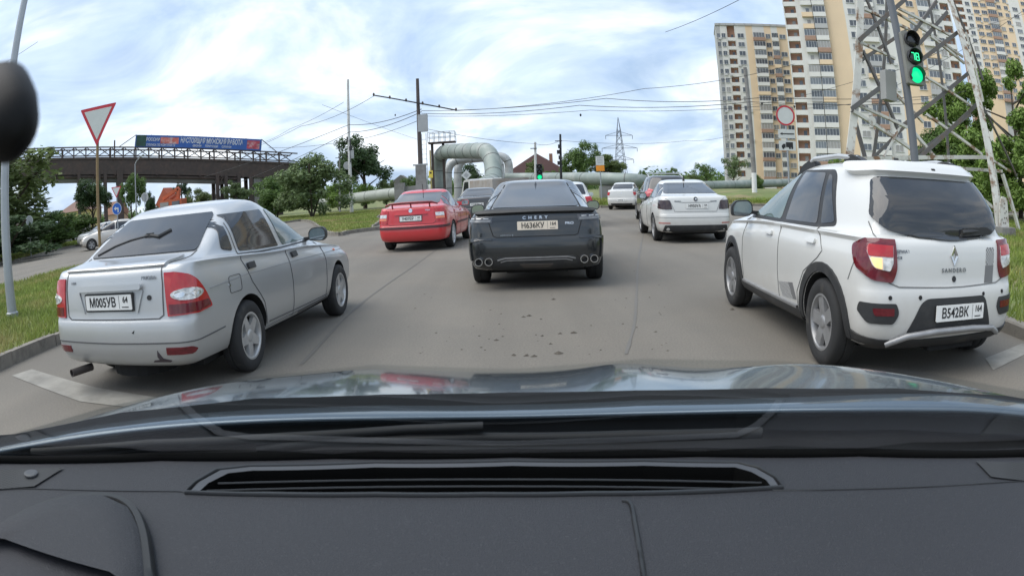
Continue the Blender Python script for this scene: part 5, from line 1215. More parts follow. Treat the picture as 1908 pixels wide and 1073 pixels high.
GR1 = pm('grass_green', (.20, .265, .05), rough=.7, var=.35, scale=.7, island=.6, trans=.3, col2=(.30, .26, .10), c2pos=.57, c2w=.08, c2scale=.45)
GR2 = pm('grass_dry', (.21, .27, .058), rough=.7, var=.35, scale=.7, island=.6, trans=.3, col2=(.32, .26, .12), c2pos=.56, c2w=.08, c2scale=.35)
near = lambda q: np.clip((9.0 / np.maximum(q[:, 1], 4)) ** 1.2, .05, 1) * (q[:, 1] > 2)
grass('grass_island', 'short patchy grass on the left traffic island', isl, 70000, .10, 1, GR2, dens=lambda q: near(q) * (q[:, 0] > -17))
grass('grass_right', 'green grass on the right verge below the lattice mast', right_edge + [(70, -6)], 70000, .13, 2, GR1, dens=lambda q: near(q) * (q[:, 0] < 24))
grass('grass_lawn', 'mown lawn round the big bush', lawn_edge, 60000, .10, 3, GR2)
grass('grass_far_side', 'rough grass beyond the side road', fs + [(-90, 66), (-90, 10)], 50000, .22, 4, GR1, dens=lambda q: (q[:, 0] > -38) * 1.0)
bk_poly = bank_edge + [(70, 44), (16, 50), (3.6, 62)]
grass('grass_bank', 'grass on the bank beyond the junction', [(x, y + .3) for x, y in bank_edge] + [(70, 40), (40, 42.5), (14, 45), (6, 50)], 40000, .30, 5, GR1, z=.2)
# ------------------------------------------------------------------ bridge, banner, signs, poles
RUST = pm('rusty_steel_dark', (.062, .048, .042), rough=.85, var=.3, scale=2.5, col2=(.085, .058, .048), c2pos=.57, c2scale=1.5)
CONC = pm('old_concrete', (.24, .235, .225), rough=.9, var=.2, scale=1.2, bump=.2, bscale=12, col2=(.13, .12, .11), c2pos=.57, c2scale=.9)
GALV = pm('galvanised', (.36, .38, .40), rough=.45, metal=.5, var=.12, scale=3)
POLEW = pm('pole_white', (.55, .55, .53), rough=.6, var=.15, scale=3, col2=(.33, .32, .3), c2pos=.6, c2scale=2)
WIRE = pm('wire_black', (.02, .02, .022), rough=.6)
SIGNW = pm('sign_white', (.55, .57, .55), rough=.4, var=.06)
SIGNR = pm('sign_red', (.48, .025, .04), rough=.4, var=.08)
SIGNB = pm('sign_blue', (.012, .10, .42), rough=.4, var=.08)
SIGNK = pm('sign_black', (.015, .015, .016), rough=.5)
SIGNG = pm('sign_back_grey', (.36, .37, .37), rough=.5, metal=.3)
YL = 62.0; pL = at(20, 298, YL); pR = at(540, 303, 88.0)      # the deck falls gently to the right
BR = thing('pipe_bridge', 'rusty steel girder bridge with lattice railing crossing on the left', 'bridge', (pL.x, pL.y, 0))
bd = Vector((pR.x - pL.x, pR.y - pL.y, 0)); bl = bd.length; BR.rotation_euler = (0, 0, math.atan2(bd.y, bd.x))
def Zb(x): return pL.z + (pR.z - pL.z) * x / bl
SL = math.atan2(pR.z - pL.z, bl); X0, X1 = -16.0, bl + 1
def along(name, y, dz, w_, h_, mat, x0=None, x1=None):
    x0 = X0 if x0 is None else x0; x1 = X1 if x1 is None else x1
    m = MB(); m.beam((x0, y, Zb(x0) + dz), (x1, y, Zb(x1) + dz), w_, h_); return m.build(name, mat, BR)
along('deck', 1.2, -.15, 3.2, .3, RUST)
along('girder', -.2, -1.28, .25, 1.9, RUST); along('girder', 2.6, -1.28, .25, 1.9, RUST)
for y_, dz_, r_, mt_ in ((.9, -2.75, .50, pm('pipe_lagging_grey', (.20, .20, .20), rough=.7, var=.25, scale=.7)), (.0, -2.5, .22, RUST), (1.9, -2.7, .4, RUST)):
    m = MB(); m.tube([(X0, y_, Zb(X0) + dz_), (bl * .82, y_, Zb(bl * .82) + dz_)], r_, 14); m.build('service_pipe', mt_, BR, smooth=60)
for i in range(18):
    x = X0 + 2 + i * (X1 - X0 - 4) / 18; m = MB(); m.box((x, .9, Zb(x) - 2.30), (.18, 3.2, .14)); m.build('cross_beam', RUST, BR)
for side_y in (-.35, 2.75):
    along('handrail', side_y, 1.3, .16, .16, RUST); along('bottom_rail', side_y, .16, .14, .14, RUST)
SPC = 1.9; np_ = int((X1 - X0) / SPC); pm_post = MB(); pm_post.box((0, 0, .62), (.2, .2, 1.4)); pmesh = pm_post.mesh('railing_post'); pmesh.materials.append(RUST)
xm = MB(); xm.beam((.07, 0, .18), (SPC - .07, 0, 1.2), .11, .11); xm.beam((.07, .12, 1.2), (SPC - .07, .12, .18), .11, .11); xmesh = xm.mesh('railing_brace'); xmesh.materials.append(RUST)
for i in range(np_):
    x = X0 + i * SPC
    obj('railing_post', pmesh, None, BR, (x, -.35, Zb(x))); obj('railing_brace', xmesh, None, BR, (x, -.35, Zb(x)), (0, -SL, 0))
    if i % 2: obj('railing_post', pmesh, None, BR, (x, 2.75, Zb(x)))
def bx(px_, py_=330):
    """position along the bridge seen in a given column"""
    d = ray(px_, py_); n = Vector((-bd.y, bd.x, 0)).normalized(); k = Vector((pL.x, pL.y, 0)).dot(n) / Vector((d.x, d.y, 0)).dot(n)
    q = d * k; return (Vector((q.x, q.y, 0)) - Vector((pL.x, pL.y, 0))).dot(bd.normalized())
for px_ in (148, 185, 197, 224, 404, 420, 444, 466):
    x = bx(px_); wcol = .9 if px_ == 224 else .5; zt = Zb(x)
    for yy in (-.2, 2.6):
        m = MB(); m.box((x, yy, (zt - 1.6) / 2), (wcol, wcol * .7, zt - 1.6)); m.build('column', RUST, BR)
    m = MB(); m.beam((x, -.2, zt * .25), (x, 2.6, zt * .55), .12); m.build('column_brace', RUST, BR)
    m = MB(); m.beam((x + .2, -.2, zt * .55), (x + .2, 2.6, zt * .25), .12); m.build('column_brace', RUST, BR)
for a_, b_ in ((148, 185), (404, 420)):
    xa, xb = bx(a_), bx(b_); zt = Zb(xa); 
    for q0, q1 in (((xa, -.2, .3), (xb, -.2, zt * .45)), ((xa, -.4, zt * .45), (xb, -.4, .3)), ((xa, -.2, zt * .5), (xb, -.2, zt * .5)), ((xa, -.2, zt * .52), (xb, -.2, zt * .8))): m = MB(); m.beam(q0, q1, .16); m.build('column_brace', RUST, BR)
xa, xb = bx(472), bx(508); zt = Zb(xb)
m = MB(); m.box(((xa + xb) / 2, 1.2, (zt - 1.65) / 2), (xb - xa, 2.4, zt - 1.65)); m.build('concrete_pier', CONC, BR)
m = MB(); m.box((xb + .9, 1.2, (zt - 1.6) / 2), (.6, 3.0, zt - 1.6)); m.build('column', RUST, BR)
xa = bx(214); m = MB(); m.box((xa, -.5, Zb(xa) + .9), (.2, .2, 2.6)); m.build('mast_stub', RUST, BR)
# banner on the bridge
xa, xb = bx(250, 262), bx(482, 275)
xm_ = (xa + xb) / 2; bz0 = 1.36; bz1 = 1.36 + (at(250, 247, 1).z - at(250, 273, 1).z) * math.hypot(*(Vector((pL.x, pL.y)) * 1.0)) * .55
Hh = 1.55; bz1 = bz0 + Hh
BN = thing('banner', 'long blue advertising banner with white lettering on the bridge railing', 'banner', BR.matrix_basis @ Vector((xm_, 0, Zb(xm_))))
BN.rotation_euler = (Matrix.Rotation(BR.rotation_euler.z, 3, 'Z') @ Matrix.Rotation(-SL, 3, 'Y')).to_euler()
W_ = (xb - xa) / math.cos(SL); xa, xb = -W_ / 2, W_ / 2
BLUE = pm('banner_blue', (.03, .10, .34), rough=.6, var=.25, scale=.6)
m = MB(); m.box((0, -.45, (bz0 + bz1) / 2), (W_, .05, Hh)); m.build('sheet', BLUE, BN)
def brect(name, a0, a1, b0, b1, mat, k=0):
    m = MB(); m.box((xa + W_ * (a0 + a1) / 2, -.482 - .004 * k, bz0 + Hh * (b0 + b1) / 2), (W_ * (a1 - a0), .006, Hh * (b1 - b0))); return m.build(name, mat, BN)
brect('green_field', .005, .085, .04, .98, pm('banner_green', (.02, .06, .045), rough=.6, var=.6, scale=1.5))
brect('flag_field', .20, .345, .3, .84, pm('banner_red', (.50, .13, .10), rough=.6, var=.5, scale=1.5, col2=(.55, .5, .5), c2pos=.6, c2scale=1.2))
brect('flag_field', .885, .985, .12, .86, pm('banner_flag', (.42, .06, .09), rough=.6, var=.5, scale=1.8, col2=(.5, .35, .35), c2pos=.62, c2scale=1.5))
BW = pm('banner_white', (.62, .63, .66), rough=.6, var=.1)
text('slogan', 'НАСТОЯЩАЯ МУЖСКАЯ РАБОТА', Hh * .60, BW, BN, (xa + W_ * .605, -.495, bz0 + Hh * .60), bold=.022, sx=.60, depth=.004)
text('small_print', 'СЛУЖБА ПО КОНТРАКТУ', Hh * .26, BW, BN, (xa + W_ * .205, -.495, bz0 + Hh * .16), bold=.006, sx=.85, depth=.004)
text('small_print', 'РОССИИ', Hh * .38, BW, BN, (xa + W_ * .14, -.495, bz0 + Hh * .62), bold=.012, sx=.8, depth=.004)
text('small_print', 'ЗВОНИ     ПРИХОДИ     СЛУЖИ', Hh * .24, BW, BN, (xa + W_ * .61, -.495, bz0 + Hh * .18), bold=.006, sx=1.0, depth=.004)
for k in range(9): x = xa + W_ * k / 8; m = MB(); m.box((x, -.38, (bz0 + bz1) / 2 - .2), (.08, .08, Hh + .5)); m.build('banner_strut', RUST, BN)
for sg, xx in ((-1, xa), (1, xb)): m = MB(); m.beam((xx + sg * 2.4, -.38, bz0 - .05), (xx, -.38, bz1), .09); m.build('banner_strut', RUST, BN)

# ---- posts and signs
def post(t, h, r, mat, name='post', lean=(0, 0), n=12):
    m = MB(); m.tube([(0, 0, -.1), (lean[0] * h, lean[1] * h, h)], r, n); return m.build(name, mat, t, smooth=60)
def disc(t, name, r, z, y, mat, n=32, d=.006, x=0):
    m = MB(); m.lathe([(r, y), (r, y - d)], n, 'Y', (x, 0, z)); return m.build(name, mat, t)
def ringsign(t, name, r0, r1, z, y, mat, n=32, x=0):
    m = MB(); m.lathe([(r1, y), (r1, y - .006), (r0, y - .006), (r0, y)], n, 'Y', (x, 0, z), closed=True); return m.build(name, mat, t)
def yield_sign(t, s, z, y, rot=0.0):
    """white triangle on its point with a red border; s = side length, z = centre height"""
    h = s * .866; tri = [(-s / 2, h / 3), (s / 2, h / 3), (0, -2 * h / 3)]
    m = MB(); m.prism(rnd(tri, .05), y, y + .008); a = m.build('sign_face', SIGNR, t); a.location = (0, 0, z); a.rotation_euler = (0, rot, 0)
    m = MB(); m.prism(rnd([(p * .76, q * .76) for p, q in tri], .02), y - .004, y - .001); b = m.build('sign_centre', SIGNW, a)
    return a
c = at(189, 483, 13.8); c.z = .11; topz = at(188, 212, c.y).z
Y1 = thing('give_way_sign', 'large give way sign on a tan wooden-looking post, left traffic island', 'road sign', c, R(12))
post(Y1, topz + .1 - .11, .042, pm('tan_post', (.24, .165, .085), rough=.8, var=.2, scale=5))
yield_sign(Y1, 1.2, (at(190, 222, c.y).z - .11), -.06, R(0))
c = gnd(220, 447, 0); c = Vector((at(221, 430, 30).x, 30, 0.0))
Y2 = thing('give_way_sign', 'small give way sign above a blue left-turn arrow on one post', 'road sign', c, R(8)); zt_ = at(220, 346, 30).z
post(Y2, zt_, .035, GALV); yield_sign(Y2, .70, at(220, 355, 30).z, -.05)
zb_ = at(221, 389, 30).z; dd = disc(Y2, 'arrow_disc', .33, zb_, -.045, SIGNB); ringsign(Y2, 'arrow_rim', .30, .325, zb_, -.052, SIGNW)
m = MB(); m.prism([(.05, -.2), (.12, -.2), (.12, .06), (-.06, .06), (-.06, .13), (-.2, .02), (-.06, -.09), (-.06, -.02), (.05, -.02)], -.062, -.053); a = m.build('arrow', SIGNW, dd); a.location = (0, 0, zb_)
for (px_, y0, y1, Y, r_, lb) in ((270, 368, 420, 42, .34, 'round sign seen from the back, left of the silver saloon roof'), (55, 411, 462, 30, .30, 'narrow round sign turned edge-on by the left hedge')):
    p_ = at(px_, y0, Y); t = thing('road_sign', lb, 'road sign', (p_.x, Y, 0), R(0 if px_ > 100 else 62)); post(t, p_.z + .25, .03, GALV); disc(t, 'sign_face', r_, p_.z, .03, SIGNG); ringsign(t, 'sign_rim', r_ * .86, r_, p_.z, .022, SIGNW)
# grey lamp post at the left edge
c = gnd(24, 592, .11)
t = thing('lamp_post', 'galvanised grey lamp post at the left edge of the picture', 'lamp post', c)
m = MB(); m.tube([(0, 0, -.1), (0, 0, .5), (.0, 0, 9.0)], [.105, .095, .06], 16); m.build('shaft', GALV, t, smooth=60)
m = MB(); m.lathe([(.13, -.02), (.13, .08), (.10, .1)], 16, 'Z'); m.build('base_collar', GALV, t, smooth=40)
# white lamp post on the lawn
c = gnd(655, 397, .11)
t = thing('lamp_post', 'white concrete utility post with cables and brackets, on the lawn left of the red liftback', 'utility pole', c)
hh = at(649, 150, c.y).z; m = MB(); m.tube([(0, 0, -.1), (0, 0, hh)], [.17, .10], 14); m.build('shaft', POLEW, t, smooth=60)
z_ = at(650, 262, c.y).z; m = MB(); m.box((-.1, 0, z_), (.22, .22, .5)); m.box((.12, -.05, z_ - .8), (.2, .2, .35)); m.box((-.12, 0, z_ - 1.4), (.15, .15, .5)); m.tube([(.12, -.1, z_), (.2, -.1, z_ - 1.2), (.1, -.1, z_ - 2.0)], .05, 6); m.build('bracket', WIRE, t)
z_ = at(650, 310, c.y).z; disc(t, 'round_sign_back', .35, z_, .2, SIGNG, x=-.28)
z_ = at(655, 290, c.y).z; m = MB(); m.box((.28, -.05, z_), (.22, .2, .7)); m.build('junction_box', SIGNG, t)
# tram pole with cross-arm
Yp = 38.0; p0 = at(785, 352, Yp)
t = thing('tram_pole', 'tall dark tram-wire pole on a concrete foot behind the red liftback', 'utility pole', (p0.x, Yp, 0))
zj = at(784, 307, Yp).z; ztp = at(780, 146, Yp).z
m = MB(); m.tube([(0, 0, zj - .3), (-.02, 0, ztp)], [.13, .09], 14); m.build('steel_shaft', pm('pole_brown', (.07, .055, .05), rough=.7, var=.2), t, smooth=60)
m = MB(); m.box((.02, 0, zj / 2), (.62, .5, zj), taper=.9); m.build('concrete_foot', CONC, t); m = MB(); m.box((0, 0, zj), (.8, .5, .07)); m.build('foot_cap', SIGNG, t)
a = at(697, 178, Yp); b = at(850, 206, Yp); m = MB(); m.beam((a.x - p0.x, -.2, a.z), (b.x - p0.x, -.2, b.z), .07); m.build('cross_arm', WIRE, t)
for k in range(6): q = a.lerp(b, k / 5); m = MB(); m.lathe([(.03, -.05), (.06, 0), (.06, .08), (.03, .14)], 10, 'Z', (q.x - p0.x, -.2, q.z)); m.build('insulator', RUST, t, smooth=40)
z_ = at(790, 229, Yp).z; m = MB(); m.box((.22, .02, z_), (.55, .3, 1.0)); m.build('cabinet', SIGNG, t)
# thin poles ahead
for (px_, y0, y1, Y, r_, mat_, lb) in ((997, 265, 340, 52, .11, POLEW, 'grey concrete pole in front of the brown roof'), (1044, 250, 340, 48, .09, WIRE, 'thin black pole with cable boxes right of the far traffic light'), (632, 285, 380, 70, .1, CONC, 'plain old pole behind the big bush')):
    a = at(px_, y0, Y); t = thing('utility_pole', lb, 'utility pole', (at(px_, y1, Y).x, Y, 0)); m = MB(); m.tube([(0, 0, -.1), (a.x - t.location.x, 0, a.z)], [r_ * 1.2, r_ * .8], 10); m.build('shaft', mat_, t, smooth=60)
    m = MB(); m.box((0, -.05, a.z - .5), (.5, .08, .06)); m.build('cross_arm', WIRE, t)
    if px_ == 1044:
        for k in range(4): m = MB(); m.box((.05 * (-1) ** k, -.1, a.z - .9 - .4 * k), (.2, .18, .28)); m.build('cable_box', WIRE, t)
# concrete post with white foot
Y = 46; a = at(1393, 172, Y); b = at(1406, 338, Y); t = thing('utility_pole', 'leaning grey concrete post with a whitewashed foot, left of the round sign', 'utility pole', (b.x, Y, .6))
zf = at(1405, 322, Y).z - .6; m = MB(); m.tube([(0, 0, zf), ((a.x - b.x) * 1.25, 0, (a.z - .6) * 1.25)], [.19, .14], 12); m.build('shaft', CONC, t, smooth=60); m = MB(); m.tube([(0, 0, -.3), (0, 0, zf)], [.20, .192], 12); m.build('white_foot', pm('whitewash', (.7, .7, .68), rough=.8, var=.1), t, smooth=60)
# no-entry-for-lorries sign group
Y = 24; c = at(1470, 330, Y); t = thing('road_sign', 'round red-rimmed prohibition sign over arrow plate and lorry plate, right of the junction', 'road sign', (c.x, Y, 0), R(-9))
z_ = at(1467, 216, Y).z; post(t, z_ + .2, .04, GALV); r_ = .40
disc(t, 'sign_face', r_, z_, -.05, SIGNW); ringsign(t, 'sign_rim', r_ * .84, r_, z_, -.058, SIGNR)
z2 = at(1470, 250, Y).z; m = MB(); m.prism(rnd(rect(-.36, z2 - .17, .36, z2 + .17), .03), -.05, -.044); m.build('arrow_plate', SIGNW, t)
m = MB(); m.prism([(.32, z2 - .022), (.32, z2 + .022), (-.18, z2 + .022), (-.18, z2 + .055), (-.30, z2), (-.18, z2 - .055), (-.18, z2 - .022)], -.056, -.051); m.build('arrow', SIGNK, t)
z3 = at(1472, 272, Y).z; m = MB(); m.prism(rnd(rect(-.36, z3 - .19, .36, z3 + .19), .03), -.05, -.044); m.build('lorry_plate', SIGNW, t)
m = MB(); m.prism(rect(-.06, z3 - .06, .24, z3 + .14), -.056, -.051); m.prism([(-.24, z3 - .08), (-.08, z3 - .08), (-.08, z3 + .07), (-.17, z3 + .07), (-.24, z3 - .0)], -.056, -.051); m.build('lorry_symbol', SIGNK, t)
for xx in (-.18, .1, .2): m = MB(); m.lathe([(.042, -.056), (.042, -.05)], 14, 'Y', (xx, 0, z3 - .09)); m.build('lorry_wheel', SIGNK, t)
# bus stop style sign: white over orange
Y = 44; c = at(1119, 330, Y); t = thing('road_sign', 'tall white and orange board sign in front of the large pipe', 'road sign', (c.x, Y, 0)); za, zb2, zc = at(1119, 291, Y).z, at(1119, 308, Y).z, at(1119, 319, Y).z
post(t, za, .04, GALV); m = MB(); m.box((0, -.06, (za + zb2) / 2), (.55, .05, za - zb2)); m.build('white_board', SIGNW, t); m = MB(); m.box((0, -.06, (zb2 + zc) / 2 - .01), (.55, .05, zb2 - zc - .02)); m.build('orange_board', pm('sign_orange', (.75, .27, .02), rough=.5), t)
for k in range(4): m = MB(); m.box((0, -.088, za - .12 - k * .11), (.4 - .06 * (k % 2), .004, .03)); m.build('text_line', SIGNG, t)
# diamond priority sign by the arch
Y = 52; c = at(870, 350, Y); t = thing('road_sign', 'small white diamond priority sign under the pipe arch', 'road sign', (c.x, Y, 0)); z_ = at(870, 327, Y).z; post(t, z_ + .3, .03, GALV)
m = MB(); m.prism([(0, -.4), (.4, 0), (0, .4), (-.4, 0)], -.05, -.045); a = m.build('sign_face', SIGNW, t); a.location = (0, 0, z_); m = MB(); m.prism([(0, -.2), (.2, 0), (0, .2), (-.2, 0)], -.056, -.051); m.build('sign_centre', SIGNG, a)
m = MB(); m.prism([(-.3, .3), (.3, .3), (0, -.25)], -.05, -.045); a = m.build('lower_sign', SIGNW, t); a.location = (0, 0, z_ - .85)
# yellow sign on the platform post
Y = 46; c = at(804, 350, Y); t = thing('road_sign', 'small yellow board sign on a thin post beside the tram pole', 'road sign', (c.x, Y, 0)); z_ = at(804, 325, Y).z; post(t, at(803, 280, Y).z, .05, pm('yellow_post', (.35, .28, .1), rough=.7, var=.2)); m = MB(); m.box((0, -.07, z_), (.28, .03, .5)); m.build('board', pm('sign_yellow', (.7, .55, .08), rough=.5), t); m = MB(); m.box((0, -.09, z_ + .1), (.13, .006, .12)); m.build('symbol', SIGNK, t)

# ---- traffic lights
HOUS = pm('signal_grey', (.21, .21, .185), rough=.6, var=.12); LENS_OFF = pm('lens_dark', (.02, .02, .022), rough=.25, coat=.5)
def signal(name, label, loc, rz, r, lit, digits=None, pole=None, sp=None, hcol=None):
    t = thing(name, label, 'traffic light', loc, rz); sp = sp or r * 2.55; W2 = r * 1.35
    m = MB(); m.prism(rnd(rect(-W2, -sp * 1.5, W2, sp * 1.5), r * .3), .0, r * 1.6); h = m.build('housing', hcol or HOUS, t, smooth=30)
    for k in (1, 0, -1):
        z = k * sp
        m = MB(); m.lathe([(r, -.005), (r * .9, -.03), (r * .5, -.05), (.001, -.055)], 24, 'Y', (0, 0, z)); m.build('lens', lit[1 - k] or LENS_OFF, t, smooth=60)
        # visor: a peaked half tube
        m = MB(); n = 18; v = []
        for i in range(n + 1):
            a_ = R(-35) + (math.pi + R(70)) * i / n; ca, sa = math.cos(a_), math.sin(a_); dep = r * (1.25 if sa > -.1 else .75)
            for (rr, dd_) in ((r * 1.10, .0), (r * 1.10, -dep), (r * 1.04, -dep), (r * 1.04, 0)): v.append((rr * ca, dd_, z + rr * sa))
        m.add(v, [(i * 4 + k2, i * 4 + 4 + k2, i * 4 + 4 + (k2 + 1) % 4, i * 4 + (k2 + 1) % 4) for i in range(n) for k2 in range(4)]); m.build('visor', pm('visor_black', (.03, .03, .032), rough=.6), t, smooth=50)
    return t
GREEN = emission('green_lamp', (.0, .62, .24), .85); GREEN_D = emission('green_digits', (.02, .75, .3), 1.0)
Yt = 9.6; c = at(1702, 108, Yt)
TL = signal('traffic_light', 'traffic light with green lens and green 78 countdown, before the lattice mast', c, R(-16), .145, [None, None, GREEN], sp=.335)
SEG = {'7': 'abc', '8': 'abcdefg'}; dw, dh, th = .062, .135, .017
for ch, x0 in (('7', -.048), ('8', .048)):
    m = MB(); H2 = dh / 2
    S_ = {'a': ((-dw / 2, H2), (dw / 2, H2)), 'b': ((dw / 2, H2), (dw / 2, 0)), 'c': ((dw / 2, 0), (dw / 2, -H2)), 'd': ((-dw / 2, -H2), (dw / 2, -H2)), 'e': ((-dw / 2, 0), (-dw / 2, -H2)), 'f': ((-dw / 2, H2), (-dw / 2, 0)), 'g': ((-dw / 2, 0), (dw / 2, 0))}
    for s_ in SEG[ch]: (a0, b0), (a1, b1) = S_[s_]; m.beam((x0 + a0, -.105, b0), (x0 + a1, -.105, b1), th, .006, up=(0, 1, 0))
    m.build('countdown_digit', GREEN_D, TL)
# its post, leaning slightly, and the control box behind
pa, pb = at(1708, 330, Yt + .3), at(1648, -40, Yt + .3)
t = thing('signal_post', 'dark grey post carrying the traffic light, in front of the lattice mast', 'post', (pa.x, Yt + .3, .1)); m = MB(); m.tube([((pb.x - pa.x) * -.12, 0, -.1 - (pa.z - .1) * 0), ((pb.x - pa.x) * 1.0, 0, pb.z)], .085, 16); m.build('shaft', pm('post_grey', (.13, .14, .155), rough=.5, var=.1), t, smooth=60)
zq = at(1660, 160, Yt + .35); m = MB(); m.prism(rnd(rect(-.13, -.28, .13, .28), .02), 0, .22); o = m.build('control_box', pm('box_grey', (.25, .255, .24), rough=.6), t); o.location = (zq.x - pa.x, .05, zq.z - .1); o.rotation_euler = (0, R(6), 0)
# far green signal
Y = 46; c = at(1005, 321, Y); TF = signal('traffic_light', 'small far traffic light with a lit green lens, above the charcoal fastback', (c.x, Y, c.z), 0, .15, [None, None, GREEN], sp=.36, hcol=pm('signal_dark', (.04, .045, .05), rough=.6))
t = thing('signal_post', 'thin post carrying the far traffic light', 'post', (c.x, Y + .3, 0)); post(t, c.z + .3, .05, GALV)
# street lamp under the bridge
Y = 50; b = at(256, 420, Y); a = at(256, 306, Y); t = thing('street_lamp', 'slim street lamp with a short bent arm, in front of the bridge', 'lamp post', (b.x, Y, 0)); m = MB(); m.tube([(0, 0, -.1), (0, 0, a.z), (.15, 0, a.z + .25), (.5, 0, a.z + .5)], [.08, .05, .04, .04], 8); m.build('shaft', GALV, t, smooth=60); m = MB(); m.box((.75, 0, a.z + .62), (.55, .2, .1), Matrix.Rotation(R(-22), 3, 'Y')); m.build('lamp_head', SIGNG, t)
# ------------------------------------------------------------------ heating pipes
LAG = pm('pipe_lagging_green', (.23, .27, .245), rough=.55, metal=.15, var=.18, scale=.8, col2=(.36, .38, .35), c2pos=.58, c2scale=.7)
LAGS = pm('pipe_lagging_silver', (.42, .43, .42), rough=.5, metal=.3, var=.15, scale=1.2, col2=(.28, .27, .25), c2pos=.6, c2scale=1.0)
LAGW = pm('pipe_lagging_pale', (.34, .36, .32), rough=.65, var=.2, scale=.7, col2=(.16, .16, .14), c2pos=.58, c2w=.06, c2scale=.55)
def fillet(pts, r, n=6):
    P_ = [Vector(p) for p in pts]; o = [P_[0]]
    for i in range(1, len(P_) - 1):
        a, b = P_[i - 1] - P_[i], P_[i + 1] - P_[i]; rr = min(r, a.length * .48, b.length * .48); p0, p1 = P_[i] + a.normalized() * rr, P_[i] + b.normalized() * rr
        for j in range(n + 1): t_ = j / n; o.append((1 - t_) ** 2 * p0 + 2 * t_ * (1 - t_) * P_[i] + t_ * t_ * p1)
    o.append(P_[-1]); return o
def pipe(name, label, pts, r, mat, bend=1.2, bands=2.2, supports=()):
    base = Vector(pts[0]); base.z = 0; t = thing(name, label, 'pipe', base)
    P_ = [p - base for p in fillet(pts, bend)]
    m = MB(); m.tube(P_, r, 24); m.build('casing', mat, t, smooth=60)
    d = 0.0; nxt = bands; bm0 = None
    for i in range(1, len(P_)):
        seg = (P_[i] - P_[i - 1]).length
        while d + seg > nxt and seg > 0:
            q = P_[i - 1].lerp(P_[i], (nxt - d) / seg); dr = (P_[i] - P_[i - 1]).normalized(); b_ = MB(); b_.tube([q - dr * .04, q + dr * .04], r + .012, 24); b_.build('band', pm('pipe_band', (.14, .145, .14), rough=.6, metal=.3), t, smooth=60); nxt += bands
        d += seg
    for q in supports:
        q = Vector(q); s_ = MB(); s_.box((q.x - base.x, q.y - base.y, (q.z - r) / 2), (1.1, .6, max(.2, q.z - r))); s_.build('support', CONC, t)
    return t
p_ = [at(600, 378, 80), at(640, 372, 78), at(700, 364, 75), at(760, 358, 72), at(815, 354, 70)]
for q in p_: q.z = max(q.z, 1.0)
pipe('heating_pipe', 'pale mottled ground pipe along the lawn, left of the red liftback', p_, .62, LAGW, bands=4)
Y = 66; q = at(745, 355, Y); t = thing('concrete_post', 'square concrete block post at the end of the ground pipe', 'post', (q.x, Y, 0)); zz_ = at(745, 341, Y).z; m = MB(); m.box((0, 0, zz_ / 2), (1.0, .8, zz_)); m.build('block', CONC, t); m = MB(); m.box((1.6, .3, zz_ * .45), (2.4, .6, zz_ * .8)); m.build('slab', CONC, t)
# large pipe on the right, coming nearest at the white saloon
p_ = [at(930, 333, 66), at(1010, 333, 62), at(1080, 333, 54), at(1130, 334, 49.5), at(1190, 336, 48.5), at(1232, 344, 56), at(1290, 347, 66), at(1345, 345, 72), at(1480, 340, 80)]
big = pipe('heating_pipe', 'large grey-green heating pipe across the far end of the junction', p_, .50, LAG, bend=6, bands=5, supports=[p_[2], p_[3], p_[4] + Vector((-.6, .2, 0))])
# raised pipe arch over the road
a0, a1, a2, a3 = at(816, 352, 62), at(816, 283, 62), at(915, 281, 52), at(922, 335, 50)
a0.z = .2; a4 = at(896, 352, 45); a4.z = max(.9, a4.z)
pipe('pipe_arch', 'thick grey-green pipe bent into an arch over the road', [a0, a1, a2, a3 + Vector((0, 0, -.2)), a4], .66, LAG, bend=2.2, bands=1.6)
for k, (xl, xr, yt, Y, lb) in enumerate(((834, 932, 300, 64, 'front silver pipe of the raised pair behind the grey-green arch'), (853, 948, 297, 67, 'rear silver pipe of the raised pair behind the grey-green arch'))):
    b0, b1, b2, b3 = at(xl, 352, Y), at(xl, yt, Y), at(xr, yt - 8, Y), at(xr, 345, Y); b0.z = .2; b3.z = .2
    pipe('pipe_arch', lb, [b0, b1, b2, b3], .40, LAGS, bend=1.3, bands=1.5)
# maintenance platform with railing
Y = 60; a = at(797, 262, Y); b = at(848, 268, Y); zf = (a.z + b.z) / 2
t = thing('platform', 'small steel maintenance platform with railing and ladder above the pipe arch', 'platform', (a.x, Y, 0)); L_ = b.x - a.x
m = MB(); m.box((L_ / 2, .6, zf), (L_, 1.4, .12)); m.build('deck', RUST, t)
for yy in (-.05, 1.25):
    for k in range(6): m = MB(); m.beam((L_ * k / 5, yy, zf), (L_ * k / 5, yy, zf + .95), .05); m.build('railing_post', GALV, t)
    for dz in (.5, .95): m = MB(); m.beam((0, yy, zf + dz), (L_, yy, zf + dz), .05); m.build('handrail', GALV, t)
for k in range(2): m = MB(); m.beam((.3 + 1.0 * k, .6, 0), (.3 + 1.0 * k, .6, zf), .22); m.build('leg', RUST, t)
for dx in (-.55, -.15): m = MB(); m.beam((dx, 0, 0), (dx, 0, zf + .9), .05); m.build('ladder_rail', GALV, t)
for k in range(14): m = MB(); m.beam((-.55, 0, .4 + k * (zf + .4) / 14), (-.15, 0, .4 + k * (zf + .4) / 14), .035); m.build('ladder_rung', GALV, t)

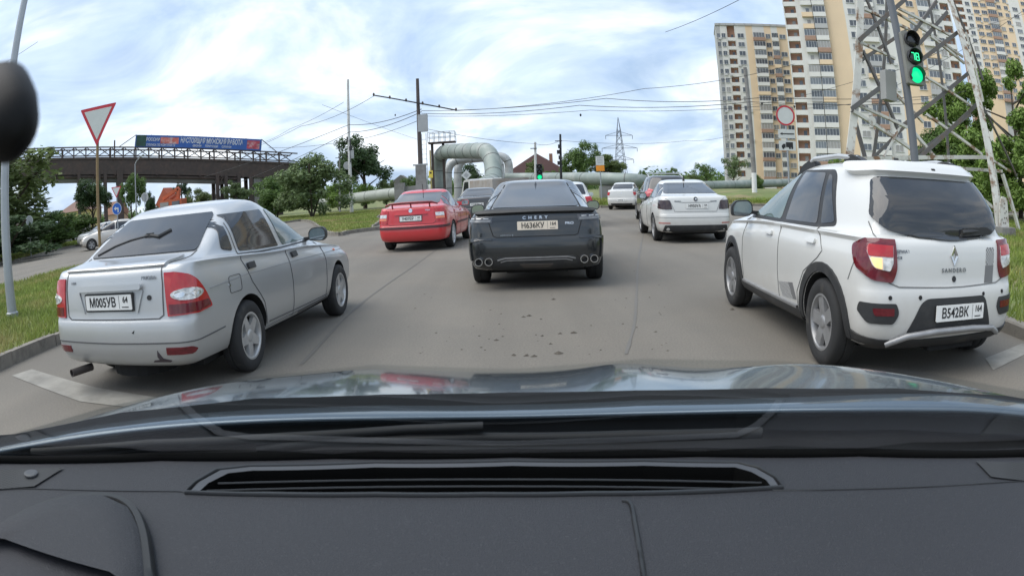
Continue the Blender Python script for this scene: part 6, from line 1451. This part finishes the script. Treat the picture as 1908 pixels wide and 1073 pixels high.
# ------------------------------------------------------------------ lattice mast on the right
PEEL = pm('peeling_white_paint', (.58, .57, .52), rough=.75, var=.15, scale=3, col2=(.22, .13, .075), c2pos=.56, c2w=.05, c2scale=2.2)
STEELD = pm('dark_steel', (.12, .115, .11), rough=.7, var=.2, scale=3, col2=(.14, .10, .075), c2pos=.6, c2scale=2.5)
base = gnd(1868, 440, .1); MT = thing('lattice_mast', 'white-painted steel lattice mast foot with riveted legs behind the white crossover', 'mast', base)
def loc_(p): return Vector(p) - base
fA, fB = Vector((8.45, 15.3, .1)), Vector(base); fC, fD = Vector((18.2, 22.0, .1)), Vector((13.0, 21.6, .1))
tA, tB = at(1609, -10, 16.2), at(1772, -10, 16.6); tC, tD = at(1730, -10, 21.5), at(1655, -10, 21.5)
for f_, t_, w_, mt in ((fA, tA, .26, PEEL), (fB, tB, .32, PEEL), (fC, tC, .16, STEELD), (fD, tD, .16, STEELD)):
    m = MB(); d = (t_ - f_).normalized(); m.angle(loc_(f_), loc_(f_ + d * ((t_ - f_).length * 1.15)), w_, .03, up=(0, 1, 0)); m.build('leg', mt, MT)
    m = MB(); m.box(loc_(f_) + Vector((0, 0, .12)), (.75, .75, .32)); m.build('footing', CONC, MT)
m = MB(); q = loc_(fB); m.prism(rnd([(-.22, .28), (.32, .28), (.24, 1.15), (-.06, 1.2), (-.2, .9)], .05), -.06, -.02); g_ = m.build('gusset_plate', PEEL, MT)
rv = MB(); rv.lathe([(.025, -.075), (.025, -.06)], 8, 'Y'); rvm = rv.mesh('rivet'); rvm.materials.append(pm('rivet_dark', (.14, .12, .10), rough=.7))
for (a, b) in ((.0, .4), (.1, .4), (.05, .55), (-.1, .5), (.08, .7), (.04, .85), (.08, .98), (.15, .55), (.16, .75)): obj('rivet', rvm, None, g_, (a, 0, b))
segs = [ # seen in the picture: x0, y0, Y0, x1, y1, Y1, width, material
 (1602, 80, 15.9, 1700, -8, 16.3, .13, STEELD), (1588, 208, 15.6, 1662, 152, 15.8, .13, STEELD), (1684, 238, 16.0, 1806, 140, 16.4, .13, STEELD), (1712, 300, 15.8, 1826, 194, 16.2, .14, STEELD),
 (1712, 88, 16.3, 1768, 25, 16.5, .13, STEELD), (1718, 116, 16.2, 1786, 64, 16.4, .13, STEELD), (1614, 0, 16.2, 1660, 120, 16.0, .07, STEELD), (1606, 95, 16.0, 1672, 242, 15.9, .08, STEELD),
 (1590, 210, 15.6, 1700, 282, 15.9, .09, PEEL), (1604, 82, 16.0, 1668, 112, 16.1, .07, PEEL), (1675, 18, 16.2, 1775, 70, 16.4, .08, PEEL), (1668, 24, 16.3, 1795, 108, 16.5, .07, PEEL), (1725, 145, 16.1, 1812, 200, 16.2, .07, PEEL),
 (1640, 308, 15.6, 1676, 242, 15.8, .07, PEEL), (1586, 302, 15.4, 1850, 297, 15.9, .12, PEEL), (1610, 312, 15.8, 1868, 322, 16.2, .10, PEEL), (1710, 306, 16.2, 1770, 330, 16.4, .1, PEEL),
 (1775, 330, 16.1, 1858, 396, 15.9, .10, PEEL), (1826, 400, 15.9, 1850, 425, 15.9, .09, PEEL), (1590, 220, 16.4, 1612, 300, 16.2, .09, STEELD), (1830, 205, 16.6, 1880, 255, 17.0, .05, STEELD),
 (1800, 60, 16.9, 1832, 190, 16.8, .06, PEEL), (1838, 240, 16.7, 1868, 420, 16.3, .09, PEEL), (1868, 325, 17.4, 1902, 442, 17.2, .12, PEEL), (1775, 0, 17.0, 1832, 150, 17.0, .07, STEELD), (1832, 200, 16.9, 1895, 330, 17.2, .06, STEELD), (1852, 302, 16.1, 1884, 322, 16.9, .08, PEEL),
 (1592, 195, 15.8, 1690, 240, 15.9, .08, PEEL), (1600, 120, 16.0, 1690, 60, 16.2, .10, STEELD), (1612, 20, 16.1, 1700, 60, 16.3, .08, PEEL), (1690, 235, 15.9, 1745, 300, 15.9, .09, PEEL), (1745, 0, 16.4, 1700, 60, 16.3, .10, STEELD), (1735, 70, 16.3, 1798, 120, 16.4, .08, PEEL), (1725, 215, 16.0, 1830, 290, 16.0, .08, PEEL), (1690, 302, 19.5, 1810, 215, 20, .12, STEELD), (1625, 300, 19.5, 1700, 225, 20, .12, STEELD), (1640, 150, 20, 1720, 230, 20, .10, PEEL), (1586, 318, 15.5, 1700, 322, 15.7, .10, PEEL)]
for (x0, y0, Y0, x1, y1, Y1, w_, mt) in segs: m = MB(); m.angle(loc_(at(x0, y0, Y0)), loc_(at(x1, y1, Y1)), w_, .016, up=(0, 1, 0)); m.build('brace', mt, MT)
q = loc_(at(1624, 226, 15.7)); m = MB(); m.lathe([(.14, -.02), (.14, .02)], 12, 'Y', q); m.build('joint_plate', PEEL, MT)

# ------------------------------------------------------------------ distant pylon
Y = 390; b = at(1157, 318, Y); tp = at(1158, 218, Y); hP = tp.z
t = thing('power_pylon', 'distant steel power pylon with three pairs of arms above the trees', 'pylon', (b.x, Y, 0)); PY = pm('pylon_steel', (.10, .105, .12), rough=.6, metal=.3)
wz = lambda z: 3.4 * (1 - z / hP) + .6
for sx in (-1, 1):
    for sy in (-1, 1): m = MB(); m.beam((sx * wz(0), sy * wz(0), 0), (sx * wz(hP * .82) * .8, sy * wz(hP * .82) * .8, hP * .82), .26); m.beam((sx * wz(hP * .82) * .8, sy * wz(hP * .82) * .8, hP * .82), (0, 0, hP), .22); m.build('leg', PY, t)
for k in range(9):
    z0, z1 = hP * (.02 + .09 * k), hP * (.11 + .09 * k)
    for sy in (-1, 1):
        for sx in (-1, 1): m = MB(); m.beam((-sx * wz(z0) * .95, sy * wz(z0) * .95 + .1 * sx, z0), (sx * wz(z1) * .9, sy * wz(z1) * .9 + .1 * sx, z1), .16); m.build('brace', PY, t)
for z_, w_ in ((.40, 8.0), (.56, 10.5), (.74, 8.0)):
    for sx in (-1, 1): m = MB(); z = hP * z_; m.beam((0, 0, z), (sx * w_, 0, z), .25); m.beam((0, 0, z + 2.4), (sx * w_, 0, z), .2); m.build('arm', PY, t); m = MB(); m.beam((sx * w_, 0, z), (sx * w_, 0, z - 2.2), .25); m.build('insulator_string', PY, t)

# ------------------------------------------------------------------ apartment blocks
WALLW = pm('render_white', (.64, .63, .59), rough=.9, var=.08, scale=.25); WALLY = pm('render_apricot', (.70, .545, .37), rough=.9, var=.07, scale=.25); WALLP = pm('render_grey', (.40, .40, .39), rough=.9, var=.08, scale=.25)
BRN = pm('loggia_brown', (.40, .23, .16), rough=.9, var=.15, scale=.5); FRAMEW = pm('window_frame', (.55, .56, .56), rough=.5); PANE = pm('window_pane', (.05, .06, .075), rough=.12, spec=.6, var=.8, scale=.35)
WM = {}
_t = PANE.node_tree; _b = _t.nodes['Principled BSDF']; _oi = N(_t, 'ShaderNodeObjectInfo'); _rp = N(_t, 'ShaderNodeValToRGB')      # curtains, blinds and dark rooms differ flat by flat
_rp.color_ramp.interpolation = 'CONSTANT'; _rp.color_ramp.elements[0].color = (.075, .085, .10, 1); _rp.color_ramp.elements[1].position = .82; _rp.color_ramp.elements[1].color = (.30, .29, .27, 1)
_e = _rp.color_ramp.elements.new(.45); _e.color = (.12, .135, .155, 1); _e = _rp.color_ramp.elements.new(.7); _e.color = (.16, .18, .20, 1)
_t.links.new(_oi.outputs['Random'], _rp.inputs[0]); _t.links.new(_rp.outputs[0], _b.inputs['Base Color'])
def wmesh(kind):
    if kind in WM: return WM[kind]
    f, p = MB(), MB()
    def frame(x0, x1, z0, z1, n, y=-.06, t=.07):
        f.box(((x0 + x1) / 2, y, z0), (x1 - x0, .1, t)); f.box(((x0 + x1) / 2, y, z1), (x1 - x0, .1, t))
        for k in range(n + 1): f.box((x0 + (x1 - x0) * k / n, y, (z0 + z1) / 2), (t, .102, z1 - z0))
        p.box(((x0 + x1) / 2, y + .02, (z0 + z1) / 2), (x1 - x0 - .02, .04, z1 - z0 - .02))
    if kind == 'win': frame(-.75, .75, .9, 2.3, 2); f.box((0, -.12, .85), (1.7, .22, .05))
    elif kind == 'win3': frame(-1.0, 1.0, .9, 2.3, 3); f.box((0, -.12, .85), (2.2, .22, .05))
    elif kind == 'glaz': frame(-1.5, 1.5, 1.0, 2.5, 4, y=-.95)
    WM[kind] = (f.mesh('window'), p.mesh('pane')); WM[kind][0].materials.append(FRAMEW); WM[kind][1].materials.append(PANE); return WM[kind]
pmB = MB(); pmB.box((0, -.95, .5), (3.0, .12, 1.0)); pmB.box((0, -.5, -.02), (3.0, 1.0, .16)); PARA = pmB.mesh('balcony')
pmC = MB(); pmC.box((0, -1.15, .5), (3.0, .12, 1.0)); pmC.box((0, -.6, -.02), (3.0, 1.2, .16)); pmC.box((-1.45, -.6, .5), (.1, 1.1, 1.0)); pmC.box((1.45, -.6, .5), (.1, 1.1, 1.0)); PARA2 = pmC.mesh('bay_parapet')
pdv = MB(); pdv.box((0, -.03, 1.1), (.8, .06, 2.1)); DOORM = pdv.mesh('balcony_door'); DOORM.materials.append(PANE)
acb = MB(); acb.box((0, 0, 0), (.85, .35, .6)); ACM = acb.mesh('air_conditioner'); ACM.materials.append(pm('ac_white', (.5, .5, .49), rough=.6))
def block(name, label, Y, bays, ztop, pyr, fl=2.85, zmin=0, depth=14, ang=0.0, roofmat=None):
    """bays: (left column, right column, wall, kind); columns read along the picture row pyr"""
    P0 = at(bays[0][0], pyr, Y); x0 = P0.x; u_ = Vector((math.cos(ang), math.sin(ang))); nn = Vector((-u_.y, u_.x))
    def col_(px_):
        d = ray(px_, pyr); d2 = Vector((d.x, d.y)); k = Vector((P0.x, P0.y)).dot(nn) / d2.dot(nn); return (d2 * k - Vector((P0.x, P0.y))).dot(u_)
    xs = [(col_(a) + x0, col_(b) + x0) for a, b, _, _ in bays]
    t = thing(name, label, 'apartment block', (x0, Y, 0), ang); ca = 1.0
    nf = int(ztop / fl); rg = random.Random(name + label)
    for (xa, xb), (_, _, wall, kind) in zip(xs, bays):
        xa -= x0; xb -= x0; wd = xb - xa; c_ = (xa + xb) / 2
        back = 1.3 if kind == 'loggia' else 0.0
        m = MB(); m.box((c_, depth / 2 + back, ztop / 2), (wd, depth, ztop)); m.build('wall', BRN if kind == 'loggia' else wall, t)
        m = MB(); m.box((c_, depth / 2, ztop + .35), (wd + .3, depth + .6, .7)); m.build('cornice', WALLP, t)
        if kind == 'loggia':
            for s_ in (xa, xb): m = MB(); m.box((s_, .62, ztop / 2), (.25, 1.3, ztop)); m.build('loggia_side', wall, t)
        if kind == 'blank': continue
        n = max(1, round(wd / 4.0)) if kind in ('win', 'win3') else 1
        for f_ in range(nf):
            z = f_ * fl
            if z < zmin: continue
            for k in range(n):
                x = xa + wd * (k + .5) / n
                if kind in ('win', 'win3'):
                    if rg.random() < .04: continue
                    a, b = wmesh(kind if wd / n > 2.4 else 'win'); o = obj('window', a, None, t, (x, 0, z)); obj('pane', b, None, o)
                    o.scale = (min(1.3, wd / n / 2.3), 1, 1)
                    if rg.random() < .22: obj('air_conditioner', ACM, None, t, (x + rg.choice((-1.2, 1.2)), -.2, z + rg.uniform(.3, .8)))
                elif kind == 'glaz' or kind == 'mix':
                    o = obj('balcony', PARA2 if kind == 'glaz' else PARA, None, t, (x, 0, z)); o.scale = (wd / 3.02, 1, 1)
                    if rg.random() < .4: o.material_slots[0].link = 'OBJECT'; o.material_slots[0].material = rg.choice([WALLP, WALLY, pm('parapet_brick', (.34, .22, .16), rough=.9, var=.15)])
                    if kind == 'glaz' or rg.random() < .55:
                        a, b = wmesh('glaz'); o2 = obj('window', a, None, t, (x, -.15 if kind == 'glaz' else 0, z)); o2.scale = (wd / 3.15, 1, 1); obj('pane', b, None, o2)
                    else: obj('balcony_door', DOORM, None, t, (x + rg.uniform(-.5, .5), 0, z))
                elif kind == 'loggia':
                    o = obj('balcony', PARA, WALLW, t, (x, 1.05, z)); o.scale = (wd / 3.05, 1, 1)
                    obj('balcony_door', DOORM, None, t, (x + .4, 1.3, z))
    return t
for me_ in (PARA, PARA2): me_.materials.append(WALLW)
block('apartment_block', 'far cream and apricot tower block on the left of the pair, behind the round sign', 190,
      [(1352, 1360, WALLP, 'win'), (1360, 1371, WALLW, 'win'), (1372, 1388, WALLW, 'loggia'), (1388, 1408, WALLW, 'win'), (1408, 1421, WALLY, 'blank'), (1421, 1443, WALLW, 'glaz'), (1443, 1456, WALLY, 'win'), (1456, 1468, WALLW, 'glaz'), (1468, 1486, WALLY, 'win')], 50.5, 270, ang=R(-16))
block('apartment_block', 'tall white and apricot tower block with brown loggias, behind the lattice mast', 135,
      [(1483, 1507, WALLW, 'loggia'), (1507, 1516, WALLW, 'blank'), (1516, 1537, WALLW, 'mix'), (1538, 1562, WALLW, 'glaz'), (1562, 1598, WALLY, 'blank'), (1598, 1626, WALLW, 'win'), (1626, 1656, WALLW, 'mix'), (1656, 1686, WALLW, 'win'), (1686, 1712, WALLY, 'blank'), (1712, 1740, WALLY, 'win'), (1740, 1768, WALLW, 'mix'), (1768, 1784, WALLW, 'win'), (1784, 1802, WALLW, 'loggia')], 72, 220, ang=R(-30))
block('apartment_block', 'rear tower block at the right edge, apricot panels above the trees', 172,
      [(1790, 1806, WALLW, 'loggia'), (1806, 1822, WALLW, 'win'), (1822, 1850, WALLY, 'win3'), (1850, 1866, WALLP, 'glaz'), (1866, 1892, WALLY, 'win'), (1892, 1912, WALLW, 'win3'), (1912, 1940, WALLY, 'win')], 96, 60, zmin=34, ang=R(-40))

# ------------------------------------------------------------------ houses, fence, orange truck
ROOFB = pm('roof_brown', (.20, .125, .10), rough=.85, var=.15, scale=.5); ROOFR = pm('roof_red', (.38, .10, .055), rough=.8, var=.15, scale=.5); WALLC = pm('house_yellow', (.55, .45, .20), rough=.9, var=.1); BRICK = pm('house_brick', (.28, .15, .10), rough=.9, var=.15)
def house(label, px0, px1, ybase_z, yeave, ytop, Y, wall, roof, gable='y', chimney=None):
    a, b = at(px0, yeave, Y), at(px1, yeave, Y); w_ = b.x - a.x; ze = a.z * .5 + b.z * .5; zr = at((px0 + px1) / 2, ytop, Y).z
    t = thing('house', label, 'house', (a.x, Y, 0)); d = w_ * .8
    m = MB(); m.box((w_ / 2, d / 2, ze / 2), (w_, d, ze)); m.build('wall', wall, t); o_ = .06 * w_
    m = MB()
    if gable == 'hip': m.add([(-o_, -o_, ze), (w_ + o_, -o_, ze), (w_ + o_, d + o_, ze), (-o_, d + o_, ze), (w_ * .35, d / 2, zr), (w_ * .65, d / 2, zr)], [(0, 1, 5, 4), (1, 2, 5), (2, 3, 4, 5), (3, 0, 4), (3, 2, 1, 0)])
    elif gable == 'y': m.add([(-o_, -o_, ze), (w_ + o_, -o_, ze), (w_ / 2, -o_, zr), (-o_, d + o_, ze), (w_ + o_, d + o_, ze), (w_ / 2, d + o_, zr)], [(0, 1, 2), (5, 4, 3), (0, 2, 5, 3), (1, 4, 5, 2), (0, 3, 4, 1)])
    else: m.add([(-o_, -o_, ze), (w_ + o_, -o_, ze), (w_ + o_, d + o_, ze), (-o_, d + o_, ze), (-o_, d / 2, zr), (w_ + o_, d / 2, zr)], [(0, 1, 5, 4), (2, 3, 4, 5), (0, 4, 3), (1, 2, 5), (3, 2, 1, 0)])
    ro = m.build('roof', roof, t)
    for k in range(2):
        f = MB(); f.box((w_ * (.28 + .44 * k), -.05, ze * .58), (w_ * .16, .1, ze * .26)); wo = f.build('window', FRAMEW, t); p = MB(); p.box((w_ * (.28 + .44 * k), -.11, ze * .58), (w_ * .13, .03, ze * .21)); p.build('pane', PANE, wo)
    if chimney: m = MB(); m.box((w_ * chimney, d * .3, ze + (zr - ze) * .62), (w_ * .06, w_ * .06, (zr - ze) * .75)); m.build('chimney', BRICK, ro)
    return t
house('yellow house with a brown hipped roof behind the left hedge', 112, 160, 0, 395, 374, 110, WALLC, ROOFB, 'hip')
house('house with a steep red gable roof below the bridge', 292, 322, 0, 382, 350, 100, pm('house_orange', (.45, .30, .18), rough=.9), ROOFR, 'y')
house('low house with orange roof under the bridge, partly behind the silver saloon', 196, 224, 0, 400, 376, 95, pm('house_tan', (.45, .33, .22), rough=.9), BRICK, 'x')
house('house with a broad brown roof and dark chimney behind the raised pipes', 948, 1052, 0, 322, 286, 92, pm('house_pale', (.40, .37, .33), rough=.9), pm('roof_maroon', (.16, .09, .085), rough=.8, var=.12, scale=.4), 'y', .78)
house('grey shed roof beyond the ground pipe', 726, 768, 0, 342, 326, 150, CONC, pm('roof_grey', (.13, .125, .12), rough=.9), 'y')
Y = 88; q = at(322, 392, Y); ORG = pm('crane_orange', (.50, .12, .05), rough=.6, var=.2, scale=1)
t = thing('aerial_lift', 'orange lift truck with a raised folded arm beyond the silver saloon roof', 'truck', (q.x, Y, 0)); zc = at(322, 372, Y).z; zt_ = at(330, 355, Y).z; wu = (at(345, 375, Y).x - at(302, 375, Y).x)
m = MB(); m.prism(rnd(rect(-wu * .5, .6, wu * .5, zc), .1), -.9, .9); m.build('body', ORG, t)
for q0, q1 in ((-.42, -.05), (.1, .42)): m = MB(); m.prism(rnd(rect(wu * q0, zc * .62, wu * q1, zc * .92), .08), -.96, -.90); m.build('window', PANE, t)
m = MB(); m.beam((-wu * .4, 0, zc + .25), (wu * .3, 0, zt_ + .3), .5); m.beam((wu * .3, 0, zt_ + .2), (wu * .25, 0, zc - .2), .5); m.beam((-wu * .1, .3, zc + .1), (wu * .3, .3, zc + .7), .3); m.build('folded_arm', ORG, t)
for xx in (-.33, .33): m = MB(); m.lathe([(.5, -.15), (.5, .15)], 18, 'Y', (wu * xx, -.85, .5)); m.build('wheel', RUBBER, t)
fa, fb = at(84, 452, 46), at(178, 432, 62); FN = thing('concrete_fence', 'pale concrete panel fence beyond the side road', 'fence', (fa.x, fa.y, 0)); dv = Vector((fb.x - fa.x, fb.y - fa.y, 0)); n = max(6, int(dv.length / 2.5))
pf = MB(); pf.box((1.25, 0, .85), (2.42, .1, 1.7)); pf.box((1.25, -.06, .85), (2.0, .04, 1.2)); pfm = pf.mesh('fence_panel'); pfm.materials.append(pm('fence_pale', (.40, .39, .36), rough=.9, var=.12, scale=1)); pp = MB(); pp.box((0, 0, .9), (.16, .18, 1.85)); ppm = pp.mesh('fence_post'); ppm.materials.append(CONC)
FN.rotation_euler = (0, 0, math.atan2(dv.y, dv.x))
for k in range(-2, n): obj('fence_panel', pfm, None, FN, (k * 2.5, 0, 0)); obj('fence_post', ppm, None, FN, (k * 2.5, 0, 0))

# ------------------------------------------------------------------ overhead wires
def wire(pts, r=.012, sag=0.0, lb=None, grp=None):
    P_ = [at(*p) for p in pts]; o = P_[0].copy(); Q_ = []
    for i in range(len(P_) - 1):
        for k in range(12):
            t_ = k / 12; p = P_[i].lerp(P_[i + 1], t_); p.z -= sag * 4 * t_ * (1 - t_); Q_.append(p - o)
    Q_.append(P_[-1] - o); m = MB(); m.tube(Q_, r, 5); w_ = m.build('overhead_wire', WIRE, None, smooth=60); w_.location = o
    tag(w_, lb, 'wire', grp); return w_
GP = 'overhead wires'; wi = 0
WL = ['upper of the two heavy cables rising from the bridge end to the tram pole', 'lower of the two heavy cables rising from the bridge end to the tram pole', 'thin cable from behind the big bush over the white post to the tram pole', 'topmost long wire running right from the tram pole to the lattice mast', 'middle long wire running right from the tram pole to the lattice mast', 'lowest long wire running right from the tram pole across the sky', 'wire climbing from the right tip of the cross-arm towards the tower blocks', 'slack cable from the tram pole to the thin black pole', 'slack wire from the thin black pole to the concrete post with white foot', 'wire falling left from the left tip of the cross-arm', 'faint wire sloping down behind the tram pole to the platform', 'short wire crossing the open sky at the top of the picture', 'steep wire from the concrete post up past the traffic light', 'flat wire from the concrete post past the control box', 'wire across the tower block at the top right corner', 'short wire at the right edge above the green tree', 'short wire at the left edge beside the grey lamp post', 'wire from the top of the white utility post down to the banner']
for pts, r_, sg in [
    ([(380, 330, 60), (650, 232, 50), (785, 203, 38)], .022, .3), ([(430, 345, 60), (650, 246, 50), (785, 208, 38)], .022, .3), ([(500, 275, 60), (650, 262, 50), (785, 222, 38)], .016, .2),
    ([(785, 206, 38), (1130, 183, 34), (1420, 182, 30), (1760, 178, 26)], .016, .25), ([(785, 211, 38), (1080, 196, 34), (1400, 190, 30), (1760, 192, 26)], .016, .25), ([(785, 216, 38), (1100, 205, 36), (1420, 198, 30)], .012, .2),
    ([(850, 206, 38), (1200, 165, 36), (1480, 120, 34)], .014, .3), ([(785, 238, 38), (997, 268, 52), (1044, 262, 48)], .014, .2), ([(1044, 262, 48), (1280, 262, 60), (1400, 240, 46)], .012, .3),
    ([(697, 178, 38), (560, 235, 45), (420, 290, 60)], .014, .3), ([(600, 195, 40), (785, 262, 60)], .010, .1), ([(1240, 60, 30), (1390, -6, 22)], .012, .1), ([(1400, 195, 46), (1600, 150, 30), (1760, 92, 22)], .012, .2), ([(1400, 205, 46), (1620, 190, 30), (1800, 170, 24)], .012, .2),
    ([(1660, 165, 20), (1908, 20, 14)], .008, .1), ([(1790, 60, 24), (1930, 20, 20)], .008, .05), ([(-10, 128, 20), (70, 78, 20)], .010, .05), ([(640, 190, 61), (540, 240, 70), (480, 268, 80)], .018, .2)]:
    wire(pts, r_, sg, WL[wi], GP); wi += 1
for (px_, py_, Y) in ((736, 214, 44), (1082, 214, 34), (1420, 193, 30), (1480, 199, 30)):
    q = at(px_, py_, Y); m = MB(); m.lathe([(.015, -.08), (.05, -.03), (.05, .02), (.015, .07)], 10, 'Z'); o = m.build('wire_clamp', WIRE, None, smooth=40); o.location = q; tag(o, {736: 'dark clamp on the cable left of the tram pole', 1082: 'dark clamp on the wires above the orange sign', 1420: 'left of two dark clamps on the wires before the far tower block', 1480: 'right of two dark clamps on the wires before the far tower block'}[px_], 'clamp', 'wire clamps')

# ------------------------------------------------------------------ lettering becomes plain mesh
dg = bpy.context.evaluated_depsgraph_get()
for o in [o for o in bpy.data.objects if o.type == 'FONT']:
    me = bpy.data.meshes.new_from_object(o.evaluated_get(dg)); n_ = bpy.data.objects.new(o.name, me); nm = o.name
    COL.objects.link(n_); n_.parent = o.parent; n_.location = o.location; n_.rotation_euler = o.rotation_euler; n_.scale = o.scale
    bpy.data.objects.remove(o); n_.name = nm
